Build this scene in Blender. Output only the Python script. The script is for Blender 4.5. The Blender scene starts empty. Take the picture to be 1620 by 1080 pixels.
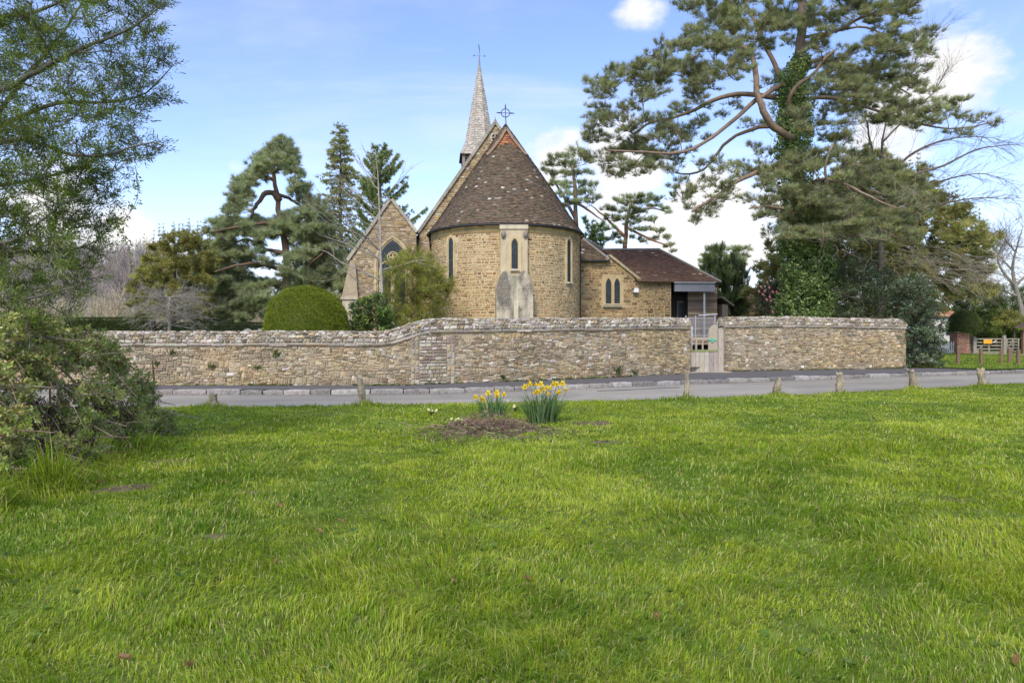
import bpy, math, random
import numpy as np
from mathutils import Vector
from mathutils.geometry import tessellate_polygon

rng = np.random.default_rng(11)
random.seed(11)
scene = bpy.context.scene
C = scene.collection

# ---------------------------------------------------------------- camera model
FOC, CX, HY, CZ = 1080.0, 810.0, 525.0, 1.6      # focal length in px of a 1620 px frame, centre column, horizon row, eye height
def P(px, py, Y):
    return np.array([(px-CX)/FOC*Y, Y, CZ+(HY-py)/FOC*Y])
def G(px, py, z=0.0):
    Y = (CZ-z)*FOC/(py-HY)
    return np.array([(px-CX)/FOC*Y, Y, z])

# ---------------------------------------------------------------- numpy helpers
def hash2(i, j, s):
    h = (i.astype(np.int64)*374761393 + j.astype(np.int64)*668265263 + s*1442695041) & 0x7fffffff
    h = ((h ^ (h >> 13))*1274126177) & 0x7fffffff
    return ((h ^ (h >> 16)) & 0xffff)/65535.0
def vnoise(x, y, s=0):
    x = np.asarray(x, float); y = np.asarray(y, float)
    i = np.floor(x); j = np.floor(y); fx = x-i; fy = y-j
    fx = fx*fx*(3-2*fx); fy = fy*fy*(3-2*fy)
    a = hash2(i, j, s); b = hash2(i+1, j, s); c = hash2(i, j+1, s); d = hash2(i+1, j+1, s)
    return (a*(1-fx)+b*fx)*(1-fy)+(c*(1-fx)+d*fx)*fy
def fbm(x, y, s=0, o=3):
    t = 0; a = 0.5; n = 0
    for k in range(o):
        t = t+a*vnoise(np.asarray(x)*2**k, np.asarray(y)*2**k, s+k*17); n += a; a *= .5
    return t/n
def unit(v):
    return v/np.maximum(np.linalg.norm(v, axis=-1, keepdims=True), 1e-9)
def rdir(n):
    return unit(rng.normal(size=(n, 3)))
def pick(pal, n, w=None):
    pal = np.array(pal, float)
    if w is not None: w = np.array(w, float)/sum(w)
    return pal[rng.choice(len(pal), n, p=w)]
def vary(col, v=.15, h=.05):
    n = len(col)
    return np.clip(col*(1+rng.normal(0, v, (n, 1)))*(1+rng.normal(0, h, (n, 3))), .003, .95)

# ---------------------------------------------------------------- mesh builder
class MB:
    def __init__(s): s.V = []; s.T = []; s.K = []; s.n = 0
    def add(s, V, T, col=(.5, .5, .5)):
        V = np.asarray(V, float).reshape(-1, 3); T = np.asarray(T, np.int64).reshape(-1, 3)
        col = np.asarray(col, float)
        if col.ndim == 1: col = np.tile(col[:3], (len(V), 1))
        s.V.append(V); s.T.append(T+s.n); s.K.append(col); s.n += len(V)
        return s
    def quads(s, Q, col):                         # Q (N,4,3), col (N,3)
        Q = np.asarray(Q, float); n = len(Q)
        i = np.arange(n)[:, None]*4
        T = np.concatenate([i+np.array([[0, 1, 2]]), i+np.array([[0, 2, 3]])])
        col = np.asarray(col, float)
        if col.ndim == 1: col = np.tile(col, (n, 1))
        return s.add(Q.reshape(-1, 3), T, np.repeat(col, 4, 0))
    def box(s, c, ex, ey, ez, col=(.5, .5, .5), taper=0):
        c = np.array(c, float); ex, ey, ez = map(lambda q: np.array(q, float), (ex, ey, ez))
        V = []
        for k in (-1, 1):
            f = 1-taper if k > 0 else 1
            for a, b in ((-1, -1), (1, -1), (1, 1), (-1, 1)): V.append(c+ex*a*f+ey*b*f+ez*k)
        T = [(0, 2, 1), (0, 3, 2), (4, 5, 6), (4, 6, 7)]
        for i in range(4):
            j = (i+1) % 4; T += [(i, j, 4+j), (i, 4+j, 4+i)]
        # own vertices per face keep flat edges crisp
        V = np.array(V)
        T = np.array(T)
        return s.add(V[T.reshape(-1)], np.arange(len(T)*3), col)
    def abox(s, x0, x1, y0, y1, z0, z1, col=(.5, .5, .5)):
        return s.box(((x0+x1)/2, (y0+y1)/2, (z0+z1)/2), ((x1-x0)/2, 0, 0), (0, (y1-y0)/2, 0), (0, 0, (z1-z0)/2), col)
    def tube(s, pts, rad, n=7, col=(.5, .5, .5), cap=True, lump=0):
        pts = np.array(pts, float); m = len(pts)
        rad = np.broadcast_to(np.asarray(rad, float), (m,)) if np.ndim(rad) == 0 or len(np.atleast_1d(rad)) == m else np.interp(np.linspace(0, 1, m), np.linspace(0, 1, len(rad)), rad)
        t = unit(np.gradient(pts, axis=0))
        ref = np.array([.31, .17, .93]) if abs(t[0][2]) < .8 else np.array([.9, .3, .1])
        a = unit(np.cross(t, ref)); b = np.cross(t, a)
        an = np.arange(n)*2*np.pi/n
        R = rad[:, None]*(1+lump*rng.normal(0, 1, (m, n))) if lump else np.repeat(rad[:, None], n, 1)
        V = pts[:, None]+R[..., None]*(a[:, None]*np.cos(an)[None, :, None]+b[:, None]*np.sin(an)[None, :, None])
        i = np.arange(m-1)[:, None]*n; j = np.arange(n)[None]; k = (j+1) % n
        T = np.concatenate([np.stack([i+j, i+k, i+n+k], -1).reshape(-1, 3), np.stack([i+j, i+n+k, i+n+j], -1).reshape(-1, 3)])
        V = V.reshape(-1, 3)
        if cap:
            V = np.vstack([V, pts[:1], pts[-1:]]); q = m*n
            T = np.vstack([T, [(q, (z+1) % n, z) for z in range(n)], [(q+1, (m-1)*n+z, (m-1)*n+(z+1) % n) for z in range(n)]])
        col = np.asarray(col, float)
        return s.add(V, T, col)
    def sticks(s, A, B, ra, rb, col):             # many straight twigs, three sided
        A = np.asarray(A, float); B = np.asarray(B, float); n = len(A)
        if n == 0: return s
        t = unit(B-A); r = rdir(n); a = unit(np.cross(t, r)); b = np.cross(t, a)
        ra = np.broadcast_to(ra, (n,)); rb = np.broadcast_to(rb, (n,))
        V = np.zeros((n, 6, 3))
        for k in range(3):
            d = a*math.cos(k*2.0944)+b*math.sin(k*2.0944)
            V[:, k] = A+d*ra[:, None]; V[:, 3+k] = B+d*rb[:, None]
        T = np.array([(0, 1, 4), (0, 4, 3), (1, 2, 5), (1, 5, 4), (2, 0, 3), (2, 3, 5)])
        col = np.asarray(col, float)
        if col.ndim == 1: col = np.tile(col, (n, 1))
        return s.add(V.reshape(-1, 3), (np.arange(n)[:, None, None]*6+T[None]).reshape(-1, 3), np.repeat(col, 6, 0))
    def scatter(s, tpl, pos, axis, size, col, roll=None, up=None):
        TV, TF = tpl; n = len(pos)
        if n == 0: return s
        z = unit(np.asarray(axis, float))
        r = rdir(n) if up is None else np.tile(np.array(up, float), (n, 1))+rdir(n)*.25
        x = unit(np.cross(r, z)); y = np.cross(z, x)
        size = np.broadcast_to(np.asarray(size, float), (n,))
        V = np.asarray(pos)[:, None]+size[:, None, None]*(TV[None, :, 0:1]*x[:, None]+TV[None, :, 1:2]*y[:, None]+TV[None, :, 2:3]*z[:, None])
        T = np.arange(n)[:, None, None]*len(TV)+TF[None]
        col = np.asarray(col, float)
        if col.ndim == 1: col = np.tile(col, (n, 1))
        return s.add(V.reshape(-1, 3), T.reshape(-1, 3), np.repeat(col, len(TV), 0))
    def poly(s, pts, col=(.5, .5, .5)):
        pts = np.array(pts, float)
        t = tessellate_polygon([[Vector(p) for p in pts]])
        return s.add(pts, np.array(t), col)
    def prism(s, pts, dvec, col=(.5, .5, .5)):    # outline pts (front), thickness along dvec
        pts = np.array(pts, float); d = np.array(dvec, float); n = len(pts)
        t = np.array(tessellate_polygon([[Vector(p) for p in pts]]))
        s.add(pts, t, col); s.add(pts+d, t[:, ::-1], col)
        Q = np.array([[pts[i], pts[(i+1) % n], pts[(i+1) % n]+d, pts[i]+d] for i in range(n)])
        return s.quads(Q, np.asarray(col, float))
    def ring(s, outer, inner, dvec, col):         # frame between two outlines of equal length
        o = np.array(outer, float); i = np.array(inner, float); d = np.array(dvec, float); n = len(o)
        Q = []
        for a in range(n-1 if False else n):
            b = (a+1) % n
            Q += [[o[a], o[b], i[b], i[a]], [o[a], o[b], o[b]+d, o[a]+d], [i[a], i[b], i[b]+d, i[a]+d]]
        return s.quads(np.array(Q), np.asarray(col, float))
    def grid(s, X, col):                          # X (a,b,3) vertex grid
        a, b = X.shape[:2]
        i = np.arange(a-1)[:, None]*b+np.arange(b-1)[None]
        T = np.concatenate([np.stack([i, i+1, i+b+1], -1).reshape(-1, 3), np.stack([i, i+b+1, i+b], -1).reshape(-1, 3)])
        col = np.asarray(col, float)
        return s.add(X.reshape(-1, 3), T, col if col.ndim == 1 else col.reshape(-1, 3))
    def ell(s, c, r, col, n=20, m=12, lump=0.0, zmin=None, seed=0):
        th = np.linspace(0, 2*np.pi, n+1); ph = np.linspace(0, np.pi, m)
        x = np.sin(ph)[None]*np.cos(th)[:, None]; y = np.sin(ph)[None]*np.sin(th)[:, None]; z = np.cos(ph)[None]+0*th[:, None]
        k = 1+lump*(vnoise(x*2+5+seed, (y+z)*2+9)-.5)
        X = np.stack([c[0]+r[0]*x*k, c[1]+r[1]*y*k, c[2]+r[2]*z*k], -1)
        if zmin is not None: X[..., 2] = np.maximum(X[..., 2], zmin)
        return s.grid(X, col)
    def build(s, name, mat, parent=None, smooth=False):
        V = np.concatenate(s.V) if s.V else np.zeros((0, 3)); T = np.concatenate(s.T) if s.T else np.zeros((0, 3), int)
        K = np.concatenate(s.K) if s.K else np.zeros((0, 3))
        o_ = origin(parent)
        loc = np.zeros(3)
        if parent is None and len(V):
            loc = np.array([(V[:, 0].min()+V[:, 0].max())/2, (V[:, 1].min()+V[:, 1].max())/2, V[:, 2].min()])
        me = bpy.data.meshes.new(name)
        n, t = len(V), len(T)
        me.vertices.add(n); me.loops.add(t*3); me.polygons.add(t)
        me.vertices.foreach_set('co', (V-o_-loc).astype(np.float32).ravel())
        me.loops.foreach_set('vertex_index', T.astype(np.int32).ravel())
        me.polygons.foreach_set('loop_start', np.arange(0, t*3, 3, dtype=np.int32))
        a = me.attributes.new('col', 'FLOAT_COLOR', 'POINT')
        a.data.foreach_set('color', np.hstack([K, np.ones((n, 1))]).astype(np.float32).ravel())
        me.polygons.foreach_set('use_smooth', np.full(t, smooth, dtype=bool))
        me.update(calc_edges=True)
        me.materials.append(mat)
        ob = bpy.data.objects.new(name, me); C.objects.link(ob)
        ob.location = loc
        if parent is not None: ob.parent = parent
        return ob

def origin(o):
    v = np.zeros(3)
    while o is not None:
        v = v+np.array(o.location); o = o.parent
    return v
def tag(o, label=None, cat=None, group=None, kind=None):
    if label: o['label'] = label
    if cat: o['category'] = cat
    if group: o['group'] = group
    if kind: o['kind'] = kind
    return o
def thing(name, label, cat, loc, group=None):
    o = bpy.data.objects.new(name, None); C.objects.link(o)
    o.location = [float(v) for v in loc]; o.empty_display_size = .3
    return tag(o, label, cat, group, 'thing')
def struct(ob): return tag(ob, kind='structure')

# ---------------------------------------------------------------- materials
def newmat(name):
    m = bpy.data.materials.new(name); m.use_nodes = True
    nt = m.node_tree; nt.nodes.clear()
    return m, nt, nt.nodes.new
def surf(name, rough=.85, var=.25, nscale=9, bump=.3, bscale=40, spec=.3, metal=0, dirt=None, dscale=1.2, damt=.5, stretch=(1, 1, 1), stain=None):
    """attribute colour, broken by two noises, with bump"""
    m, nt, N = newmat(name); L = nt.links.new
    out = N('ShaderNodeOutputMaterial'); b = N('ShaderNodeBsdfPrincipled'); L(b.outputs[0], out.inputs[0])
    at = N('ShaderNodeAttribute'); at.attribute_name = 'col'
    tc = N('ShaderNodeTexCoord'); mp = N('ShaderNodeMapping'); L(tc.outputs['Object'], mp.inputs[0]); mp.inputs['Scale'].default_value = stretch
    n1 = N('ShaderNodeTexNoise'); n1.inputs['Scale'].default_value = nscale; n1.inputs['Detail'].default_value = 6; L(mp.outputs[0], n1.inputs[0])
    mr = N('ShaderNodeMapRange'); mr.inputs[1].default_value = .25; mr.inputs[2].default_value = .75
    mr.inputs[3].default_value = 1-var; mr.inputs[4].default_value = 1+var; L(n1.outputs[0], mr.inputs[0])
    mx = N('ShaderNodeVectorMath'); mx.operation = 'SCALE'; L(at.outputs[0], mx.inputs[0]); L(mr.outputs[0], mx.inputs[3])
    col = mx.outputs[0]
    if dirt is not None:
        n2 = N('ShaderNodeTexNoise'); n2.inputs['Scale'].default_value = dscale; n2.inputs['Detail'].default_value = 8; n2.inputs['Roughness'].default_value = .65; L(mp.outputs[0], n2.inputs[0])
        r2 = N('ShaderNodeMapRange'); r2.inputs[1].default_value = .52; r2.inputs[2].default_value = .68; r2.inputs[3].default_value = 0; r2.inputs[4].default_value = damt; L(n2.outputs[0], r2.inputs[0])
        mm = N('ShaderNodeMixRGB'); L(r2.outputs[0], mm.inputs[0]); L(col, mm.inputs[1]); mm.inputs[2].default_value = (*dirt, 1)
        col = mm.outputs[0]
    L(col, b.inputs['Base Color'])
    b.inputs['Roughness'].default_value = rough; b.inputs['Specular IOR Level'].default_value = spec; b.inputs['Metallic'].default_value = metal
    if bump:
        n3 = N('ShaderNodeTexNoise'); n3.inputs['Scale'].default_value = bscale; n3.inputs['Detail'].default_value = 5; L(mp.outputs[0], n3.inputs[0])
        bp = N('ShaderNodeBump'); bp.inputs['Strength'].default_value = bump; bp.inputs['Distance'].default_value = .02; L(n3.outputs[0], bp.inputs['Height']); L(bp.outputs[0], b.inputs['Normal'])
    return m
def leafmat(name, trans=.35, rough=.55, spec=.25, tint=(1.1, 1.15, .55)):
    m, nt, N = newmat(name); L = nt.links.new
    out = N('ShaderNodeOutputMaterial'); b = N('ShaderNodeBsdfPrincipled'); t = N('ShaderNodeBsdfTranslucent'); x = N('ShaderNodeMixShader')
    at = N('ShaderNodeAttribute'); at.attribute_name = 'col'
    L(at.outputs[0], b.inputs['Base Color'])
    mv = N('ShaderNodeVectorMath'); mv.operation = 'MULTIPLY'; mv.inputs[1].default_value = tint; L(at.outputs[0], mv.inputs[0]); L(mv.outputs[0], t.inputs[0])
    b.inputs['Roughness'].default_value = rough; b.inputs['Specular IOR Level'].default_value = spec
    x.inputs[0].default_value = trans; L(b.outputs[0], x.inputs[1]); L(t.outputs[0], x.inputs[2]); L(x.outputs[0], out.inputs[0])
    return m
M = {}
M['stone'] = surf('sandstone', .9, .22, 14, .5, 60, .2, dirt=(.30, .25, .17), dscale=1.1, damt=.35)
M['rubble'] = surf('rubble_stone', .92, .3, 16, .6, 55, .2, dirt=(.17, .15, .11), dscale=1.6, damt=.45)
M['coping'] = surf('coping_stone', .95, .3, 14, .6, 50, .15, dirt=(.12, .11, .085), dscale=2.5, damt=.6)
M['ashlar'] = surf('ashlar', .88, .16, 6, .3, 40, .25, dirt=(.17, .14, .11), dscale=1.6, damt=.55, stretch=(1, 1, .45))
M['mortar'] = surf('mortar', .95, .2, 20, .4, 80, .1)
M['tile'] = surf('clay_tile', .88, .3, 12, .3, 60, .25, dirt=(.17, .14, .10), dscale=1.3, damt=.35)
M['shingle'] = surf('oak_shingle', .85, .25, 8, .3, 30, .25, dirt=(.13, .11, .085), dscale=.8, damt=.4)
M['wood'] = surf('weathered_wood', .9, .3, 14, .5, 30, .2, stretch=(3, 3, .35))
M['dark'] = surf('dark_void', .9, .1, 5, 0)
M['metal'] = surf('painted_metal', .5, .08, 10, .05, 60, .5)
M['iron'] = surf('wrought_iron', .6, .1, 10, .1, 60, .5)
M['lead'] = surf('lead_sheet', .6, .12, 4, .1, 20, .4)
M['bark'] = surf('bark', .95, .35, 9, .9, 22, .1, stretch=(2, 2, .5))
M['twig'] = surf('twig', .95, .25, 6, 0, 20, .1)
M['soil'] = surf('soil', 1, .4, 12, .8, 30, .05)
M['road'] = surf('asphalt', .82, .10, 55, .35, 160, .3, dirt=(.15, .145, .14), dscale=.5, damt=.45)
M['pave'] = surf('footway_asphalt', .9, .18, 40, .4, 120, .2, dirt=(.15, .13, .10), dscale=.9, damt=.5)
M['grassbase'] = surf('turf', 1, .45, 8, .6, 30, .05)
M['far'] = surf('far_ground', 1, .3, .2, 0)
M['brick'] = surf('brick', .9, .2, 9, .3, 60, .2)
M['white'] = surf('white_paint', .6, .05, 5, .05, 40, .4)
M['flower'] = leafmat('petal', .35, .5, .3, (1, 1, .8))
M['leaf'] = leafmat('leaf', .45)
M['gloss'] = leafmat('glossy_leaf', .28, .36, .4)
M['needle'] = leafmat('needle', .48, .6, .2, (1.15, 1.2, .7))
M['bramble'] = leafmat('bramble_leaf', .4, .45, .35, (1.1, 1.15, .7))
M['grass'] = leafmat('grass_blade', .48, .5, .25, (1.1, 1.2, .5))
def glassmat():
    m, nt, N = newmat('leaded_glass'); L = nt.links.new
    out = N('ShaderNodeOutputMaterial'); b = N('ShaderNodeBsdfPrincipled'); L(b.outputs[0], out.inputs[0])
    tc = N('ShaderNodeTexCoord'); mp = N('ShaderNodeMapping'); L(tc.outputs['Object'], mp.inputs[0]); mp.inputs['Rotation'].default_value = (math.pi/2, 0, 0)
    br = N('ShaderNodeTexBrick'); br.offset = 0.5; L(mp.outputs[0], br.inputs[0])
    br.inputs['Color1'].default_value = (.02, .032, .036, 1); br.inputs['Color2'].default_value = (.04, .055, .055, 1); br.inputs['Mortar'].default_value = (.012, .012, .013, 1)
    br.inputs['Scale'].default_value = 1; br.inputs['Mortar Size'].default_value = .012; br.inputs['Brick Width'].default_value = .13; br.inputs['Row Height'].default_value = .1
    L(br.outputs[0], b.inputs['Base Color']); b.inputs['Roughness'].default_value = .4; b.inputs['Specular IOR Level'].default_value = .3
    return m
M['glass'] = glassmat()

# ---------------------------------------------------------------- masonry and tiles laid on a surface S(u,v,d)
def wave(u, k, amp, s):
    return amp*(2*vnoise(u*1.7+k*7.3, np.full_like(u, k*3.1), s)-1)+amp*.6*(2*vnoise(u*5+k*3.3, np.full_like(u, k*1.1), s+5)-1)
def stones(mb, S, v0, v1, ch, sw, colfn, urange, gap=.008, depth=.02, wav=.012, keep=None, seed=0, round_=.3, mix=0.0):
    """courses of individually shaped stones between heights v0 and v1"""
    vs = [v0]
    while vs[-1] < v1-ch[0]*.5: vs.append(vs[-1]+rng.uniform(*ch))
    vs = np.array(vs); vs = v0+(vs-v0)*(v1-v0)/(vs[-1]-v0)
    U0, U1, K, S0, S1 = [], [], [], [], []
    for k in range(len(vs)-1):
        a, b = urange((vs[k]+vs[k+1])/2)
        if b-a < .03: continue
        n = max(1, int((b-a)/((sw[0]+sw[1])/2)))
        w = rng.uniform(sw[0], sw[1], n+1); w[rng.random(n+1) < .2] *= .55
        e = np.concatenate([[0], np.cumsum(w)]); e = a+e*(b-a)/e[-1]
        for i in range(len(e)-1):
            if rng.random() < mix and vs[k+1]-vs[k] > ch[0]*.8:           # split a block into two thin stones
                m = rng.uniform(.4, .6); U0 += [e[i]]*2; U1 += [e[i+1]]*2; K += [k]*2; S0 += [0, m]; S1 += [m, 1]
            else: U0.append(e[i]); U1.append(e[i+1]); K.append(k); S0.append(0); S1.append(1)
    U0, U1, S0, S1 = map(np.array, (U0, U1, S0, S1)); K = np.array(K); n = len(K)
    def line(u, k): return vs[k]+np.where((k > 0) & (k < len(vs)-1), wave(u, k, wav, seed), 0)
    lo0, lo1 = line(U0, K), line(U1, K); hi0, hi1 = line(U0, K+1), line(U1, K+1)
    b0 = lo0+(hi0-lo0)*S0; b1 = lo1+(hi1-lo1)*S0; t0 = lo0+(hi0-lo0)*S1; t1 = lo1+(hi1-lo1)*S1
    g = gap*rng.uniform(.5, 1.5, n); j = lambda: rng.normal(0, gap*.6, n)
    u = np.stack([U0+g+j(), U1-g+j(), U1-g+j(), U0+g+j()], 1); v = np.stack([b0+g, b1+g, t1-g, t0-g], 1)
    uc, vc = u.mean(1), v.mean(1)
    ok = (u[:, 1] > u[:, 0]+.01) & (v[:, 2] > v[:, 1]+.006)
    if keep is not None: ok &= keep(u, v)
    u, v, uc, vc = u[ok], v[ok], uc[ok], vc[ok]; n = len(uc)
    col = colfn(uc, vc, n); dd = depth*rng.uniform(.4, 1.3, n)
    ins1 = np.minimum(round_*.35, .4); ins2 = round_
    hh = (v[:, 2]-v[:, 1])[:, None]
    def inset(f):
        uu = uc[:, None]+(u-uc[:, None]); du = np.sign(u-uc[:, None])*np.minimum(np.abs(u-uc[:, None])*.8, hh*f)
        vv = v+(vc[:, None]-v)*f*1.6
        return uu-du, vv
    u1, v1_ = inset(ins1); u2, v2 = inset(ins2)
    tilt = rng.normal(0, depth*.15, (n, 4))
    A = S(u, v, 0*u-.01); B = S(u1, v1_, dd[:, None]*.75+tilt*.6+0*u); D = S(u2, v2, dd[:, None]+tilt+0*u)
    V = np.concatenate([A, B, D], 1)
    T = []
    for r in (0, 4):
        for i in range(4):
            q = (i+1) % 4; T += [(r+i, r+q, r+4+q), (r+i, r+4+q, r+4+i)]
    T += [(8, 9, 10), (8, 10, 11)]
    T = np.array(T)
    mb.add(V.reshape(-1, 3), (np.arange(n)[:, None, None]*12+T[None]).reshape(-1, 3), np.repeat(col, 12, 0))
def tiles(mb, S, v0, v1, gauge, tw, colfn, urange, lift=.018, scale_u=None, seed=0, keep=None):
    """courses of tiles; S(u,v,d); v rises up the slope; scale_u(v) gives metres per unit u"""
    nr = max(1, int(round((v1-v0)/gauge))); g = (v1-v0)/nr
    U0, U1, VV = [], [], []
    for k in range(nr):
        v = v0+k*g; a, b = urange(v+g*.5); s = 1 if scale_u is None else scale_u(v)
        if (b-a)*s < tw*.4: continue
        n = max(1, int(round((b-a)*s/tw)))
        e = np.linspace(a, b, n+1); st = (e[1]-e[0])
        if n > 2: e[1:-1] += (.5*st if k % 2 else 0)*.98+rng.normal(0, st*.06, n-1); e[1:-1] = np.clip(e[1:-1], a, b)
        U0.append(e[:-1]); U1.append(e[1:]); VV.append(np.full(n, v))
    U0, U1, VV = map(np.concatenate, (U0, U1, VV)); n = len(U0)
    sag = rng.normal(0, g*.07, n); l = lift*rng.uniform(.7, 1.5, n); l2 = l*rng.uniform(.75, 1.2, n)
    u = np.stack([U0, U1, U1, U0], 1); v = np.stack([VV+sag, VV+sag+rng.normal(0, g*.03, n), VV+g*1.08, VV+g*1.08], 1); v = np.minimum(v, v1)
    d = np.stack([l, l2, 0*l+.001, 0*l+.001], 1)
    if keep is not None:
        ok = keep(u.mean(1), v.mean(1)); u, v, d = u[ok], v[ok], d[ok]; n = len(u)
    col = colfn(u.mean(1), v.mean(1), n)
    top = S(u, v, d)
    low = S(u[:, :2], v[:, :2], np.zeros((n, 2))-.004)
    mb.quads(top, col)
    mb.quads(np.stack([low[:, 0], low[:, 1], top[:, 1], top[:, 0]], 1), col*.9)
def planeS(O, R, U):                              # flat surface: origin, right, up unit vectors
    O, R, U = (np.array(q, float) for q in (O, R, U)); N = np.cross(R, U)
    return lambda u, v, d: O+np.asarray(u)[..., None]*R+np.asarray(v)[..., None]*U+np.asarray(d)[..., None]*N
# ================================================================ GROUND, ROAD, LAWN
def smoothline(pts, n=240):
    p = np.array(pts, float); x = np.linspace(p[0, 0], p[-1, 0], n); y = np.interp(x, p[:, 0], p[:, 1])
    for _ in range(60): y[1:-1] = (y[:-2]+2*y[1:-1]+y[2:])/4
    return x, y
LEx, LEy = smoothline([(-32, 13.6), (-7.3, 14.05), (-2.3, 14.6), (-1.25, 15.1), (1.3, 15.4), (2.7, 15.5), (4.2, 16.2), (7, 16.8), (10.4, 18.4), (15.6, 20.8), (24, 25), (50, 38)])
KBx, KBy = smoothline([(-32, 17.9), (-9.45, 17.6), (-3.4, 17.3), (-1.8, 17.6), (.7, 18.9), (2.5, 19.6), (5.3, 20.9), (9.5, 22.8), (13.7, 24.4), (19.95, 26.7), (30, 31), (55, 43)])
lawn_edge = lambda x: np.interp(x, LEx, LEy)+.06*(vnoise(np.asarray(x)*2.2, np.asarray(x)*0, 3)-.5)+.16*(vnoise(np.asarray(x)*.6, np.asarray(x)*0, 8)-.5)
kerb_y = lambda x: np.interp(x, KBx, KBy)
MX, MY = G(770, 686)[:2]                                # the flower mound on the green
SOIL = [(*G(268, 737)[:2], .42, .22), (*G(196, 782)[:2], .40, .2), (*G(405, 791)[:2], .22, .1), (MX, MY, 1.25, .95), (*G(940, 675)[:2], .45, .35), (*G(1510, 795)[:2], .3, .12), (*G(330, 862)[:2], .25, .08), (*G(960, 700)[:2], .3, .2)]
def soil_amt(x, y):
    a = np.zeros_like(x)
    for sx, sy, rx, ry in SOIL:
        r = np.hypot((x-sx)/rx, (y-sy)/ry)+1.5*(fbm(x*5, y*5, 5, 4)-.5)
        a = np.maximum(a, np.clip((1.0-r)/.5, 0, 1))
    return a
def lawn_z(x, y):
    x = np.asarray(x, float); y = np.asarray(y, float)
    z = .09*(fbm(x*.35, y*.35, 1)-.5)+.07*(fbm(x*1.4, y*1.4, 2)-.5)+.045*(fbm(x*4.5, y*4.5, 13, 2)-.5)
    f = np.clip((lawn_edge(x)-y)/1.2, 0, 1)
    z = (z+.05)*f+.035*(1-f)
    return z+.10*np.exp(-(((x-MX)/.75)**2+((y-MY-.1)/.6)**2))
# far ground, reaching the horizon
mb = MB(); xs = np.concatenate([-np.geomspace(900, 3, 30), np.linspace(-2, 2, 5), np.geomspace(3, 900, 30)]); X, Y = np.meshgrid(xs, xs+30, indexing='ij')
mb.grid(np.stack([X, Y, 0*X-.03], -1), (.075, .11, .03)); struct(mb.build('ground', M['far']))
# the green
nx, ny = 460, 300
xs = np.linspace(-17, 34, nx); t = np.linspace(0, 1, ny)**1.4
Xg = np.repeat(xs[:, None], ny, 1); E = lawn_edge(xs)[:, None]; Yg = 0.6+(E-.6)*t[None]
Zg = lawn_z(Xg, Yg); Zg[:, -1] = -.02
s = soil_amt(Xg, Yg)[..., None]
gcol = np.array([.11, .155, .03])*(.7+.6*fbm(Xg*2, Yg*2, 9)[..., None]); scol = np.array([.13, .097, .066])*(.6+.8*fbm(Xg*5, Yg*5, 4)[..., None])
mb = MB(); mb.grid(np.stack([Xg, Yg, Zg], -1)[:, ::1], gcol*(1-s)+scol*s)
struct(mb.build('lawn', M['grassbase'], smooth=True))
# road and pavement
def strip(xs, ya, yb, za, zb, col, name, mat, n=10):
    X = np.repeat(xs[:, None], n, 1); t = np.linspace(0, 1, n)[None]
    Yv = ya[:, None]*(1-t)+yb[:, None]*t; Z = za*(1-t)+zb*t+0*X
    if callable(col): col = col(X, Yv, t+0*X)
    m = MB(); m.grid(np.stack([X, Yv, Z], -1), col); return struct(m.build(name, mat, smooth=True))
def road_col(x, y, t):
    wear = np.exp(-((t-.38)/.07)**2)+np.exp(-((t-.72)/.07)**2)
    edge = np.clip(1-(1-t)/.09, 0, 1)+np.clip(1-(t-.12)/.10, 0, 1)
    n = fbm(x*.5, y*1.5, 3); k = 1+.10*wear-.42*np.clip(edge, 0, 1)*(.5+n)-.12*(n-.5)
    p = ((vnoise(x*.22, y*.45, 21) > .70)*1.0)*-.13                 # old repair patches
    return np.array([.318, .289, .228])*(k+p)[..., None]
xs = np.linspace(-31, 49, 640)
strip(xs, np.interp(xs, LEx, LEy)-.5, kerb_y(xs)+.1, 0, 0, road_col, 'road', M['road'], 40)
WALLX = [(-31, 19.1), (-11.4, 19.0), (-3.0, 19.0), (-1.65, 19.85), (.77, 20.9), (4.0, 22.8), (6.38, 24.4), (7.2, 25.0), (8.0, 25.8), (15.7, 27.8), (17.2, 28.2), (24, 31), (49, 44)]
wx = np.array(WALLX)
pv_back = lambda x: np.where(x < 17.0, np.interp(x, wx[:, 0], wx[:, 1])+.15, kerb_y(x)+.12+np.clip((18.4-x)*2.0, 0, 9))
xp = np.linspace(-31, 18.4, 200)
strip(xp, kerb_y(xp)+.2, pv_back(xp), .118, .122, (.125, .118, .112), 'pavement', M['pave'])
# seam of patched tar along the road
mb = MB(); sx = np.linspace(*[G(a, 621)[0] for a in (948, 1100)], 40); sy = kerb_y(sx)-1.15+.03*sx
wv = .05+.07*vnoise(sx*2, sx*0, 4); mb.grid(np.stack([np.stack([sx, sy-wv, 0*sx+.004], -1), np.stack([sx, sy+wv, 0*sx+.004], -1)], 0), (.10, .098, .10)); struct(mb.build('road_patch', M['road']))
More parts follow.
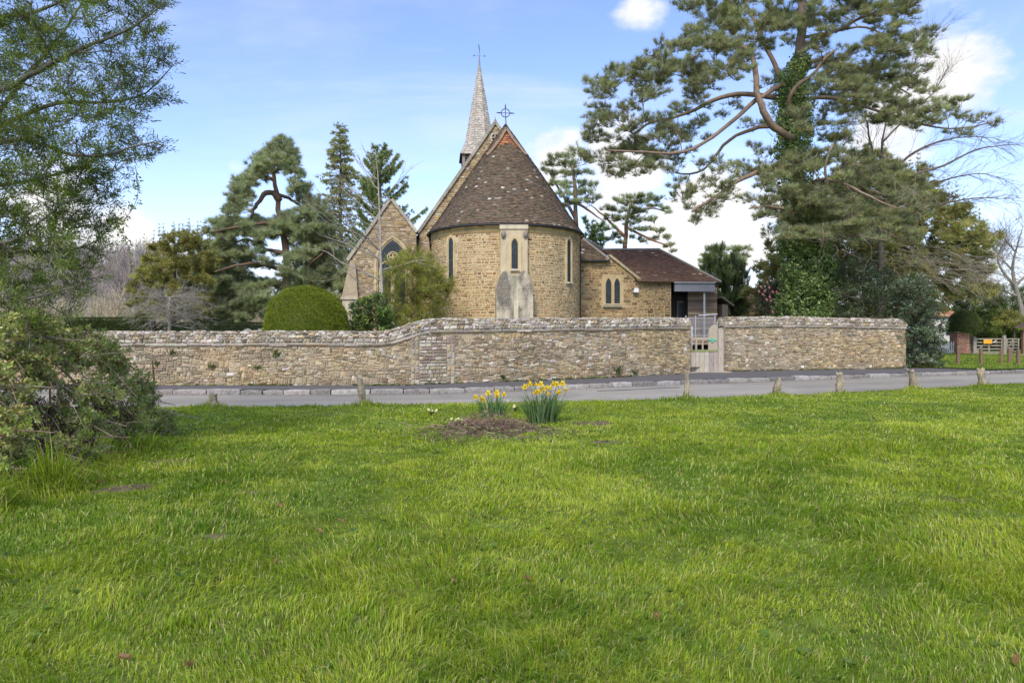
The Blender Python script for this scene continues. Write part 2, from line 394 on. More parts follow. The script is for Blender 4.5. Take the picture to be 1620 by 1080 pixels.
# kerb of rough stone blocks
mb = MB(); x = -31.0
while x < 48:
    l = rng.uniform(.5, 1.0); x1 = x+l
    a = np.array([x+.012, kerb_y(x)+rng.normal(0, .012)]); b = np.array([x1-.012, kerb_y(x1)+rng.normal(0, .012)])
    h = .118+rng.normal(0, .009); d = unit(b-a); nrm = np.array([-d[1], d[0]]); c = vary(pick([(.25, .235, .205), (.30, .28, .245), (.22, .205, .18), (.34, .32, .285)], 1), .12, .02)[0]
    w = .21+rng.normal(0, .012)
    prof = [(0, -.05), (.004, h-.03), (.03, h), (w-.01, h), (w, -.05)]
    m = 6; tt = np.linspace(0, 1, m)
    Xk = np.array([[np.append(a+(b-a)*q+nrm*(p[0]+rng.normal(0, .006)), p[1]+rng.normal(0, .004)-(.012 if (q in (0, 1)) else 0)) for p in prof] for q in tt])
    mb.grid(Xk, c)
    for e in (0, -1): mb.poly(Xk[e], c*.8)
    x = x1
struct(mb.build('kerb', M['coping'], smooth=False))
# churchyard turf behind the wall
mb = MB(); xs = np.linspace(-31, 16.6, 120); t = np.linspace(0, 1, 40)
yb = np.interp(xs, wx[:, 0], wx[:, 1])+.4
X = np.repeat(xs[:, None], 40, 1); Yv = yb[:, None]+(70-yb[:, None])*t[None]
mb.grid(np.stack([X, Yv, .12+.35*np.clip((Yv-22)/8, 0, 1)+.1*fbm(X*.4, Yv*.4, 3)], -1), np.array([.06, .10, .022])*(.6+.8*fbm(X, Yv, 6)[..., None]))
struct(mb.build('churchyard_grass', M['grassbase'], smooth=True))
# verge on the right and gravel drive
mb = MB(); xs = np.linspace(16.2, 49, 120); t = np.linspace(0, 1, 60)
y0 = np.where(xs < 18.4, pv_back(xs)-.02, kerb_y(xs)+.2); X = np.repeat(xs[:, None], 60, 1); Yv = y0[:, None]+(62-y0[:, None])*t[None]**1.5
vz = lambda x, y: .135+.03*fbm(np.asarray(x)*.8, np.asarray(y)*.8, 3)+0.0015*np.clip(np.asarray(y)-30, 0, 40)
mb.grid(np.stack([X, Yv, vz(X, Yv)], -1), np.array([.055, .10, .02])*(.7+.6*fbm(X*1.5, Yv*1.5, 6)[..., None]))
struct(mb.build('verge', M['grassbase'], smooth=True))
PA = np.array([(28.6, 47.4), (30.5, 44.2), (32, 41.2), (33.5, 38.6), (35.5, 36.4), (41, 34.2)]); PX = np.linspace(0, 1, 40)
px_ = np.interp(PX, np.linspace(0, 1, 6), PA[:, 0]); py_ = np.interp(PX, np.linspace(0, 1, 6), PA[:, 1])
d_ = unit(np.stack([np.gradient(px_), np.gradient(py_)], -1)); n_ = np.stack([-d_[:, 1], d_[:, 0]], -1)
L_, R_ = np.stack([px_, py_], -1)-n_*.55, np.stack([px_, py_], -1)+n_*.55
mb = MB(); mb.grid(np.stack([np.column_stack([L_, vz(L_[:, 0], L_[:, 1])+.03]), np.column_stack([R_, vz(R_[:, 0], R_[:, 1])+.03])], 0), (.42, .37, .27)); struct(mb.build('path', M['pave']))

# ---------------------------------------------------------------- grass blades
EXTRA = []                                              # (x, y, radius, extra height) tussocks that the mower misses
def blades(name, x, y, zfun, hgt, wid, col, lean):
    n = len(x); h = hgt*np.exp(rng.normal(0, .28, n))
    ang = rng.uniform(0, 2*np.pi, n)
    wf = fbm(x*.9, y*.9, 31)*4*np.pi
    dx = np.cos(ang)*.75+np.cos(wf)*.8; dy = np.sin(ang)*.75+np.sin(wf)*.8
    L = lean*rng.uniform(.2, 1.25, n); dx, dy = dx*L, dy*L
    a2 = rng.uniform(0, np.pi, n); wx_, wy_ = np.cos(a2)*wid/2, np.sin(a2)*wid/2
    z = zfun(x, y)-.004
    V = np.zeros((n, 5, 3)); b = np.stack([x, y, z], -1)
    s = np.stack([wx_, wy_, 0*x], -1)
    m = b+np.stack([dx*h*.35, dy*h*.35, h*.62], -1); tip = b+np.stack([dx*h*1.0, dy*h*1.0, h*np.clip(1.05-.35*np.hypot(dx, dy), .25, 1)], -1)
    V[:, 0] = b-s; V[:, 1] = b+s; V[:, 2] = m-s*.8; V[:, 3] = m+s*.8; V[:, 4] = tip
    T = np.array([(0, 1, 3), (0, 3, 2), (2, 3, 4)])
    mb = MB(); mb.add(V.reshape(-1, 3), (np.arange(n)[:, None, None]*5+T[None]).reshape(-1, 3), np.repeat(col, 5, 0))
    return mb.build(name, M['grass'])
def lawn_colour(x, y):
    n = len(x)
    a = np.clip((fbm(x*.45, y*.45, 41)-.36)/.28, 0, 1)[:, None]; b = np.clip((fbm(x*1.7, y*1.7, 42)-.38)/.26, 0, 1)[:, None]
    deep, mid, lite, pale = map(np.array, ((.15, .25, .016), (.30, .385, .026), (.46, .52, .055), (.57, .555, .18)))
    c = deep*(1-a)+mid*a; b2 = np.clip((fbm(x*5.5, y*5.5, 43, 2)-.3)/.4, 0, 1)[:, None]; k = np.clip(b*.55+a*.3+b2*.6-.5, 0, 1); c = c*(1-k)+lite*k
    r = rng.random((n, 1)); c = np.where(r < .14, pale, c); c = np.where(r > .85, c*.6+deep*.4, c)
    c = np.where((r > .14) & (r < .17), np.array([.33, .27, .13]), c)
    return np.clip(c*(1+rng.normal(0, .2, (n, 1)))*(1+rng.normal(0, .06, (n, 3))), .004, .6)
def make_lawn_grass(N):
    q = rng.random(N); p = -.7                          # density falls with distance, blades get a little wider
    y0, y1 = 2.55, 27.0
    y = (y0**(p+1)+q*(y1**(p+1)-y0**(p+1)))**(1/(p+1))
    x = rng.uniform(-1, 1, N)*(.78*y+2.6)
    keep = (y < lawn_edge(x)-.02+.04*rng.random(N)) & (rng.random(N) > soil_amt(x, y)*.78) & (x > -16) & (x < 33)
    keep &= rng.random(N) < .35+1.1*fbm(x*4, y*4, 51)
    x, y = x[keep], y[keep]; n = len(x)
    h = .024+.075*fbm(x*1.1, y*1.1, 61)**1.7+.11*np.clip(fbm(x*3.6, y*3.6, 62)-.45, 0, 1)
    h *= .82*(1-.35*np.clip((y-6)/8, 0, 1))
    for ex, ey, er, eh in EXTRA: h = h+eh*np.exp(-((x-ex)**2+(y-ey)**2)/er**2)*rng.uniform(.4, 1, n)
    h *= 1-.4*soil_amt(x, y)
    edge = np.clip(1-(lawn_edge(x)-y)/.25, 0, 1); h += .03*edge*rng.random(n)
    w = .0045*np.clip((y/3.0)**.8, 1, 5)*rng.uniform(.6, 1.5, n)
    tag(blades('grass', x, y, lawn_z, h, w, lawn_colour(x, y), 1.0), kind='stuff')
    # verge blades on the far side of the road
    N = 110000; x = rng.uniform(16.4, 46, N); y = rng.uniform(24.5, 50, N)
    yb = np.where(x < 18.4, pv_back(x), kerb_y(x)+.2)
    pd = np.min(np.hypot(x[:, None]-px_[None, ::3], y[:, None]-py_[None, ::3]), 1)
    k = (y > yb) & (pd > .6); x, y = x[k], y[k]
    tag(blades('grass', x, y, vz, .035+.04*fbm(x, y, 5), np.full(len(x), .013), lawn_colour(x, y), .7), kind='stuff')

# ================================================================ THE BOUNDARY WALL
def wall_run(name, label, pts, ztop, thick=.5, ends=(0, 0), white=.03, seed=0):
    """pts: ground line of the face; ztop(u): height of the ledge under the coping; u in metres along the run"""
    p = np.array(pts, float); pp = [p[0]]
    xs = np.linspace(p[0, 0], p[-1, 0], 90); ys = np.interp(xs, p[:, 0], p[:, 1])
    for _ in range(8): ys[1:-1] = (ys[:-2]+2*ys[1:-1]+ys[2:])/4
    seg = np.hypot(np.diff(xs), np.diff(ys)); U = np.concatenate([[0], np.cumsum(seg)]); Lg = U[-1]
    tx, ty = np.gradient(xs, U), np.gradient(ys, U)
    def S(u, v, d):
        u = np.asarray(u, float); x = np.interp(u, U, xs); y = np.interp(u, U, ys); a = np.interp(u, U, tx); b = np.interp(u, U, ty)
        bulge = .03*(fbm(u*.8, np.asarray(v)*1.2+3, seed+70)-.5)
        d = d+bulge
        return np.stack([x+b*d, y-a*d, np.asarray(v)+0*u], -1)
    root = thing(name, label, 'wall', (xs[45], ys[45], .1), 'dry stone churchyard walls')
    z0 = .09
    # solid body of the wall
    mb = MB(); uu = np.linspace(0, Lg, 140); zt = ztop(uu)+.02
    f = S(uu, 0*uu+z0-.1, 0*uu-.006); ft = S(uu, zt, 0*uu-.006); bt = S(uu, zt, 0*uu-thick); bb = S(uu, 0*uu+z0-.1, 0*uu-thick)
    mb.grid(np.stack([f, f*.5+ft*.5, ft, bt, bb], 1)[::-1], (.40, .325, .21))
    for e in (0, -1): mb.poly([f[e], ft[e], bt[e], bb[e]], (.30, .25, .165))
    mb.build('mortar_core', M['mortar'], root)
    def colf(u, v, n):
        c = pick([(.34, .285, .195), (.42, .36, .25), (.35, .26, .14), (.22, .175, .115), (.47, .42, .32), (.31, .235, .14)], n, (3, 3, 2.0, 2.0, 1.6, 1.5))
        o = np.clip((fbm(u*.5, v*1.1, seed+3)-.42)/.2, 0, 1)[:, None]; c = c*(1-.5*o)+np.array([.43, .31, .125])*.5*o
        g = np.clip((fbm(u*.35+4, v*.9, seed+8)-.50)/.15, 0, 1)[:, None]; c = c*(1-.45*g)+np.array([.31, .27, .20])*.45*g
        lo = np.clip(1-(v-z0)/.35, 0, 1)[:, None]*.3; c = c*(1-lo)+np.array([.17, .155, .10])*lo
        w = (rng.random(n) < white*(.4+1.6*np.clip((fbm(u*.7, v, seed+12)-.35)*3, 0, 1)))[:, None]; c = np.where(w, np.array([.60, .57, .50]), c); c = c*.8+np.array([.35, .285, .185])*.2
        return vary(c, .17, .03)
    zmax = float(ztop(uu).max())
    mb = MB()
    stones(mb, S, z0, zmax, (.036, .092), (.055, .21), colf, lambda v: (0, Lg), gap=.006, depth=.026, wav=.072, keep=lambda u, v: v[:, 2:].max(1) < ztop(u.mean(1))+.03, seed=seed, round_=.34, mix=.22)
    for e, s in ((0, -1), (Lg, 1)):                       # end faces that one can see
        if ends[0 if s < 0 else 1]:
            o = S(np.array(e), np.array(0.), np.array(-.004)); o2 = S(np.array(e), np.array(0.), np.array(-thick)); r = unit((o2-o)*1.0)
            Sp = planeS(o if s > 0 else o2, r if s > 0 else -r, (0, 0, 1))
            stones(mb, Sp, z0, float(ztop(np.array([e]))[0]), (.06, .13), (.12, .3), colf, lambda v: (0, thick), depth=.02, wav=.01, seed=seed+4)
    mb.build('stonework', M['rubble'], root, smooth=False)
    # ledge course and rounded coping
    mb = MB(); hw = thick/2+.05
    def Sc(hf):
        def f(u, v, d):                                   # v: 0 at front foot, 1 over the top, 2 at back foot
            u = np.asarray(u, float); v = np.asarray(v, float)
            th = np.pi*(1-v/2); cx = np.cos(th); sz = np.abs(np.sin(th))
            e = .72
            ox = -np.sign(cx)*np.abs(cx)**e*(hw+d); oz = sz**e*(hf+d)
            wob = .02*(fbm(u*1.5, v*2, seed+33)-.5)
            q = S(u, 0*u, -(ox+thick/2)); q[..., 2] = ztop(u)+.045+oz+wob+.03*(fbm(u*.9, 0*u+2, seed+35)-.5)
            return q
        return f
    sc = Sc(.34)
    def colc(u, v, n):
        c = pick([(.36, .32, .25), (.47, .43, .35), (.27, .23, .165), (.20, .165, .115), (.52, .475, .39), (.37, .29, .165)], n, (3, 3, 2.4, 1.8, 1.6, 2))
        return vary(c, .16, .03)
    stones(mb, sc, .04, 1.96, (.10, .19), (.07, .21), colc, lambda v: (-.03, Lg+.03), gap=.009, depth=.034, wav=.055, seed=seed+2, round_=.3)
    Xb = np.stack([sc(uu, 0*uu+v, 0*uu-.012) for v in np.linspace(0, 2, 11)], 1)
    mb.grid(Xb, (.37, .33, .26))
    for e in (0, -1): mb.poly(Xb[e], (.40, .36, .28))
    for e, s in ((0, 1), (Lg, -1)):                      # stones on the rounded end
        for k in range(16):
            v = rng.uniform(.15, 1.85); q = sc(np.array([e]), np.array([v]), np.array([-rng.uniform(.03, .25)]))[0]
            mb.ell(q, rng.uniform(.04, .075, 3), colc(0, 0, 1)[0], 8, 6, .3)
    mb.build('coping', M['coping'], root, smooth=False)
    mb = MB(); u = 0.0
    while u < Lg-.05:
        l = min(rng.uniform(.3, .75), Lg-u); ua = np.linspace(u+.006, u+l-.006, 4); zt_ = ztop(ua)
        pr = [(-.02, 0), (.055+rng.normal(0, .008), .004), (.06+rng.normal(0, .008), .04), (-.02, .058)]
        Xl = np.stack([np.stack([*S(ua, zt_+b_, 0*ua+a_).T], -1) for a_, b_ in pr], 1)
        c = colc(0, 0, 1)[0]*.9; mb.grid(Xl, c)
        for e in (0, -1): mb.poly(Xl[e], c)
        u += l
    mb.build('ledge_course', M['coping'], root)
    return root, S, U, xs, Lg
LW = [(-30, 19.1)]+[w for w in WALLX if -29 < w[0] < 6.5]
_x = np.linspace(-30, 6.38, 90)
def _lw_x(u): return np.interp(u, _ulw, _x)
_y = np.interp(_x, wx[:, 0], wx[:, 1])
for _ in range(8): _y[1:-1] = (_y[:-2]+2*_y[1:-1]+_y[2:])/4
_ulw = np.concatenate([[0], np.cumsum(np.hypot(np.diff(_x), np.diff(_y)))])
ss = lambda t: np.clip(t, 0, 1)**2*(3-2*np.clip(t, 0, 1))
def lw_top(u):
    x = _lw_x(np.asarray(u, float))
    return 1.21+.36*ss((x+3.75)/1.55)+.13*np.clip((x+2)/8, 0, 1)
wallL, SL, UL, xsL, LgL = wall_run('churchyard_wall', 'long rubble stone wall that steps up in a curve and ends at the wooden gate', LW, lw_top, ends=(0, 1), seed=1)
RW = [(8.05, 25.85), (15.7, 27.8), (16.1, 27.9)]
rw_top = lambda u: 1.76+0*np.asarray(u, float)+.03*np.sin(np.asarray(u, float)*.6)
wallR, SR, UR, xsR, LgR = wall_run('churchyard_wall', 'shorter ochre stone wall between the wooden gate and the dark holly bush', RW, rw_top, ends=(1, 0), white=.026, seed=40)
# rebuilt strip with pale quoin blocks, where the wall has stepped up
u_of = lambda px: float(np.interp((px-CX)/FOC*19.4, xsL, UL))
ua, ub = u_of(651), u_of(717)
mb = MB()
colq = lambda u, v, n: vary(pick([(.40, .36, .27), (.46, .42, .34), (.33, .28, .19), (.26, .20, .155), (.38, .31, .19)], n), .12, .03)
Sp = lambda u, v, d: SL(u, v, d+.035)
zt = 1.47
mb.prism([SL(np.array(a), np.array(b), np.array(.03)) for a, b in ((ua, .06), (ub, .06), (ub, zt), (ua, zt))], (0, .06, 0), (.36, .31, .22))
stones(mb, Sp, .1, zt, (.13, .24), (.18, .26), colq, lambda v: (ua, ua+.24), depth=.02, seed=3)
stones(mb, Sp, .1, zt, (.13, .24), (.18, .26), colq, lambda v: (ub-.24, ub), depth=.02, seed=4)
stones(mb, Sp, .1, zt, (.07, .12), (.12, .28), colq, lambda v: (ua+.24, ub-.24), depth=.02, wav=.015, seed=5)
mb.build('pier', M['rubble'], wallL, smooth=False)
# ================================================================ THE CHURCH
TH = math.radians(5.95); CC = np.array([(800-CX)/FOC*32.0, 32.0, 0.0])
EX = np.array([math.cos(TH), math.sin(TH), 0]); EY = np.array([-math.sin(TH), math.cos(TH), 0]); EZ = np.array([0, 0, 1.0])
def Lc(x, y, z): return CC+np.asarray(x, float)[..., None]*EX+np.asarray(y, float)[..., None]*EY+np.asarray(z, float)[..., None]*EZ
def LP(px, py, yl):                                     # picture point pushed onto the church plane y = yl -> (x, z)
    d = np.array([(px-CX)/FOC, 1, (HY-py)/FOC]); c = np.array([0, 0, CZ])
    t = (yl-(c-CC)@EY)/(d@EY); q = c+t*d-CC
    return float(q@EX), float(q[2])
church = thing('church', 'golden stone church with a round tiled apse, shingled spire and low vestry behind the wall', 'church', (CC[0], CC[1], 0))
TANM = (.52, .41, .24)
PAL_AP = [(.36, .245, .11), (.41, .29, .14), (.30, .19, .085), (.185, .11, .058), (.44, .335, .185), (.335, .215, .095)]
def col_apse(u, v, n):
    c = pick(PAL_AP, n, (4, 3, 2.2, 1.3, 1.6, 2.2))
    g = np.clip((fbm(u*.5, v*.5, 77)-.5)/.2, 0, 1)[:, None]*.35; c = c*(1-g)+np.array([.36, .29, .18])*g
    return vary(c, .14, .04)
RA, ZE = 3.446, 6.12
def Sap(u, v, d):                                        # u = arc length from the axis, positive to the right as seen from outside
    a = np.asarray(u, float)/RA; r = RA+np.asarray(d)
    return Lc(np.sin(a)*r, -np.cos(a)*r, np.asarray(v)+0*a)
WINS = [(-48.5, 3.72, 5.66), (.5, 4.2, 5.46), (48.0, 3.78, 5.68)]
def keep_apse(u, v):
    ok = np.ones(len(u), bool)
    for a, z0, z1 in WINS:
        uc = math.radians(a)*RA
        ok &= ~((u.max(1) > uc-.22) & (u.min(1) < uc+.22) & (v.max(1) > z0-.08) & (v.min(1) < z1+.05))
    ok &= ~((np.abs(u.mean(1)-.03) < .5) & (v.mean(1) > 4.0))
    return ok
mb = MB(); hl = math.radians(100)*RA
uu = np.linspace(-hl, hl, 90); vv = np.linspace(0, ZE+.05, 6)
U_, V_ = np.meshgrid(uu, vv, indexing='ij'); mb.grid(Sap(U_, V_, 0*U_), TANM)
for s in (-1, 1):
    a = Lc(s*RA, .4, 0); b = Lc(s*RA, 5.6, 0); mb.quads([[a, b, b+EZ*ZE, a+EZ*ZE]], TANM)
apse_wall = mb.build('apse_wall', M['mortar'], church, smooth=True)
mb = MB(); stones(mb, Sap, .2, ZE-.36, (.075, .135), (.10, .28), col_apse, lambda v: (-hl+.3, hl-.3), gap=.017, depth=.016, wav=.012, keep=keep_apse, seed=21, round_=.2, mix=.12)
mb.build('stonework', M['stone'], apse_wall)
mb = MB()                                                # plain band under the eaves
U_, V_ = np.meshgrid(uu, [ZE-.37, ZE-.35, ZE+.02], indexing='ij'); mb.grid(Sap(U_, V_, np.array([[0, .03, .045]])+0*U_), (.44, .32, .15)); mb.build('eaves_band', M['ashlar'], apse_wall, smooth=True)

def arch(w, z0, zs, z1, n=9):                            # pointed arch outline: half width w, sill z0, springing zs, apex z1 (x,z) counter-clockwise
    h = z1-zs; R = (h*h+w*w)/(2*w); a1 = math.asin(min(1, h/R)) if R > h else math.pi/2
    r = [(w-R+R*math.cos(t), zs+R*math.sin(t)) for t in np.linspace(0, math.acos((R-w)/R), n)]
    l = [(-x, z) for x, z in r[::-1][1:]]
    return np.array([(-w, z0), (w, z0)]+r+l)
def window(O, R, N, w, z0, zs, z1, fr, parent, proud=.055, sill=True, name='window', frcol=(.50, .395, .22)):
    """lancet light: O is a point on the wall at height 0"""
    to3 = lambda p, d: np.array([O+R*a+EZ*b+N*d for a, b in p])
    mb = MB(); outer = arch(w+fr, z0-fr*.7, zs, z1+fr*1.15); inner = arch(w+.035, z0, zs, z1+.03); inn2 = arch(w, z0+.02, zs, z1)
    mb.ring(to3(outer, proud), to3(inner, proud), -N*(proud+.05), frcol)
    mb.ring(to3(inner, proud-.012), to3(inn2, proud-.03), -N*.05, np.array(frcol)*.9)
    f = mb.build(name, M['ashlar'], parent)
    mb = MB(); mb.poly(to3(arch(w+.03, z0, zs, z1+.02), .012), (.05, .07, .08)); mb.build('glass', M['glass'], f)
    if sill:
        mb = MB(); c = O+EZ*(z0-.03)+N*.06; mb.box(c, R*(w+.05), N*.06, EZ*.035, np.array([.5, .47, .36])); mb.build('sill', M['ashlar'], f)
    return f
for i, (a, z0, z1) in enumerate(WINS):
    a = math.radians(a); N_ = math.sin(a)*EX-math.cos(a)*EY; R_ = math.cos(a)*EX+math.sin(a)*EY
    rr = RA+(.19 if i == 1 else .0)
    window(CC+N_*rr, R_, N_, .13 if i == 1 else .14, z0, z1-.24, z1, .12 if i != 1 else .15, apse_wall, proud=.05 if i != 1 else .06)
# ashlar pilaster and the stepped buttress with its two rounded shoulders
yf = -RA-.19
lp = lambda pts, yl: [Lc(*(lambda q: (q[0], yl, q[1]))(LP(a, b, yl))) for a, b in pts]
mb = MB()
f = lp([(791.5, 358), (834.7, 358), (834.7, 440), (791.5, 440)], yf); mb.prism(f, EY*.4, (.47, .39, .25))
f = lp([(790.5, 355.5), (835.7, 355.5), (835.7, 362), (790.5, 362)], yf-.05); mb.prism(f, EY*.3, (.52, .45, .31))
bt = mb.build('buttress', M['ashlar'], church)
yb_ = -RA-.62; mb = MB()
lo = 560
def inpoly_(x, y, poly):
    c = False; j = len(poly)-1
    for i in range(len(poly)):
        xi, yi = poly[i]; xj, yj = poly[j]
        if (yi > y) != (yj > y) and x < (xj-xi)*(y-yi)/(yj-yi)+xi: c = not c
        j = i
    return c
left = [(785.5, lo), (785.5, 456), (788, 446), (791, 437), (796, 429), (800, 427), (804.5, 428), (808, 432), (812.3, 442), (812.3, lo)]
right = [(820, lo), (820, 440), (824, 431), (828.5, 427.5), (833, 429), (838, 437), (842, 447), (843.5, 457), (843.5, lo)]
for o in (left, right): mb.prism(lp(o[::-1], yb_), EY*.75, (.46, .40, .28))
mb.prism(lp([(812.3, 436), (812.3, lo), (820, lo), (820, 436)], yb_+.025), EY*.4, (.56, .52, .35))
def stained(mb, o, yl):                                  # lichen and run-off marks on the old ashlar
    xz = np.array([LP(a, b, yl) for a, b in o]); cs = .022
    gx = np.arange(xz[:, 0].min(), xz[:, 0].max(), cs); gz = np.arange(max(.3, xz[:, 1].min()), xz[:, 1].max(), cs)
    A, B = np.meshgrid(gx, gz, indexing='ij'); ok = np.array([[inpoly_(a+cs/2, b+cs/2, xz) for b in gz] for a in gx]); a, b = A[ok], B[ok]
    top = xz[:, 1].max(); s = np.clip((fbm(a*2.2, b*.9, 31, 4)-.44+.10*np.clip((b-top+1.1)/1.0, 0, 1))/.16, 0, 1)[:, None]
    c = np.array([.47, .41, .29])*(1-.8*s)+np.array([.135, .12, .095])*.8*s; w = (vnoise(a*22, b*22, 7) > .86)[:, None]; c = np.where(w, c*.4+np.array([.55, .52, .46])*.6, c)
    j = (np.abs((b % .42)-.21) > .199)[:, None]; c = np.where(j, c*.72, c)
    q = np.stack([Lc(a+dx, yl-.003+0*a, b+dz) for dx, dz in ((0, 0), (cs, 0), (cs, cs), (0, cs))], 1); mb.quads(q, c)
for o in (left, right): stained(mb, o, yb_)
mb.build('weathered_plinth', surf('stained_ashlar', .92, .2, 5, .5, 35, .15, dirt=(.12, .11, .085), dscale=1.9, damt=.75, stretch=(1, 1, .6)), bt)
mb = MB()
for px in (796, 831): mb = MB(); q = Lc(*(lambda t: (t[0], yf-.07, t[1]))(LP(px, 370.5, yf))); mb.ell(q, (.10, .08, .16), (.24, .21, .16), 10, 8, .3); mb.build('carved_corbel', M['ashlar'], bt, smooth=True)

# conical roof of the apse
RE, ZT = 3.60, 11.35
prof_r = lambda s: RE*(1-s)+.10*np.sin(np.pi*np.clip(s/.28, 0, 1))*-.35
SL_ = math.hypot(RE, ZT-ZE)
def Sco(u, v, d):                                        # u = angle, v = metres up the slope
    s = np.asarray(v)/SL_; r = prof_r(s)+np.asarray(d)*.82
    return Lc(np.sin(u)*r, -np.cos(u)*r, ZE+.02+(ZT-ZE)*s+np.asarray(d)*.57)
PAL_T = [(0.12, 0.087, 0.054), (0.14, 0.099, 0.061), (0.105, 0.08, 0.051), (0.125, 0.097, 0.064), (0.16, 0.114, 0.07), (0.112, 0.09, 0.062)]
def col_tile(u, v, n):
    c = pick(PAL_T, n, (3, 3, 2.5, 2, 1, 2))
    up = np.clip((v-3.6)/2.2, 0, 1)[:, None]; c = c*(1-.45*up)+np.array([.17, .115, .06])*.45*up
    q = np.clip((fbm(u*4, v*1.2, 91)-.46)*4, 0, 1)
    lich = (rng.random(n) < .012+.06*q**2)[:, None]; c = np.where(lich, pick([(.36, .33, .27), (.26, .235, .19), (.50, .47, .42)], n), c)
    return vary(c, .16, .04)
mb = MB()
tiles(mb, Sco, 0, SL_*.93, .092, .14, col_tile, lambda v: (-1.78, 1.78), lift=.02, scale_u=lambda v: RE*(1-v/SL_), seed=4)
th = np.linspace(-1.8, 1.8, 60); sv = np.linspace(0, SL_*.97, 12); U_, V_ = np.meshgrid(th, sv, indexing='ij'); mb.grid(Sco(U_, V_, 0*U_-.012), (.10, .07, .05))
def Sroof(x0, y0, z0, dx, dy, dz):                       # straight roof slope: u along, v up
    return None
for s in (-1, 1):                                        # straight part back to the gable
    O = Lc(s*RE, 6.0, ZE+.02) if s > 0 else Lc(s*RE, 0, ZE+.02)
    Rr = EY*(-1 if s > 0 else 1)
    Uu = unit(np.array(-s*RE*EX+EZ*(ZT-ZE)))
    if s > 0: Rr = EY*1.0; O = Lc(s*RE, 0, ZE+.02)
    Sx = planeS(O, Rr, Uu) if s > 0 else planeS(Lc(s*RE, 6.0, ZE+.02), -EY, Uu)
    tiles(mb, Sx, 0, SL_, .1, .17, col_tile, lambda v: (0, 6.0), lift=.02, seed=5)
    a = Lc(s*(RE-.02), 0, ZE); b = Lc(s*(RE-.02), 6, ZE); t0 = Lc(0, 0, ZT-.02); t1 = Lc(0, 6, ZT-.02); mb.quads([[a, b, t1, t0]], (.1, .07, .05))
apse_roof = mb.build('apse_roof', M['tile'], church)
mb = MB(); th = np.linspace(-1.75, 1.75, 80); mb.tube(Lc(np.sin(th)*(RE+.03), -np.cos(th)*(RE+.03), ZE-.045+0*th), .052, 8, (.018, .017, .016)); mb.build('gutter', M['iron'], apse_roof, smooth=True)
mb = MB()                                                # tile-hung gablet with barge boards at the apex
yg = -.80; ax, az = LP(801, 204.5, yg); b0 = LP(775.5, 241, yg); b1 = LP(827, 240, yg)
apx = Lc(ax, yg, az); bl = Lc(b0[0], yg, b0[1]); br = Lc(b1[0], yg, b1[1])
mb.poly([bl-EZ*.3, br-EZ*.3, br, apx, bl], (.20, .09, .05))
def col_g(u, v, n): return vary(pick([(.40, .16, .075), (.34, .13, .06), (.45, .21, .10), (.25, .11, .06)], n), .15, .04)
hh = az-b0[1]; wv_ = b1[0]-b0[0]
Sg = planeS(Lc((b0[0]+b1[0])/2, yg, b0[1]-.05), EX, EZ)
tiles(mb, Sg, 0, hh*.92, .10, .16, col_g, lambda v: (-(wv_/2)*(1-v/hh)*.92, (wv_/2)*(1-v/hh)*.92), lift=.025)
gab = mb.build('gablet', M['tile'], apse_roof)
mb = MB()
for s_, e in ((-1, bl), (1, br)):
    flare = e+EX*s_*.16-EZ*.13
    pth = [apx+EZ*.03, apx*.55+e*.45-EX*s_*.03, e+EX*s_*.02, flare]
    for a_, b_ in zip(pth[:-1], pth[1:]):
        d_ = unit(b_-a_); n_ = np.cross(d_, EY); mb.box((a_+b_)/2-EY*.05, d_*np.linalg.norm(b_-a_)*.52, EY*.045, n_*.055, (.30, .215, .15))
    mb.quads([[apx, e, e+EY*.8+EZ*.0, Lc(0, 0, az-.02)]], (.15, .10, .07))
    mb.quads([[e, flare, flare+EY*.5, e+EY*.7]], (.15, .10, .07))
mb.build('barge_board', M['wood'], gab)
mb = MB()                                                # iron cross in a ring
yc = yg-.02; q = lambda px, py: (lambda t: Lc(t[0], yc, t[1]))(LP(px, py, yc)); cen = q(799.6, 179)
mb.tube([q(801, 205), q(800.5, 195), cen, q(799, 167)], [.03, .022, .018, .012], 6, (.03, .03, .032))
an = np.linspace(0, 2*np.pi, 33); mb.tube(np.array([cen+EX*math.cos(t)*.19+EZ*math.sin(t)*.19 for t in an]), .02, 6, (.03, .03, .032), cap=False)
for d_ in (EX, -EX, EZ):
    mb.tube([cen, cen+d_*.22, cen+d_*.24, cen+d_*.33, cen+d_*.44], [.014, .014, .032, .026, .003], 6, (.03, .03, .032))
mb.build('iron_cross', M['iron'], gab)

# nave gable behind the apse
def gable_wall(name, yl, pts, thick, colfn, seed, mortar=(.33, .265, .17), keep=None, ch=(.06, .14), parent=None):
    """pts: outline (px,py) anticlockwise from lower left, convex"""
    xz = np.array([LP(a, b, yl) for a, b in pts]); O = Lc(0, yl, 0)
    mb = MB(); mb.prism([Lc(a, yl, b) for a, b in xz], EY*thick, mortar)
    wl = mb.build(name, M['mortar'], parent or church)
    def ur(v):
        X = []
        for i in range(len(xz)):
            (x0, z0), (x1, z1) = xz[i], xz[(i+1) % len(xz)]
            if (z0-v)*(z1-v) < 0: X.append(x0+(x1-x0)*(v-z0)/(z1-z0))
        return (min(X)+.01, max(X)-.01) if len(X) > 1 else (0, 0)
    mb = MB(); stones(mb, planeS(O, EX, EZ), xz[:, 1].min(), xz[:, 1].max()-.05, ch, (.12, .34), colfn, ur, gap=.012, depth=.022, wav=.02, keep=keep, seed=seed, round_=.26, mix=.15)
    mb.build('stonework', M['rubble'], wl)
    return wl, xz
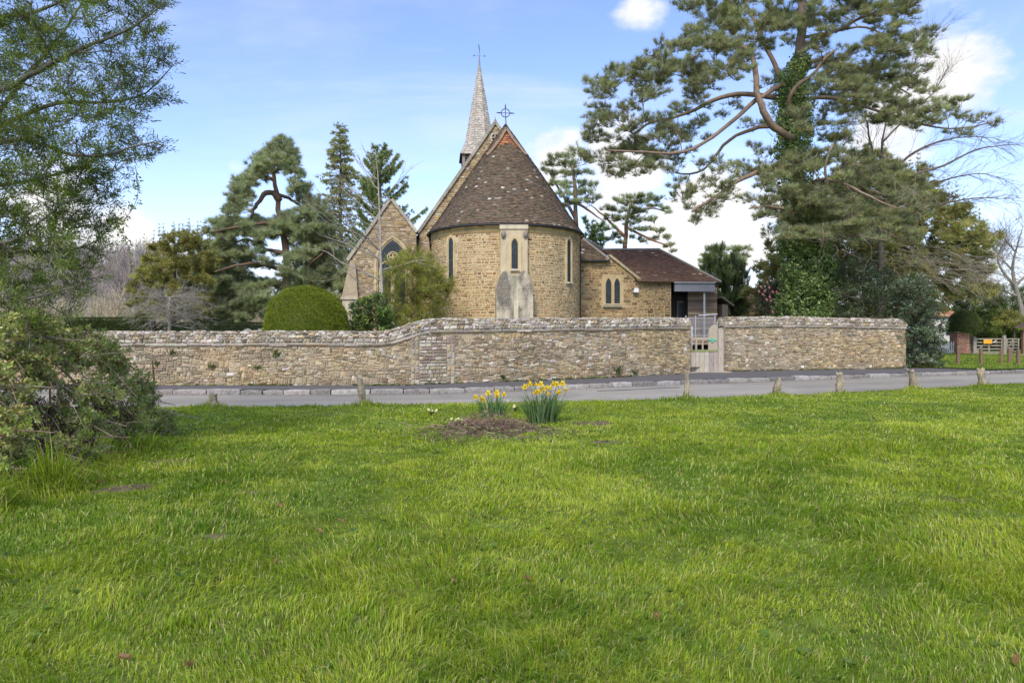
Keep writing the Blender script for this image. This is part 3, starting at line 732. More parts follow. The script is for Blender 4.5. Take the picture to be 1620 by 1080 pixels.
def col_nave(u, v, n):
    c = pick([(.37, .29, .17), (.30, .22, .12), (.45, .37, .245), (.24, .165, .09), (.41, .29, .12), (.50, .43, .32)], n, (3, 2.5, 2, 1.4, 2, 1))
    return vary(c, .17, .04)
def verge(mb, a, b, w=.09, t=.13, proud=.08, col=(.36, .33, .26), back=.45):
    d_ = unit(b-a); n_ = unit(np.cross(d_, EY)); n_ = n_ if n_[2] > 0 else -n_
    L_ = np.linalg.norm(b-a); k = max(1, int(L_/.7)); e = np.linspace(0, L_, k+1)
    for i in range(k):
        c = a+d_*(e[i]+e[i+1])/2+n_*t*.3+EY*(back/2-proud); mb.box(c, d_*((e[i+1]-e[i])/2-.006), EY*(back/2+proud/2), n_*t*.5, vary(np.array([col]), .12, .03)[0])
yn = 5.5
nave, xz = gable_wall('nave_gable', yn, [(663, 540), (860, 540), (905, 372), (783.5, 196.5), (663, 368)], .6, col_nave, 61, keep=lambda u, v: np.hypot(u.mean(1)-LP(783, 218, yn)[0], v.mean(1)-LP(783, 218, yn)[1]) > .3)
A_ = Lc(xz[3][0], yn, xz[3][1]); Bl = Lc(xz[4][0], yn, xz[4][1]); Br = Lc(xz[2][0], yn, xz[2][1])
mb = MB(); verge(mb, Bl-(A_-Bl)*.015, A_+EZ*.03, t=.16); verge(mb, Br, A_+EZ*.03, t=.16)
mb.tube([A_+EZ*.05, A_+EZ*.2, A_+EZ*.3], [.10, .07, .02], 7, (.25, .23, .19)); mb.tube([A_+EZ*.25, A_+EZ*.42], [.02, .005], 5, (.06, .06, .06)); mb.build('gable_coping', M['coping'], nave)
ox, oz = LP(783, 218, yn); mb = MB(); oc = Lc(ox, yn-.03, oz)
an = np.linspace(0, 2*np.pi, 21)[:-1]
mb.ring([oc+EX*.27*math.cos(t)+EZ*.27*math.sin(t)-EY*.02 for t in an], [oc+EX*.19*math.cos(t)+EZ*.19*math.sin(t)-EY*.02 for t in an], EY*.08, (.46, .41, .31))
for t in (.0, 1.5708): mb.box(oc, (EX*math.cos(t)+EZ*math.sin(t))*.19, EY*.02, (-EX*math.sin(t)+EZ*math.cos(t))*.028, (.46, .41, .31))
oc_ = mb.build('oculus', M['ashlar'], nave); mb = MB(); mb.poly([oc+EX*.2*math.cos(t)+EZ*.2*math.sin(t)+EY*.015 for t in an], (.03, .03, .03)); mb.build('opening', M['dark'], oc_)
zr = xz[3][1]; xr = xz[3][0]
mb = MB()
for s_, (xe, ze) in ((-1, xz[4]), (1, xz[2])):
    O = Lc(xe+s_*.12, yn+.55, ze-.12); sl = np.array([xr-xe-s_*.12, zr-ze+.12]); ln = np.hypot(*sl); Uu = unit(EX*sl[0]+EZ*sl[1])
    Sx = planeS(Lc(xe+s_*.12, yn+18, ze-.12), -EY, Uu) if s_ < 0 else planeS(O, EY, Uu)
    tiles(mb, Sx, 0, ln, .16, .3, col_tile, lambda v: (0, 17.4), lift=.02, seed=6)
    mb.quads([[O, Lc(xe+s_*.12, yn+18, ze-.12), Lc(xr, yn+18, zr-.02), Lc(xr, yn+.55, zr-.02)]], (.1, .07, .05))
mb.build('nave_roof', M['tile'], church)
mb = MB()
for xe, ze in (xz[4], xz[2]): mb.quads([[Lc(xe, yn+.6, 0), Lc(xe, yn+18, 0), Lc(xe, yn+18, ze), Lc(xe, yn+.6, ze)]], (.38, .29, .17))
mb.poly([Lc(xz[4][0], yn+18, 0), Lc(xz[2][0], yn+18, 0), Lc(xz[2][0], yn+18, xz[2][1]), Lc(xr, yn+18, zr), Lc(xz[4][0], yn+18, xz[4][1])], (.38, .29, .17))
mb.build('nave_wall', M['stone'], church)

# side aisle with its traceried window
ya = 5.0
aw = LP(621.5, 376, ya)
def keep_aisle(u, v):
    o = arch(.93, 2.0, LP(621, 420, ya)[1], aw[1]+.12)
    return ~((np.abs(u.mean(1)-aw[0]) < .98) & (v.mean(1) < LP(621, 420, ya)[1])) & ~((np.hypot((u.mean(1)-aw[0])/1.0, (v.mean(1)-LP(621, 420, ya)[1])/(aw[1]-LP(621, 420, ya)[1]+.1)) < .93) & (v.mean(1) > LP(621, 420, ya)[1]-.01))
aisle, xa = gable_wall('aisle_gable', ya, [(553, 540), (658.5, 540), (658.5, 368), (618.5, 317), (553.5, 409)], .6, col_nave, 71, keep=keep_aisle)
mb = MB(); Aa = Lc(xa[3][0], ya, xa[3][1]); Ll = Lc(xa[4][0], ya, xa[4][1]); Lr = Lc(xa[2][0], ya, xa[2][1])
verge(mb, Ll-(Aa-Ll)*.04, Aa+EZ*.03, t=.16); verge(mb, Lr, Aa+EZ*.03, t=.16); mb.build('gable_coping', M['coping'], aisle)
mb = MB()
for s_, (xe, ze) in ((-1, xa[4]), (1, xa[2])):
    sl = np.array([xa[3][0]-xe, xa[3][1]-ze]); ln = np.hypot(*sl); Uu = unit(EX*sl[0]+EZ*sl[1])
    Sx = planeS(Lc(xe, ya+14, ze-.1), -EY, Uu) if s_ < 0 else planeS(Lc(xe, ya+.55, ze-.1), EY, Uu)
    tiles(mb, Sx, 0, ln, .16, .3, col_tile, lambda v: (0, 13.4), lift=.02, seed=8)
    mb.quads([[Lc(xe, ya+.55, ze-.12), Lc(xe, ya+14, ze-.12), Lc(xa[3][0], ya+14, xa[3][1]-.12), Lc(xa[3][0], ya+.55, xa[3][1]-.12)]], (.1, .07, .05))
mb.build('aisle_roof', M['tile'], church)
mb = MB(); mb.quads([[Lc(xa[4][0], ya+.6, 0), Lc(xa[4][0], ya+14, 0), Lc(xa[4][0], ya+14, xa[4][1]), Lc(xa[4][0], ya+.6, xa[4][1])]], (.38, .29, .17))
mb.poly([Lc(xa[4][0], ya+14, 0), Lc(xa[2][0], ya+14, 0), Lc(xa[2][0], ya+14, xa[2][1]), Lc(xa[3][0], ya+14, xa[3][1]), Lc(xa[4][0], ya+14, xa[4][1])], (.38, .29, .17)); mb.build('aisle_wall', M['stone'], church)
# tracery: moulded arch, two lights and a cusped circle
zs_ = LP(621, 420, ya)[1]; O = Lc(aw[0], ya, 0); Nf = -EY
win = None
to3 = lambda p, d: np.array([O+EX*a+EZ*b+Nf*d for a, b in p])
mb = MB(); stc = (.52, .41, .24)
o1, o2, o3 = arch(.98, 1.2, zs_, aw[1]+.10), arch(.86, 1.25, zs_, aw[1]), arch(.76, 1.3, zs_, aw[1]-.13)
mb.ring(to3(o1, .10), to3(o2, .08), EY*.14, stc); mb.ring(to3(o2, .05), to3(o3, .0), EY*.06, np.array(stc)*.92)
win = mb.build('traceried_window', M['ashlar'], aisle)
mb = MB(); mb.poly(to3(arch(.77, 1.3, zs_, aw[1]-.12), .006), (.05, .06, .07)); mb.build('glass', M['glass'], win)
mb = MB()
mb.box(O+EZ*((1.3+zs_-.1)/2)+Nf*.03, EX*.05, EY*.04, EZ*((zs_-.1-1.3)/2), stc)
for s_ in (-1, 1):
    q = arch(.34, 1.3, zs_-.25, zs_+.25); q2 = arch(.28, 1.3, zs_-.25, zs_+.16); q = q+[s_*.385, 0]; q2 = q2+[s_*.385, 0]; mb.ring(to3(q, .06), to3(q2, .05), EY*.06, stc)
zc = zs_+.44; an = np.linspace(0, 2*np.pi, 25)[:-1]
mb.ring(to3([(.31*math.cos(t), zc+.31*math.sin(t)) for t in an], .07), to3([(.25*math.cos(t), zc+.25*math.sin(t)) for t in an], .06), EY*.06, stc)
for k in range(4):
    t0 = k*np.pi/2+.785; cx_, cz_ = .11*math.cos(t0), zc+.11*math.sin(t0)
    mb.ring(to3([(cx_+.125*math.cos(t), cz_+.125*math.sin(t)) for t in an], .055), to3([(cx_+.085*math.cos(t), cz_+.085*math.sin(t)) for t in an], .05), EY*.05, stc)
mb.build('tracery', M['ashlar'], win)
# raking buttress at the aisle corner
mb = MB(); yq = ya-.25
sh = [(552, 430), (556, 410), (566, 470), (540.5, 468)]
mb.prism(lp([(540.5, 469), (566, 469), (562, 415), (554, 412)], yq), EY*.9, (.36, .29, .19))
mb.prism(lp([(541.5, 540), (565, 540), (565, 473), (541.5, 473)], yq+.02), EY*.86, (.47, .41, .30))
mb.prism(lp([(538, 473.5), (568, 473.5), (567, 468.5), (539.5, 468.5)], yq-.06), EY*.98, (.46, .39, .27))
mb.build('corner_buttress', M['ashlar'], aisle)
# downpipes
for px, y0, y1, yl in ((684.5, 385, 540, .9), (917.8, 374, 540, .6)):
    mb = MB(); a = LP(px, y0, yl); mb.tube([Lc(a[0], yl, a[1]), Lc(a[0], yl, .3)], .045, 8, (.03, .03, .03)); mb.build('downpipe', M['iron'], church, smooth=True)

# spire over the west end
ysp = 23.0
def ring8(hw, z, n=8, sq=0.0):
    t = np.arange(8)*np.pi/4+np.pi/8; r = hw/math.cos(np.pi/8)
    x, y = np.cos(t)*r, np.sin(t)*r
    if sq: x = x*(1-sq)+np.sign(x)*hw*sq; y = y*(1-sq)+np.sign(y)*hw*sq
    return Lc(sx0+x, ysp+y, z+0*x)
sx0, ztip = LP(758.3, 99.5, ysp); _, zb = LP(757, 226, ysp); _, zsk = LP(757, 251, ysp)
hwb = (LP(779.5, 226, ysp)[0]-LP(736.2, 226, ysp)[0])/2; hws = hwb*1.42
spire = None
PAL_S = [(.42, .38, .31), (.48, .44, .36), (.34, .30, .24), (.52, .48, .40), (.38, .33, .245)]
def col_sh(u, v, n): return vary(pick(PAL_S, n)*.55+np.array([.41, .37, .30])*.45, .08, .02)
mb = MB()
def facet(b0, b1, t0, t1, seed, gauge=.2, tw=.17):
    b0, b1, t0, t1 = map(np.array, (b0, b1, t0, t1)); H = np.linalg.norm((t0+t1)/2-(b0+b1)/2)
    N_ = unit(np.cross(b1-b0, (t0+t1)/2-(b0+b1)/2))
    def S(u, v, d):
        s = (np.asarray(v)/H)[..., None]; a = b0+(t0-b0)*s; b = b1+(t1-b1)*s
        return a+(b-a)*np.asarray(u)[..., None]+N_*np.asarray(d)[..., None]
    w0, w1 = np.linalg.norm(b1-b0), np.linalg.norm(t1-t0)
    tiles(mb, S, 0, H, gauge, tw, col_sh, lambda v: (0, 1), lift=.025, scale_u=lambda v: w0+(w1-w0)*v/H, seed=seed)
    mb.quads([[b0, b1, t1, t0]], (.25, .22, .18))
lowr, top = ring8(hwb, zb), ring8(.02, ztip)
sk = ring8(hws, zsk, sq=1.0)
for i in range(8):
    j = (i+1) % 8
    facet(lowr[i], lowr[j], top[i], top[j], i)
    facet(sk[i], sk[j]+(sk[i]-sk[j])*1e-4+np.array([1e-4, 0, 0]), lowr[i], lowr[j], i+20)
spire = mb.build('spire', M['shingle'], church)
mb = MB(); hq = hws*.9
for s_ in (-1, 1):
    for s2 in (-1, 1): mb.box(Lc(sx0+s_*(hq-.1), ysp+s2*(hq-.1), zsk-.9), EX*.1, EY*.1, EZ*.9, (.26, .235, .20))
for k in range(7):
    z = zsk-.12-k*.2
    for s_ in (-1, 1):
        mb.box(Lc(sx0, ysp+s_*(hq-.08), z), EX*(hq-.2), EY*.07+EZ*.05*s_, EZ*.025, (.15, .135, .12)); mb.box(Lc(sx0+s_*(hq-.08), ysp, z), EX*.07-EZ*.05*s_, EY*(hq-.2), EZ*.025, (.15, .135, .12))
mb.box(Lc(sx0, ysp, zsk-1.0), EX*(hq-.25), EY*(hq-.25), EZ*1.0, (.03, .03, .03)); mb.box(Lc(sx0, ysp, zsk-2.4), EX*hq, EY*hq, EZ*.8, (.26, .23, .19)); mb.box(Lc(sx0, ysp, zsk-.03), EX*(hws+.02), EY*(hws+.02), EZ*.03, (.13, .12, .10))
mb.build('bell_turret', M['wood'], spire)
mb = MB(); a = Lc(sx0, ysp, ztip-.3); mb.tube([a, a+EZ*.6, a+EZ*1.0], [.09, .05, .03], 6, (.2, .2, .2)); mb.tube([a+EZ*.6, a+EZ*1.15], [.02, .012], 5, (.05, .05, .05))
b_ = a+EZ*.85
mb.tube([b_+EZ*.25, b_+EZ*.5+EX*.02, b_+EZ*.75-EX*.03, b_+EZ*.95-EX*.06], [.018, .03, .045, .01], 5, (.05, .05, .05))
mb.tube([b_-EX*.4, b_+EX*.4], .007, 5, (.05, .05, .05))
for d_ in (-1, 1): mb.ell(b_+EX*.42*d_, (.06, .03, .06), (.05, .05, .05), 8, 6)
mb.build('weathervane', M['iron'], spire)

# vestry and porch to the right
yv = 1.5
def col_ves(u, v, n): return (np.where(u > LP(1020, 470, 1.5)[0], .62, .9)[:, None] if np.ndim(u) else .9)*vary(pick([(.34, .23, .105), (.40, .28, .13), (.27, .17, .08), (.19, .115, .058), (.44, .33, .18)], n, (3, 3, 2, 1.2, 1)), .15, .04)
kv = lambda u, v: ~((np.abs(u.mean(1)-LP(969.5, 460, yv)[0]) < .62) & (v.mean(1) > LP(969, 484, yv)[1]-.02) & (v.mean(1) < LP(969, 436, yv)[1]+.02))
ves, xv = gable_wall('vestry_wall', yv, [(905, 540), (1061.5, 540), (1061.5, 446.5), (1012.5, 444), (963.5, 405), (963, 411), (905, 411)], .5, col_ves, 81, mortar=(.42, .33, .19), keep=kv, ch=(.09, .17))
mb = MB(); PV = lambda px, py, yl=yv: (lambda t: Lc(t[0], yl, t[1]))(LP(px, py, yl))
verge(mb, PV(1012.5, 444), PV(963.0, 404.5), t=.12, col=(.38, .31, .19), back=.3); mb.box(PV(1037, 446)+EY*.1, EX*.78, EY*.2, EZ*.05, (.33, .28, .19)); mb.build('coping', M['coping'], ves)
mb = MB()                                                # ashlar panel with two lancets
pan = [PV(a, b, yv-.04) for a, b in ((951, 486.5), (986.5, 486.5), (986.5, 446), (981, 438), (972, 434), (966, 434), (957, 438), (952, 446))]
mb.prism(pan, EY*.05, (.45, .345, .19)); panel = mb.build('window', M['ashlar'], ves)
for px in (962.7, 976.3):
    xx, z0 = LP(px, 480.5, yv-.04); _, z1 = LP(px, 440.5, yv-.04)
    window(Lc(xx, yv-.04, 0), EX, -EY, .128, z0, z1-.32, z1, .05, panel, proud=.035, sill=False, name='light')
mb = MB(); mb.box(PV(969.5, 484, yv-.09), EX*.46, EY*.06, EZ*.05, (.30, .27, .2)); mb.build('sill', M['ashlar'], panel)
mb = MB(); mb.box(PV(1006, 459, yv-.12), EX*.11, EY*.10, EZ*.10, (.75, .75, .74)); mb.box(PV(1006, 462.3, yv-.14), EX*.13, EY*.12, EZ*.02, (.5, .5, .5)); mb.box(PV(1001.5, 457, yv-.05), EX*.02, EY*.05, EZ*.04, (.05, .05, .05)); mb.build('flood_lamp', M['white'], ves)
def col_red(u, v, n):
    c = pick([(.15, .085, .055), (.17, .094, .06), (.13, .078, .052), (.15, .097, .066)], n, (3, 2, 2, 2)); q = np.clip((fbm(u*1.1, v*2, 92)-.55)*5, 0, 1)
    c = np.where((rng.random(n) < .015+.12*q*np.clip(1.8-v, 0, 1))[:, None], pick([(.40, .36, .29), (.28, .24, .19)], n), c); return vary(c, .13, .04)
def roof_poly(mb, pts, colfn, gauge=.1, tw=.17, seed=1):
    """pts 3D: eave left, eave right, then the rest of the (planar, convex) slope"""
    pts = [np.array(p, float) for p in pts]; O = pts[0]; R = unit(pts[1]-pts[0]); n = unit(np.cross(R, pts[2]-pts[0])); U = np.cross(n, R)
    uv = np.array([((p-O)@R, (p-O)@U) for p in pts])
    def ur(v):
        X = []
        for i in range(len(uv)):
            a, b = uv[i], uv[(i+1) % len(uv)]
            if (a[1]-v)*(b[1]-v) < 0: X.append(a[0]+(b[0]-a[0])*(v-a[1])/(b[1]-a[1]))
        return (min(X), max(X)) if len(X) > 1 else (0, 0)
    tiles(mb, planeS(O, R, U), 0, uv[:, 1].max(), gauge, tw, colfn, ur, lift=.02, seed=seed)
    mb.poly([p-n*.012 for p in pts], (.10, .06, .045))
mb = MB(); ye = yv-.22                                   # small hipped roof next to the apse
e0, e1 = PV(908, 411.5, ye), PV(964.5, 411, ye); tp = PV(917, 374.5, yv+1.5); tpl = PV(905, 374.5, yv+1.5); hip = PV(963.5, 404.5, yv+.05)
roof_poly(mb, [e0, e1, tp, tpl], col_tile, seed=3)
e2 = PV(962, 410, ye)
mb.poly([e1, PV(958, 397.5, yv+4.0), tp], (.12, .085, .065))
vr = mb.build('vestry_roof', M['tile'], church)
mb = MB(); mb.tube([e1+EZ*.02, tp+EZ*.03], .06, 6, (.28, .26, .22)); mb.tube([tp+EZ*.03, PV(958, 396.5, yv+4.0)], .06, 6, (.28, .26, .22)); mb.tube([e0-EZ*.05-EY*.04, e1-EZ*.05-EY*.04], .05, 6, (.03, .03, .03)); mb.build('hip_capping', M['lead'], vr)
mb = MB()                                                # broad tiled roof over the porch
ep = yv-.35; yr_ = yv+2.6
rl, rr_ = PV(953, 396, yr_), PV(1043, 395.5, yr_); el, er = PV(1010, 445.5, ep), PV(1141, 452.5, ep); er = el+unit(EX)*np.dot(er-el, EX)
vl = PV(962, 404.5, yv+.3)
roof_poly(mb, [el, er, rr_, rl], col_red, seed=9)
mb.quads([[er, er+EY*5.6, rr_+EY*.6, rr_]], (.15, .075, .055))
pr = mb.build('porch_roof', M['tile'], church)
mb = MB(); mb.tube([rl+EZ*.04, rr_+EZ*.04], .07, 6, (.25, .235, .215)); mb.tube([rr_+EZ*.04, er+EZ*.03], .06, 6, (.27, .25, .22)); mb.build('ridge_capping', M['lead'], pr)
mb = MB(); mb.box((PV(1063, 454, ep+.12)+PV(1134, 454, ep+.12))/2, EX*1.04, EY*.06, EZ*.225, (.20, .205, .225)); mb.box((PV(1063, 447, ep+.06)+PV(1134, 447, ep+.06))/2, EX*1.06, EY*.08, EZ*.035, (.26, .265, .28))
mb.build('fascia', M['lead'], pr)
# recess: door, boarded wall, post
mb = MB(); yd = yv+1.3
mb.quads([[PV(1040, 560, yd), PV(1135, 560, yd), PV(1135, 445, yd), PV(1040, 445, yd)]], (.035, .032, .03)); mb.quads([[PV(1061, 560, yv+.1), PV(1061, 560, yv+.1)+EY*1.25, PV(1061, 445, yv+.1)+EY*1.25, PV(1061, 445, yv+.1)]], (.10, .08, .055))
mb.build('porch_back_wall', M['wood'], church)
mb = MB(); ybd = yv+.75
x0, z0 = LP(1088, 545, ybd); x1, z1 = LP(1134, 455, ybd); nb = int((z1-z0)/.15)
for k in range(nb):
    z = z0+(z1-z0)*k/nb; c = vary(pick([(.29, .215, .15), (.34, .255, .18), (.21, .155, .11)], 1), .14, .03)[0]; g_ = rng.normal(0, .008)
    a = Lc(x0, ybd-.03-.02, z+g_); mb.quads([[Lc(x0, ybd-.05, z+g_), Lc(x1, ybd-.05, z-g_), Lc(x1, ybd+.0, z+.17), Lc(x0, ybd+.0, z+.17)], [Lc(x0, ybd, z+g_), Lc(x1, ybd, z-g_), Lc(x1, ybd-.05, z-g_), Lc(x0, ybd-.05, z+g_)]], c)
    mb.quads([[Lc(x1, ybd-.05, z-g_), Lc(x1, ybd+3, z-g_), Lc(x1, ybd+3, z+.17), Lc(x1, ybd, z+.17)]], c)
mb.quads([[Lc(x0, ybd, z0), Lc(x0, yd, z0), Lc(x0, yd, z1), Lc(x0, ybd, z1)]], (.06, .05, .045)); mb.build('weatherboarding', M['wood'], church)
mb = MB(); mb.box(PV(1140, 478, yv+1.6), EX*.32-EZ*.22, EY*1.0, (EX*.4+EZ*.9)*.04, (.13, .11, .09)); mb.box(PV(1137.5, 515, yv+1.6), EX*.16, EY*.8, EZ*1.1, (.14, .12, .10)); mb.build('lean_to', M['wood'], church)
mb = MB(); fr = [(1071, 540), (1084.5, 540), (1084.5, 476), (1071, 476)]; fi = [(1073.2, 540), (1082.2, 540), (1082.2, 479), (1073.2, 479)]
mb.ring([PV(a, b, yd-.04) for a, b in fr], [PV(a, b, yd-.04) for a, b in fi], EY*.04, (.16, .135, .11)); dr = mb.build('door', M['wood'], church)
mb = MB(); mb.quads([[PV(a, b, yd-.012) for a, b in fi]], (.03, .04, .045)); mb.build('glass', M['glass'], dr)
mb = MB(); mb.box((PV(1114, 462, ep+.25)+PV(1114, 540, ep+.25))/2, EX*.045, EY*.045, EZ*1.2, (.34, .35, .37)); mb.build('porch_post', M['metal'], church)
for _o in list(C.objects):                               # labels on parts that look unlike their neighbours
    pass
GRASS_N = 860000
# ================================================================ SMALL THINGS
def _lf(n, el, w, L, seed, up=0):
    r = np.random.default_rng(seed); V, T = [], []
    for i in range(n):
        a = i*2*np.pi/n+r.uniform(-.2, .2); e = math.radians(el+r.uniform(-8, 8)); d = np.array([math.sin(e)*math.cos(a), math.sin(e)*math.sin(a), math.cos(e)]); s = unit(np.cross(d, [0, 0, 1.0])); k = len(V); l = L*r.uniform(.8, 1.15)
        V += [np.zeros(3), d*l*.55+s*w*.5, d*l, d*l*.55-s*w*.5]; T += [(k, k+1, k+2), (k, k+2, k+3)]
    return np.array(V), np.array(T)
T_flat = _lf(5, 82, .75, 1.0, 1); T_one = _lf(1, 12, .45, 1.0, 2); T_ros = _lf(7, 68, .5, 1.0, 3)
# rough oak posts along the green
POSTS = [(339.5, 647, 622, 0, .082, 'short squat stump of an oak post, leftmost along the edge of the green'), (581, 643, 594, -13, .075, 'oak post leaning left with yellow lichen, in front of the rebuilt wall strip'), (1079, 631, 587, 1, .065, 'thin pale oak post standing in front of the wooden gate'), (1222, 627, 598.5, 3, .10, 'thick low grey oak post with weeds at its foot, right of the gate'), (1329, 628, 591, -3, .085, 'split oak post with pale streaked sides, in front of the right hand wall'), (1437, 617, 584, -9, .095, 'oak post leaning left in front of the holly bush'), (1527, 610, 580, 0, .10, 'cracked grey oak post nearest the right edge of the green')]
for px, py, pt, lean, r, lb in POSTS:
    b = G(px, py); b[1] = min(b[1], float(lawn_edge(b[0]))-.12); b[2] = lawn_z(b[0], b[1])-.02; h = (py-pt)/FOC*b[1]
    root = thing('oak_post', lb, 'post', b, 'oak posts along the green'); tx = math.tan(math.radians(lean))*h
    n, m = 9, 12; t = np.linspace(0, 1, m); an = np.arange(n)/n*2*np.pi; prof = 1+.22*(vnoise(an*1.3+px, an*0, 3)-.5)*2
    R = r*(1.0-.12*t)[:, None]*prof[None]*(1+rng.normal(0, .05, (m, n)))*(1+.12*np.sin(t*9+px)[:, None])
    X = np.stack([b[0]+tx*t[:, None]+R*np.cos(an)+.02*np.sin(t*6+px)[:, None], b[1]+R*np.sin(an), b[2]+h*t[:, None]+0*R], -1)
    X[-1, :, 2] += rng.uniform(-.07, .05, n)*min(1, h*2)
    c = pick([(.33, .28, .19), (.27, .23, .165), (.40, .33, .19), (.19, .155, .11)], m*n).reshape(m, n, 3); c = (c+np.roll(c, 1, 0)+np.roll(c, 2, 0))/3
    mb = MB(); Xc = np.concatenate([X, X[:, :1]], 1); cc = np.concatenate([c, c[:, :1]], 1); mb.grid(Xc, cc); mb.add(np.vstack([X[-1], X[-1].mean(0)-[0, 0, .02]]), [(i, (i+1) % n, n) for i in range(n)], (.33, .28, .19))
    mb.build('shaft', M['wood'], root, smooth=False)
    EXTRA.append((b[0], b[1]-.05, .22, .13)); EXTRA.append((b[0]+rng.normal(0, .2), b[1]-.1, .3, .07))
    for k in range(3): mb = MB(); a = rng.uniform(0, 6.28); z0 = rng.uniform(.1, .5)*h; mb.tube([b+np.array([tx*z0/h+math.cos(a)*r*.97, math.sin(a)*r*.97, z0]), b+np.array([tx*(z0/h+.3)+math.cos(a+.15)*r*.95, math.sin(a+.15)*r*.95, z0+.3*h])], .006, 4, (.07, .055, .04)); mb.build('crack', M['wood'], root)
FP = [(1515.7, 575.7, 548, .075, 'brown timber post on the far verge, in front of the brick pier'), (1552, 576, 551, .07, 'brown timber post on the far verge, below the orange sign'), (1584, 575.7, 551, .065, 'thinner brown post left of the close pair on the far verge'), (1597.6, 573, 551, .10, 'broad brown post, left one of the close pair on the far verge'), (1611, 576, 553, .08, 'dark brown post nearest the small timber shelter')]
for px, py, pt, r, lb in FP:
    b = G(px, py, .15); h = (py-pt)/FOC*b[1]; root = thing('verge_post', lb, 'post', b, 'timber posts on the far verge')
    mb = MB(); q = np.array([b-EZ*.05, b+EZ*h*.5+EX*rng.normal(0, .01), b+EZ*h]); mb.tube(q, [r, r*.97, r*.92], 9, (.20, .13, .085), lump=.05); mb.build('shaft', M['wood'], root)
    mb = MB(); mb.ell(b+EZ*h, (r*.93, r*.93, .02), (.27, .20, .14), 9, 5); mb.build('cut_end', M['wood'], root)

# the wooden wicket gate
YG = 25.25
g = lambda px, py, Y=YG: P(px, py, Y)
gate = thing('wooden_gate', 'weathered grey wooden wicket gate with boarded lower half, between the two walls', 'gate', g(1114, 588))
mb = MB()
for k in range(6):
    a, b = g(1092.5+k*7.25, 587.5), g(1092.5+(k+1)*7.25-.35, 556); c = vary(np.array([(.34, .305, .245)]), .12, .03)[0]; mb.box((a+b)/2, (abs(b[0]-a[0])/2, 0, 0), (0, .014+.004*(k % 2), 0), (0, 0, abs(b[2]-a[2])/2), c)
mb.build('boards', M['wood'], gate)
mb = MB(); a, b = g(1092.5, 556), g(1136, 553); mb.box((a+b)/2, ((b[0]-a[0])/2, 0, 0), (0, .035, 0), (0, 0, .035), (.22, .25, .10)); mb.build('mossy_rail', M['wood'], gate)
mb = MB(); a, b = g(1092.5, 537), g(1122, 533.5); mb.box((a+b)/2, ((b[0]-a[0])/2, 0, 0), (0, .03, 0), (0, 0, (b[2]-a[2])/2), (.38, .33, .25)); mb.build('top_rail', M['wood'], gate)
for px in (1094, 1101.5, 1111.5):
    mb = MB(); a, b = g(px, 554), g(px, 536); mb.box((a+b)/2, (.028, 0, 0), (0, .022, 0), (0, 0, (b[2]-a[2])/2), (.36, .31, .235)); mb.build('bar', M['wood'], gate)
mb = MB(); mb.prism([g(*q) for q in [(1120.5, 555), (1135.5, 555), (1135.5, 513), (1131, 513), (1125.5, 515.5), (1121.5, 521), (1120.5, 527)]], (0, .05, 0), (.36, .31, .225)); mb.build('curved_stile', M['wood'], gate)
mb = MB(); a, b = g(1121, 538.6, YG-.03), g(1133.5, 535.2, YG-.03); mb.box((a+b)/2, ((b[0]-a[0])/2, 0, 0), (0, .012, 0), (0, 0, (b[2]-a[2])/2), (.13, .42, .27)); mb.box((a+b)/2-EZ*.06, (.06, 0, 0), (0, .012, 0), (0, 0, .035), (.15, .45, .30)); mb.build('latch_plate', M['metal'], gate)
b = g(1139.5, 588.5, YG+.05); root = thing('gate_post', 'weathered grey post that the wicket gate closes against, at the right hand wall', 'post', b)
mb = MB(); mb.box(b+EZ*.78, (.10, 0, 0), (0, .09, 0), (0, 0, .80), (.37, .325, .255), taper=.06); mb.build('shaft', M['wood'], root); mb = MB(); mb.box(b+EZ*1.59, (.098, 0, 0), (0, .088, 0), (0, 0, .02), (.33, .30, .24), taper=.5); mb.build('weathered_top', M['wood'], root)
mb = MB(); q = G(1116, 589, .12); mb.box((q[0]+.1, 25.2, .125), (.85, 0, 0), (0, .3, 0), (0, 0, .02), (.40, .35, .26)); tag(mb.build('threshold', M['pave']), kind='structure')
# ramp railing behind the gate
YR = 28.0; r0 = P(1098, 545, YR); rail = thing('metal_railing', 'grey metal ramp railing with close upright bars behind the wicket gate', 'railing', r0)
for py in (503, 531.5): mb = MB(); mb.tube([P(1084, py, YR), P(1131, py, YR)], .018, 6, (.30, .31, .33)); mb.build('rail', M['metal'], rail)
for px in (1085, 1100.5, 1131): mb = MB(); mb.tube([P(px, 560, YR), P(px, 499, YR)], .026, 7, (.33, .34, .36)); mb.build('upright', M['metal'], rail)
bar = None
for k in range(22):
    px = 1087+k*2.0
    if bar is None: mb = MB(); mb.tube([P(px, 531.5, YR+.01), P(px, 503, YR+.01)], .009, 5, (.27, .28, .30)); bar = mb.build('bar', M['metal'], rail)
    else: c_ = bar.copy(); C.objects.link(c_); c_.parent = rail; c_.location = (2.0*k/FOC*YR, 0, 0)
mb = MB(); mb.tube([P(1105, 499, YR-.6), P(1135, 497, YR-.6)], .022, 7, (.45, .46, .48)); mb.build('handrail', M['metal'], rail)
mb = MB(); mb.tube([P(1087, 509, YR-1.2), P(1091, 511.5, YR-1.2), P(1094.6, 517, YR-1.2), P(1095, 548, YR-1.2)], .022, 7, (.62, .63, .64)); mb.build('bent_handrail', M['metal'], rail)

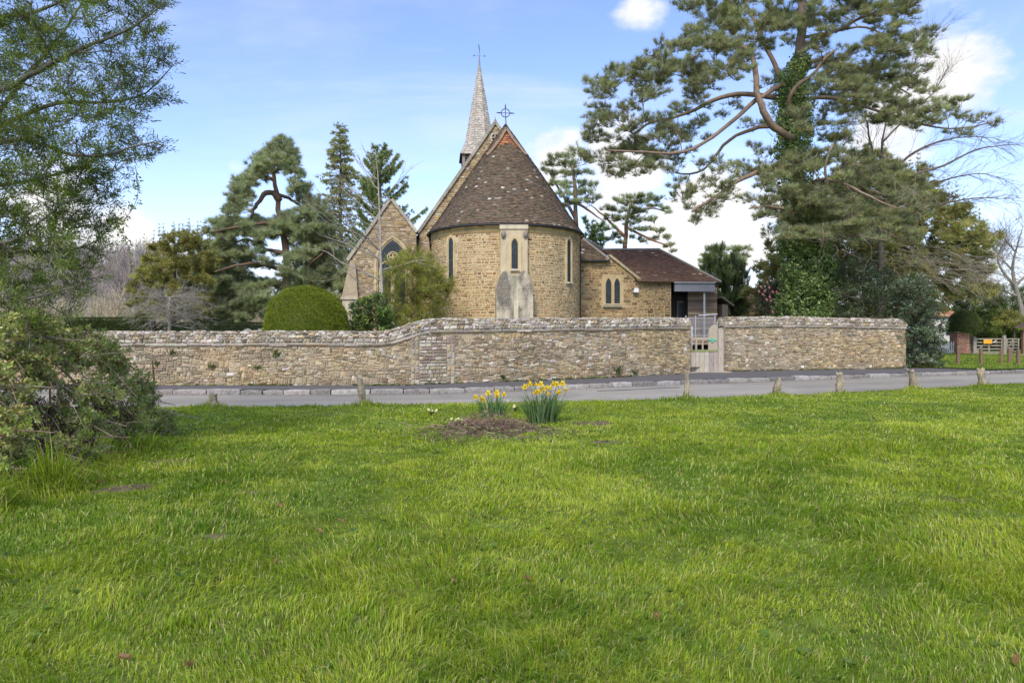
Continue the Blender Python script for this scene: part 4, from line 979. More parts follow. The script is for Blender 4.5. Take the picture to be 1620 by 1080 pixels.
# ---- daffodils on the mound
def strap(mb, b, d, L, w, col, bend=.5):
    n = 6; t = np.linspace(0, 1, n); d = np.array([d[0], d[1], 0.0]); h = np.linalg.norm(d)
    C_ = b+d*(t**1.7)[:, None]*L*bend+EZ*(L*(t-.22*h*t**2.5))[:, None]; s = unit(np.cross(d+1e-6, EZ)+rng.normal(0, .3, 3)*[1, 1, 0])
    W = w*np.array([.8, 1, 1, .95, .7, .12])[:, None]
    mb.grid(np.stack([C_-s*W, C_+s*W], 1), col)
FCP = None
def flower_mesh(parent, p, d, size, colp, colc):
    mb = MB(); d = unit(np.array(d, float)); x = unit(np.cross(d, EZ+.01)); y = np.cross(x, d)
    for k in range(6):
        a = k*math.pi/3+.2*(k % 2); e = x*math.cos(a)+y*math.sin(a); s = np.cross(d, e)
        q = [p, p+e*size*.55+s*size*.3+d*size*.08, p+e*size*1.05-d*size*.05, p+e*size*.55-s*size*.3+d*size*.08]; mb.add(q, [(0, 1, 2), (0, 2, 3)], colp)
    an = np.linspace(0, 2*np.pi, 11); T_ = np.array([[p+d*size*l+(x*math.cos(t)+y*math.sin(t))*size*r for t in an] for l, r in ((0, .24), (.35, .27), (.66, .30), (.74, .44))]); mb.grid(T_, colc)
    return mb.build('flower', M['flower'], parent)
def daffs(label, cx, by, wid, nleaf, hL, flowers, Yc):
    b0 = np.array([(cx-CX)/FOC*Yc, Yc, 0]); b0[2] = lawn_z(b0[0], b0[1])-.02
    root = thing('daffodil_clump', label, 'daffodils', b0, 'daffodil clumps on the mound'); mb = MB()
    for k in range(nleaf):
        o = np.array([rng.uniform(-1, 1)*wid, rng.uniform(-.7, .7)*wid, 0]); b = b0+o*.8; b[2] = lawn_z(b[0], b[1])-.02
        d = np.array([o[0]/wid*.8+rng.normal(0, .3), rng.normal(0, .35)]); strap(mb, b, d, hL*rng.uniform(.5, 1.15), .0105*rng.uniform(.7, 1.2), vary(np.array([[(.14, .23, .10), (.18, .27, .12), (.12, .21, .07)][k % 3]]), .15, .04)[0])
    mb.build('leaves', M['leaf'], root)
    mb = MB()
    for px, py in flowers:
        p = P(px, py, Yc+rng.uniform(-.12, .12)); b = b0+np.array([(p[0]-b0[0])*.55, rng.uniform(-.1, .1), 0]); mb.tube([b, b*.5+p*.5+np.array([(b0[0]-p[0])*.08, 0, .02]), p-EZ*.01+np.array([0, .03, 0])], .0038, 5, (.11, .17, .06))
    mb.build('stems', M['leaf'], root)
    for px, py in flowers:
        p = P(px, py, Yc); p[1] += rng.uniform(-.12, .12); wht = px == 802
        flower_mesh(root, p, (rng.normal(0, .9), -1+rng.normal(0, .4), rng.uniform(-.5, .2)), .062 if not wht else .045, (.86, .70, .04) if not wht else (.8, .78, .6), (.84, .56, .02) if not wht else (.75, .7, .4))
daffs('larger daffodil clump with a dozen open yellow flowers, right side of the twig mound', 857, 672, .29, 300, .56, [(839, 606), (847.6, 608.5), (856, 607.5), (853, 619), (860, 616), (866, 623), (871.6, 613), (874, 606.5), (881, 608), (890, 606), (897, 617), (883.5, 619), (830, 611), (865, 613), (848, 621)], 11.75)
daffs('smaller daffodil clump with only a few open flowers, behind the twig mound', 780, 655, .26, 130, .46, [(762.5, 629), (772, 622), (786, 621), (787, 626), (798, 624), (753, 628), (802, 634), (764, 633)], 12.5)
for px, py, lb in ((683, 652, 'pale yellow primrose in the grass left of the twig mound'), (722, 673, 'low primrose with faded flowers at the front left foot of the twig mound'), (815, 643, 'pale primrose between the two daffodil clumps')):
    b = G(px, py+9); b[2] = lawn_z(b[0], b[1]); root = thing('primrose', lb, 'flower', b); mb = MB()
    for k in range(14): a = rng.uniform(0, 6.28); strap(mb, b, (math.cos(a)*.9, math.sin(a)*.9), .12, .014, vary(np.array([(.13, .2, .06)]), .15, .04)[0], .9)
    mb.build('leaves', M['leaf'], root)
    mb = MB()
    q0 = [b+np.array([rng.normal(0, .05), rng.normal(0, .03)-.02, .09+rng.uniform(0, .04)]) for _ in range(5)]
    for q in q0: mb.tube([b, q], .003, 4, (.15, .2, .08))
    mb.build('stems', M['leaf'], root)
    for q in q0:
        mb = MB(); mb.scatter(T_flat, np.array([q]), [(rng.normal(0, .4), -.7, .7)], .028, (.72, .70, .33)); mb.build('flower', M['flower'], root)
# litter of dead stems on the mound
mb = MB(); n = 520; x = MX+rng.normal(0, .42, n); y = MY+rng.normal(-.02, .26, n); z = lawn_z(x, y)+.02+np.abs(rng.normal(0, .09, n))*np.exp(-((x-MX)/.6)**2)
d = rdir(n)*np.array([1, 1, .45]); L = rng.uniform(.06, .28, n)[:, None]; p = np.stack([x, y, z], -1); a, b = p-d*L*.5, p+d*L*.5; a[:, 2] = np.maximum(a[:, 2], lawn_z(a[:, 0], a[:, 1])); b[:, 2] = np.maximum(b[:, 2], lawn_z(b[:, 0], b[:, 1]))
mb.sticks(a, b, rng.uniform(.003, .007, n), .003, vary(pick([(.21, .135, .10), (.26, .18, .13), (.15, .095, .07), (.32, .25, .18)], n), .15, .04))
for k in range(14):
    c = np.array([MX+rng.normal(0, .4), MY+rng.normal(0, .2), 0]); c[2] = lawn_z(c[0], c[1]); dd = np.array([rng.normal(0, .5), rng.normal(0, .3), rng.uniform(.5, 1)])*rng.uniform(.15, .36); mb.tube([c, c+dd*.6, c+dd+np.array([rng.normal(0, .06), 0, 0])], [.006, .004, .002], 4, (.19, .13, .10), cap=False)
n = 900; x = MX+rng.normal(0, .72, n); y = MY+rng.normal(-.1, .5, n); p = np.stack([x, y, lawn_z(x, y)+.012+rng.random(n)*.03], -1)
mb.scatter(T_one, p, rdir(n)*[1, 1, .4], .06*rng.uniform(.6, 1.3, n), vary(pick([(.17, .115, .075), (.23, .17, .11), (.10, .07, .05), (.08, .13, .03), (.11, .17, .04)], n), .2, .05))
tag(mb.build('dead_stems', M['twig']), kind='stuff')
# broad leaved weeds among the grass
n = 1300; yy = rng.uniform(2.8, 15, n); xx = rng.uniform(-1, 1, n)*.78*yy; k = (fbm(xx*.8, yy*.8, 91) > .52) & (yy < lawn_edge(xx)-.1); xx, yy = xx[k], yy[k]; n = len(xx)
mb = MB(); mb.scatter(T_ros, np.stack([xx, yy, lawn_z(xx, yy)+.01], -1), np.tile(EZ, (n, 1))+rdir(n)*.5, .03*rng.uniform(.6, 1.4, n), vary(pick([(.10, .19, .03), (.14, .22, .05), (.09, .16, .04)], n), .15, .04)); tag(mb.build('lawn_weeds', M['leaf']), kind='stuff')
# moss, seedlings and litter gathered at the wall foot and along the kerb
n = 900; x = rng.uniform(-12, 15.8, n); k = (x > 6.3) & (x < 8.2); y = np.interp(x, wx[:, 0], wx[:, 1])-.05-np.abs(rng.normal(0, .09, n)); g_ = fbm(x*1.3, x*0, 71) > .42; x, y = x[g_ & ~k], y[g_ & ~k]; n = len(x)
mb = MB(); mb.scatter(T_ros, np.stack([x, y, 0*x+.125], -1), np.tile(EZ, (n, 1))+rdir(n)*.5, .06*rng.uniform(.5, 1.4, n), vary(pick([(.12, .18, .045), (.09, .13, .04), (.17, .21, .06), (.16, .115, .07)], n), .2, .05))
n = 700; x = rng.uniform(-12, 20, n); y = kerb_y(x)-.03-np.abs(rng.normal(0, .12, n)); mb.scatter(T_one, np.stack([x, y, 0*x+.008], -1), rdir(n)*[1, 1, .25], .045*rng.uniform(.5, 1.4, n), vary(pick([(.17, .12, .08), (.22, .17, .11), (.12, .09, .06), (.12, .16, .05)], n), .2, .05))
tag(mb.build('leaf_litter', M['leaf']), kind='stuff')
lf = None
for px, py in [(443, 816), (540, 843), (200, 1071), (160, 776), (505, 858), (297, 1078), (715, 940), (436, 912), (1602, 1062), (832, 937), (206, 700), (1040, 1000)]:
    b = G(px, py); b[2] = lawn_z(b[0], b[1])+.035
    if lf is None:
        mb = MB(); t = np.linspace(-1, 1, 7); X = np.array([[b+np.array([u*.015*(1-abs(v)**2.2+.05), v*.03, .018*u*u+.012*math.sin(v*3)]) for u in (-1, -.4, .3, 1)] for v in t]); mb.grid(X, (.34, .20, .10)); lf = mb.build('fallen_leaf', M['leaf']); b00 = np.array(lf.location)-b; o = lf
    else: o = lf.copy(); C.objects.link(o); o.location = [float(v) for v in b+b00]; o.rotation_euler = (rng.normal(0, .4), rng.normal(0, .4), rng.uniform(0, 6.28))
    tag(o, 'curled brown dead leaf lying in the grass', 'leaf', 'dead leaves on the grass', 'thing')
# ferns and tufts on and under the wall
for i, (px, py, s, lb) in enumerate([(274, 561, .20, 'fern tuft high on the low wall, leftmost one near the brambles'), (248, 577, .15, 'small fern rooted low in the wall beside the brambles'), (336, 583, .20, 'fern tuft in the wall above the squat stump'), (436, 564, .26, 'largest fern clump, hanging from the low wall below the clipped dome'), (408, 584, .16, 'thin fern in the wall left of the largest fern clump'), (975, 591, .32, 'green weed clump at the wall foot, left of the wicket gate'), (1003, 592, .2, 'low weed tuft at the wall foot nearest the wicket gate'), (795, 600, .2, 'weed tuft at the wall foot behind the daffodils')]):
    u = float(np.interp((px-CX)/FOC*np.interp(px, [200, 640, 850, 1000], [19, 19, 20.9, 22.8]), xsL, UL)); Yp = float(SL(np.array(u), np.array(.5), np.array(.0))[1]); v = P(px, py, Yp)[2]; v = max(v, .14); b = SL(np.array(u), np.array(v), np.array(.03))
    root = thing('wall_fern' if i < 5 else 'weed_tuft', lb, 'fern' if i < 5 else 'weed', b); mb = MB()
    for k in range(16 if i < 5 else 34):
        a = rng.uniform(-2.8, -.3); strap(mb, b+np.array([rng.normal(0, s*.3), 0, 0]), (math.cos(a)*.9, math.sin(a)*.6), s*rng.uniform(.5, 1.1), .012, vary(np.array([(.13, .18, .05)]), .2, .05)[0], .8)
    mb.build('fronds' if i < 5 else 'leaves', M['leaf'], root)
    mb = MB(); mb.ell(b-EZ*.01, (.025, .02, .025), (.10, .07, .045), 7, 5, .3); mb.build('root_tuft', M['soil'], root)

# ---- churchyard headstones showing over the wall
for px, top, w, lb in ((391, 520, .22, 'rough topped grey headstone, left one beside the clipped dome'), (405, 522, .16, 'low pale headstone, between its two neighbours left of the dome'), (415, 518.5, .2, 'taller round topped headstone touching the clipped dome')):
    b = P(px, 540, 27.0); zt = P(px, top, 27.0)[2]; root = thing('headstone', lb, 'headstone', (b[0], 27.0, .3)); mb = MB(); an = np.linspace(0, math.pi, 9)
    o = [(b[0]+w, 27.0, .3)]+[(b[0]+w*math.cos(a), 27.0, zt-w*.7+w*.7*math.sin(a)+rng.normal(0, .012)) for a in an]+[(b[0]-w, 27.0, .3)]; mb.prism(o[::-1][::-1], (0, .1, 0), (.34, .32, .27)); mb.build('slab', M['coping'], root); mb = MB(); mb.box((b[0], 27.05, .33), (w+.08, 0, 0), (0, .13, 0), (0, 0, .08), (.28, .26, .22)); mb.build('plinth', M['coping'], root)

# ---- beyond the verge: pier, pickets, field gate, shelter, houses
YP = 45.0; zg = .17
def brickwork(mb, S, w, h, seed=0):
    stones(mb, S, 0, h, (.074, .076), (.20, .23), lambda u, v, n: vary(pick([(.36, .15, .085), (.42, .19, .11), (.30, .12, .07), (.40, .22, .14)], n), .12, .04), lambda v: (0, w), gap=.006, depth=.006, wav=0, seed=seed, round_=.12)
x0, x1 = P(1514.5, 540, YP)[0], P(1534, 540, YP)[0]; zt = P(1524, 527, YP)[2]; root = thing('brick_pier', 'red brick gate pier under the dark clipped cushion, right of the picket fence', 'pier', ((x0+x1)/2, YP+.4, zg))
mb = MB(); mb.abox(x0+.004, x1-.004, YP+.004, YP+.8, zg-.1, zt, (.45, .38, .29))
brickwork(mb, planeS((x0, YP, zg), (1, 0, 0), (0, 0, 1)), x1-x0, zt-zg, 1); brickwork(mb, planeS((x0, YP+.8, zg), (0, -1, 0), (0, 0, 1)), .8, zt-zg, 2); brickwork(mb, planeS((x1, YP, zg), (0, 1, 0), (0, 0, 1)), .8, zt-zg, 3)
mb.build('shaft', M['brick'], root); mb = MB(); mb.abox(x0-.05, x1+.05, YP-.05, YP+.85, zt, zt+.07, (.36, .30, .23)); mb.build('cap', M['coping'], root)
root = thing('picket_fence', 'pale grey picket fence between the holly bush and the brick pier', 'fence', (P(1492, 560, YP)[0], YP+.3, zg)); pk = None
for py in (545.5, 555): mb = MB(); a, b = P(1462, py, YP+.34), P(1514, py, YP+.34); mb.box((a+b)/2, ((b[0]-a[0])/2, 0, 0), (0, .02, 0), (0, 0, .04), (.48, .46, .43)); mb.build('rail', M['wood'], root)
for k in range(15):
    px = 1465+k*3.35
    if pk is None:
        mb = MB(); b = P(px, 559, YP+.3); w = .045; h = .82; mb.prism([b+np.array(q) for q in ((-w, 0, 0), (w, 0, 0), (w, 0, h-.07), (0, 0, h), (-w, 0, h-.07))], (0, .022, 0), (.55, .54, .51)); pk = mb.build('picket', M['wood'], root)
    else: c_ = pk.copy(); C.objects.link(c_); c_.parent = root; c_.location = (k*3.35/FOC*(YP+.3), 0, 0)
def field_gate(label, pa, pb, Y, top, bot, sign=False):
    root = thing('field_gate', label, 'gate', (P((pa+pb)/2, bot, Y)[0], Y, zg)); gc = (.30, .27, .21)
    for py in np.linspace(top, bot-3, 5): mb = MB(); a, b = P(pa, py, Y), P(pb, py, Y); mb.box((a+b)/2, ((b[0]-a[0])/2, 0, 0), (0, .018, 0), (0, 0, .04), gc); mb.build('bar', M['wood'], root)
    for px in (pa+.8, (pa+pb)/2, pb-.8): mb = MB(); a, b = P(px, bot-1, Y-.03), P(px, top-1, Y-.03); mb.box((a+b)/2, (.045, 0, 0), (0, .018, 0), (0, 0, (b[2]-a[2])/2), gc); mb.build('upright', M['wood'], root)
    mb = MB(); a, b = P(pa+1, bot-3, Y+.03), P((pa+pb)/2, top+1, Y+.03); d_ = b-a; mb.box((a+b)/2, d_/2, (0, .015, 0), unit(np.cross(d_, [0, 1, 0]))*.04, gc); mb.build('brace', M['wood'], root)
    return root
field_gate('five barred field gate with an orange sign hung on it, right of the brick pier', 1543, 1586, 45.5, 536, 560)
field_gate('second five barred field gate, swung open to the right of the first', 1592, 1612, 46.5, 536, 558)
root = thing('gate_sign', 'small orange yellow rectangular sign hanging on the field gate', 'sign', P(1562.5, 543, 45.35)); mb = MB(); a, b = P(1556, 543.5, 45.35), P(1569.5, 536.8, 45.35); mb.box((a+b)/2, ((b[0]-a[0])/2, 0, 0), (0, .01, 0), (0, 0, (b[2]-a[2])/2), (.72, .36, .03)); mb.build('plate', M['metal'], root)
mb = MB(); mb.prism([P(1570, 542, 45.34), P(1577, 537.2, 45.34), P(1574.5, 541.5, 45.34)], (0, .02, 0), (.62, .62, .58)); mb.build('pale_tag', M['metal'], root)
for k, (px, w, h, lb) in enumerate([(1541, .10, 1.1, 'grey timber gate post left of the orange sign'), (1588.5, .09, 1.2, 'grey timber post between the two field gates')]):
    b = P(px, 559, 45.4); b[2] = zg-.02; root = thing('field_gate_post', lb, 'post', b); mb = MB(); mb.box(b+EZ*h/2, (w, 0, 0), (0, w, 0), (0, 0, h/2), (.32, .29, .23), taper=.04); mb.build('shaft', M['wood'], root); mb = MB(); mb.box(b+EZ*(h+.015), (w*.9, 0, 0), (0, w*.9, 0), (0, 0, .02), (.26, .24, .2), taper=.5); mb.build('cap', M['wood'], root)
root = thing('boarded_fence', 'short run of upright grey boards beside the brick pier', 'fence', (P(1538, 559, 45.6)[0], 45.6, zg))
for k in range(3): mb = MB(); a = P(1535.6+k*1.9, 559, 45.6); mb.box(a+EZ*.52, (.034, 0, 0), (0, .015, 0), (0, 0, .53), vary(np.array([(.30, .27, .22)]), .1, .03)[0]); mb.build('board', M['wood'], root)
mb = MB(); a = P(1537.5, 540, 45.63); mb.box(a, (.12, 0, 0), (0, .015, 0), (0, 0, .04), (.25, .22, .18)); mb.build('rail', M['wood'], root)
Ysh = 44.0; bx = P(1619, 560, Ysh); root = thing('timber_shelter', 'small brown timber shelter with a dark pitched roof at the right edge', 'shelter', (bx[0]+.7, Ysh, zg))
for dx in (0, 1.5): mb = MB(); mb.box((bx[0]+dx, Ysh, zg+.75), (.09, 0, 0), (0, .09, 0), (0, 0, .8), (.22, .13, .08)); mb.build('post', M['wood'], root)
mb = MB(); zt = P(1612, 518, Ysh)[2]
for s_ in (-1, 1):
    xa, xb = bx[0]+.75+s_*1.05, bx[0]+.75; mb.quads([[(xa, Ysh-.5, zt), (xb, Ysh-.5, zt+.55), (xb, Ysh+.5, zt+.55), (xa, Ysh+.5, zt)], [(xa, Ysh-.5, zt-.06), (xb, Ysh-.5, zt+.49), (xb, Ysh-.5, zt+.55), (xa, Ysh-.5, zt)]], (.10, .065, .05))
mb.build('roof', M['tile'], root); mb = MB(); mb.box((bx[0]+.75, Ysh+.02, zg+.95), (.66, 0, 0), (0, .03, 0), (0, 0, .4), (.14, .095, .065)); mb.build('back_board', M['wood'], root)
def house(label, px0, px1, Y, eave, ridge, pxr, wall, roofc, wins, group=None, wm='white'):
    x0, x1 = P(px0, 500, Y)[0], P(px1, 500, Y)[0]; ze = P(px0, eave, Y)[2]; zr = P(px0, ridge, Y+3)[2]; xr = P(pxr, 500, Y+3)[0]
    root = thing('cottage', label, 'house', ((x0+x1)/2, Y+3, 0)); mb = MB(); mb.abox(x0, x1, Y, Y+6, -.1, ze, wall); mb.build('walls', M[wm], root)
    mb = MB(); e = .3
    colr = lambda u, v, n: vary(pick(roofc, n), .15, .05)
    c0, c1, c2, c3 = [np.array(q) for q in ((x0-e, Y-e, ze), (x1+e, Y-e, ze), (x1+e, Y+6+e, ze), (x0-e, Y+6+e, ze))]; R0 = np.array([min(xr, x1-1.2)-.4, Y+3, zr]); R1 = R0+[.8, 0, 0]
    roof_poly(mb, [c0, c1, R1, R0], colr, .16, .26); roof_poly(mb, [c1, c2, R1], colr, .16, .26); roof_poly(mb, [c3, c0, R0], colr, .16, .26); mb.poly([c2, c3, R0, R1], roofc[0]); mb.build('roof', M['tile'], root)
    for wa, wb, wt, wl in wins:
        a, b = P(wa, wl, Y-.02), P(wb, wt, Y-.02); mb = MB(); m = .07
        o = [(a[0], Y-.05, a[2]), (b[0], Y-.05, a[2]), (b[0], Y-.05, b[2]), (a[0], Y-.05, b[2])]; i = [(a[0]+m, Y-.05, a[2]+m), (b[0]-m, Y-.05, a[2]+m), (b[0]-m, Y-.05, b[2]-m), (a[0]+m, Y-.05, b[2]-m)]; mb.ring(o, i, (0, .06, 0), (.75, .74, .72))
        w_ = mb.build('window', M['white'], root); mb = MB(); mb.quads([[np.array(q)+[0, .03, 0] for q in i]], (.06, .07, .08)); mb.build('glass', M['glass'], w_)
house('white cottage with an orange tiled hipped roof, behind the picket fence', 1462, 1516, 60, 501, 473, 1496, (.72, .69, .63), [(.40, .20, .11), (.46, .24, .14), (.33, .16, .09)], [(1484, 1491, 511, 524), (1495, 1506, 520, 532), (1471, 1477, 511, 524)])
house('brick house glimpsed behind the camellia, with a white window', 1193, 1226, 66, 474, 455, 1210, (.40, .17, .09), [(.16, .09, .06), (.20, .11, .07)], [(1203, 1219, 474.5, 491)], wm='brick')
# ================================================================ PLANTS
def T_needles(n, lo, hi, w, seed, l0=.7, flat=0):
    r = np.random.default_rng(seed); V, T = [], []
    for i in range(n):
        a = i*2.39996+r.uniform(-.3, .3); e = math.radians(r.uniform(lo, hi)); L = r.uniform(l0, 1.0); z0 = r.uniform(0, .35)
        d = np.array([math.sin(e)*math.cos(a), math.sin(e)*math.sin(a)*(1-flat), math.cos(e)]); s = unit(np.cross(d, r.normal(size=3)))*w*.5
        b = np.array([0, 0, z0]); V += [b-s, b+s, b+d*L]; T.append((3*i, 3*i+1, 3*i+2))
    return np.array(V), np.array(T)
def T_leaves(n, seed, w=.3, ll=.45, lo=25, hi=80, stem=1.0):
    r = np.random.default_rng(seed); V, T = [], []
    for i in range(n):
        a = i*2.39996+r.uniform(-.4, .4); e = math.radians(r.uniform(lo, hi)); z0 = stem*(i+.5)/n*.8
        d = np.array([math.sin(e)*math.cos(a), math.sin(e)*math.sin(a), math.cos(e)]); s = unit(np.cross(d, r.normal(size=3))); n_ = np.cross(s, d)
        L = ll*r.uniform(.7, 1.15); b = np.array([0, 0, z0]); k = len(V)
        V += [b, b+d*L*.5+s*w*.5*L/ll*ll+n_*.06*L, b+d*L, b+d*L*.5-s*w*.5*L/ll*ll+n_*.06*L]; T += [(k, k+1, k+2), (k, k+2, k+3)]
    return np.array(V), np.array(T)
def T_frond(n, seed, droop=.25):
    r = np.random.default_rng(seed); V, T = [], []
    for i in range(n):
        t = (i+.5)/n; s = (-1)**i; L = .5*(1-.6*t)*r.uniform(.7, 1.2); b = np.array([0, -droop*t*t, t]); d = unit(np.array([s*.8, -.15+r.uniform(-.25, .25), .65])); wv = unit(np.cross(d, [0, 1, .2]))*.07
        V += [b-wv, b+wv, b+d*L]; T.append((3*i, 3*i+1, 3*i+2))
    k = len(V); V += [(-.04, 0, 0), (.04, 0, 0), (0, -droop, 1.1)]; T.append((k, k+1, k+2))
    return np.array(V, float), np.array(T)
TP = dict(pine=T_needles(11, 12, 60, .058, 1), pine2=T_needles(9, 10, 75, .14, 2), yew=T_needles(9, 25, 75, .13, 3, .5), sprig=T_leaves(6, 4), leaf1=T_leaves(1, 5, .55, 1.0, 5, 20, 0), broad=T_leaves(5, 6, .42, .6, 35, 85), haw=T_leaves(7, 7, .2, .34, 20, 70), tri=T_leaves(3, 8, .5, .75, 55, 85, .1), frond=T_frond(9, 9), ivy=T_leaves(4, 10, .5, .55, 50, 95))
def smooth(pts, n=14):
    p = np.array(pts, float); s = np.concatenate([[0], np.cumsum(np.linalg.norm(np.diff(p, axis=0), axis=1))]); t = np.linspace(0, s[-1], n)
    q = np.stack([np.interp(t, s, p[:, i]) for i in range(3)], -1)
    for _ in range(2): q[1:-1] = (q[:-2]+2*q[1:-1]+q[2:])/4
    return q
def inpoly(x, y, poly):
    c = False; j = len(poly)-1
    for i in range(len(poly)):
        xi, yi = poly[i]; xj, yj = poly[j]
        if (yi > y) != (yj > y) and x < (xj-xi)*(y-yi)/(yj-yi)+xi: c = not c
        j = i
    return c
def fill(poly, n, rx, ry, sep=.8, seed=0, dY=None):
    """clump centres spread through an outline (px)"""
    r = np.random.default_rng(seed); p = np.array(poly, float); lo, hi = p.min(0), p.max(0); out = []
    for _ in range(n*60):
        x, y = r.uniform(lo[0], hi[0]), r.uniform(lo[1], hi[1])
        if not inpoly(x, y, poly): continue
        k = r.uniform(.7, 1.3)
        if all(((x-o[0])/(rx*sep))**2+((y-o[1])/(ry*sep))**2 > 1 for o in out): out.append((x, y, rx*k, ry*k))
        if len(out) >= n: break
    return out
class Tree:
    def __init__(s, name, label, cat, Y, base, group=None, bark=(.16, .115, .08), twig=None):
        s.Y = Y; s.base = np.array(base, float); s.root = thing(name, label, cat, s.base, group)
        s.W = MB(); s.Lf = MB(); s.pool = []; s.pr = []; s.bark = np.array(bark); s.twc = np.array(twig if twig is not None else bark)*1.0
    def wp(s, px, py, dY=0): return P(px, py, s.Y+dY)
    def limb(s, pts, r0, r1, n=16, col=None, sides=8, world=False, lump=.06, seedpool=True):
        q = smooth([p if world else s.wp(*p) for p in pts], n); r = np.linspace(r0, r1, n)**1.0
        q[1:-1] += rng.normal(0, r0*.12, (n-2, 3))
        s.W.tube(q, r, sides, s.bark if col is None else col, lump=lump)
        if seedpool: s.pool += list(q); s.pr += list(r)
        return q
    def crown(s, clumps, depth, tpl, dens, size, pal, pw=None, twigs=7, axis=(0, 0, .6), wdir=.6, jit=.45, upbias=.35, clumpvar=.14, sag=.08, branch=True, var=.16, twr=.006, maxr=.07, fillr=1.0, dfun=None, pool_w=1.0, tuft_t=(.35, 1), hollow=.33, scat=.13):
        c = np.array([q[:4] for q in clumps], float); pc = (c[:, 0].min()+c[:, 0].max())/2; hw = (c[:, 0].max()-c[:, 0].min())/2+1e-6
        dy = np.array([q[4] if len(q) > 4 else rng.uniform(-1, 1)*depth*math.sqrt(max(.12, 1-((q[0]-pc)/hw)**2)) for q in clumps])
        if dfun is not None: dy = np.array([dfun(q[0], q[1]) for q in clumps])+dy
        cen = np.array([s.wp(a[0], a[1], d) for a, d in zip(c, dy)]); k = ((s.Y+dy)/FOC)[:, None]
        rad = np.stack([c[:, 2], (c[:, 2]+c[:, 3])/2*fillr, c[:, 3]], -1)*k
        if branch and s.pool:
            p0 = np.array(s.pool); dist = np.min(np.linalg.norm(cen[:, None]-p0[None], axis=2), 1); order = np.argsort(dist)
        else: order = np.arange(len(cen))
        for i in order:
            ce, ra = cen[i], rad[i]; n_t = max(3, int(math.pi*ra[0]*ra[2]*dens))
            st = None
            if branch and s.pool:
                p = np.array(s.pool); dv = ce-p; w = np.array([1, 1, pool_w]); j = int(np.argmin(np.linalg.norm(dv*w, axis=1)))
                a = p[j]; L = np.linalg.norm(ce-a); r0 = min(s.pr[j]*.75, .012+.011*L, maxr); r0 = max(r0, .007)
                m = (a+ce)/2+np.array([0, 0, -sag*L])+rng.normal(0, .09*L, 3); q = smooth([a, a*.55+m*.45+rng.normal(0, .03*L, 3), m, ce], 8)
                s.W.tube(q, np.linspace(r0, max(r0*.35, .005), 8), 5, s.bark, cap=False)
                s.pool += list(q[2:]); s.pr += list(np.linspace(r0, max(r0*.35, .005), 8)[2:]); st = q[-4:]
            nt = max(3, int(twigs*rng.uniform(.7, 1.3)))
            d = rdir(nt); d[:, 2] = d[:, 2]+upbias; d = unit(d); u = rng.uniform(hollow, 1, (nt, 1))**.5
            e = ce+d*ra*u
            o = st[rng.integers(0, len(st), nt)] if st is not None else ce+(e-ce)*.1
            mid = (o+e)/2+rng.normal(0, .12, (nt, 3))*ra+np.array([0, 0, -.12])*ra
            s.W.sticks(o, mid, twr*1.4, twr, s.twc); s.W.sticks(mid, e, twr, twr*.5, s.twc)
            ti = rng.integers(0, nt, n_t); t = rng.uniform(*tuft_t, (n_t, 1))**.7
            ps = np.where(t < .5, o[ti]+(mid-o)[ti]*t*2, mid[ti]+(e-mid)[ti]*(t-.5)*2)+rng.normal(0, scat, (n_t, 3))*ra
            ax = unit((e-o)[ti])*wdir+np.array(axis)+rdir(n_t)*jit
            col = vary(pick(pal, n_t, pw), var, .05)*(1+rng.normal(0, clumpvar))
            s.Lf.scatter(TP[tpl], ps, ax, size*rng.uniform(.65, 1.2, n_t), np.clip(col, .004, .6))
        return cen, rad
    def done(s, wood='trunk', leaf='crown', wm='bark', lm='needle'):
        if s.W.V: s.W.build(wood, M[wm], s.root, smooth=True)
        if s.Lf.V: s.Lf.build(leaf, M[lm], s.root)
        return s.root
def grow_bare(W, p, d, L, r, depth, col, spread=.6, up=.12, nb=(3, 5), ratio=.62, wob=.16, pool=None, tw=None):
    """recursive bare branching"""
    n = 5; q = [np.array(p, float)]; dd = unit(np.array(d, float))
    for i in range(n):
        dd = unit(dd+rng.normal(0, wob, 3)+np.array([0, 0, up])); q.append(q[-1]+dd*L/n)
    q = np.array(q); rr = np.linspace(r, r*.5, n+1)
    if r > .012: W.tube(q, rr, 6 if r > .04 else 4, col, cap=False)
    else: W.sticks(q[:-1], q[1:], rr[:-1], rr[1:], col if tw is None else tw)
    if depth == 0: return
    for k in range(rng.integers(nb[0], nb[1]+1)):
        t = rng.uniform(.25, 1); x = t*n; i = min(int(x), n-1); b = q[i]+(q[i+1]-q[i])*(x-i)
        nd = unit(unit(q[i+1]-q[i])+rdir(1)[0]*spread*1.3)
        grow_bare(W, b, nd, L*ratio*rng.uniform(.7, 1.2), max(r*.5*rng.uniform(.8, 1.1), .003), depth-1, col, spread, up, nb, ratio, wob, pool, tw)
    grow_bare(W, q[-1], dd, L*ratio, max(r*.5, .003), depth-1, col, spread, up, nb, ratio, wob, pool, tw)

# palettes (linear)
PINE = [(0.294, 0.327, 0.161), (0.367, 0.378, 0.175), (0.233, 0.265, 0.148), (0.428, 0.395, 0.202), (0.33, 0.355, 0.249)]
PINEB = [(0.326, 0.38, 0.218), (0.389, 0.436, 0.251), (0.263, 0.319, 0.191), (0.451, 0.454, 0.251)]
YEW = [(.085, .085, .025), (.065, .075, .022), (.11, .10, .033), (.05, .062, .022)]
DARK = [(0.075, 0.106, 0.050), (0.100, 0.138, 0.062), (0.056, 0.081, 0.043), (0.125, 0.169, 0.069)]

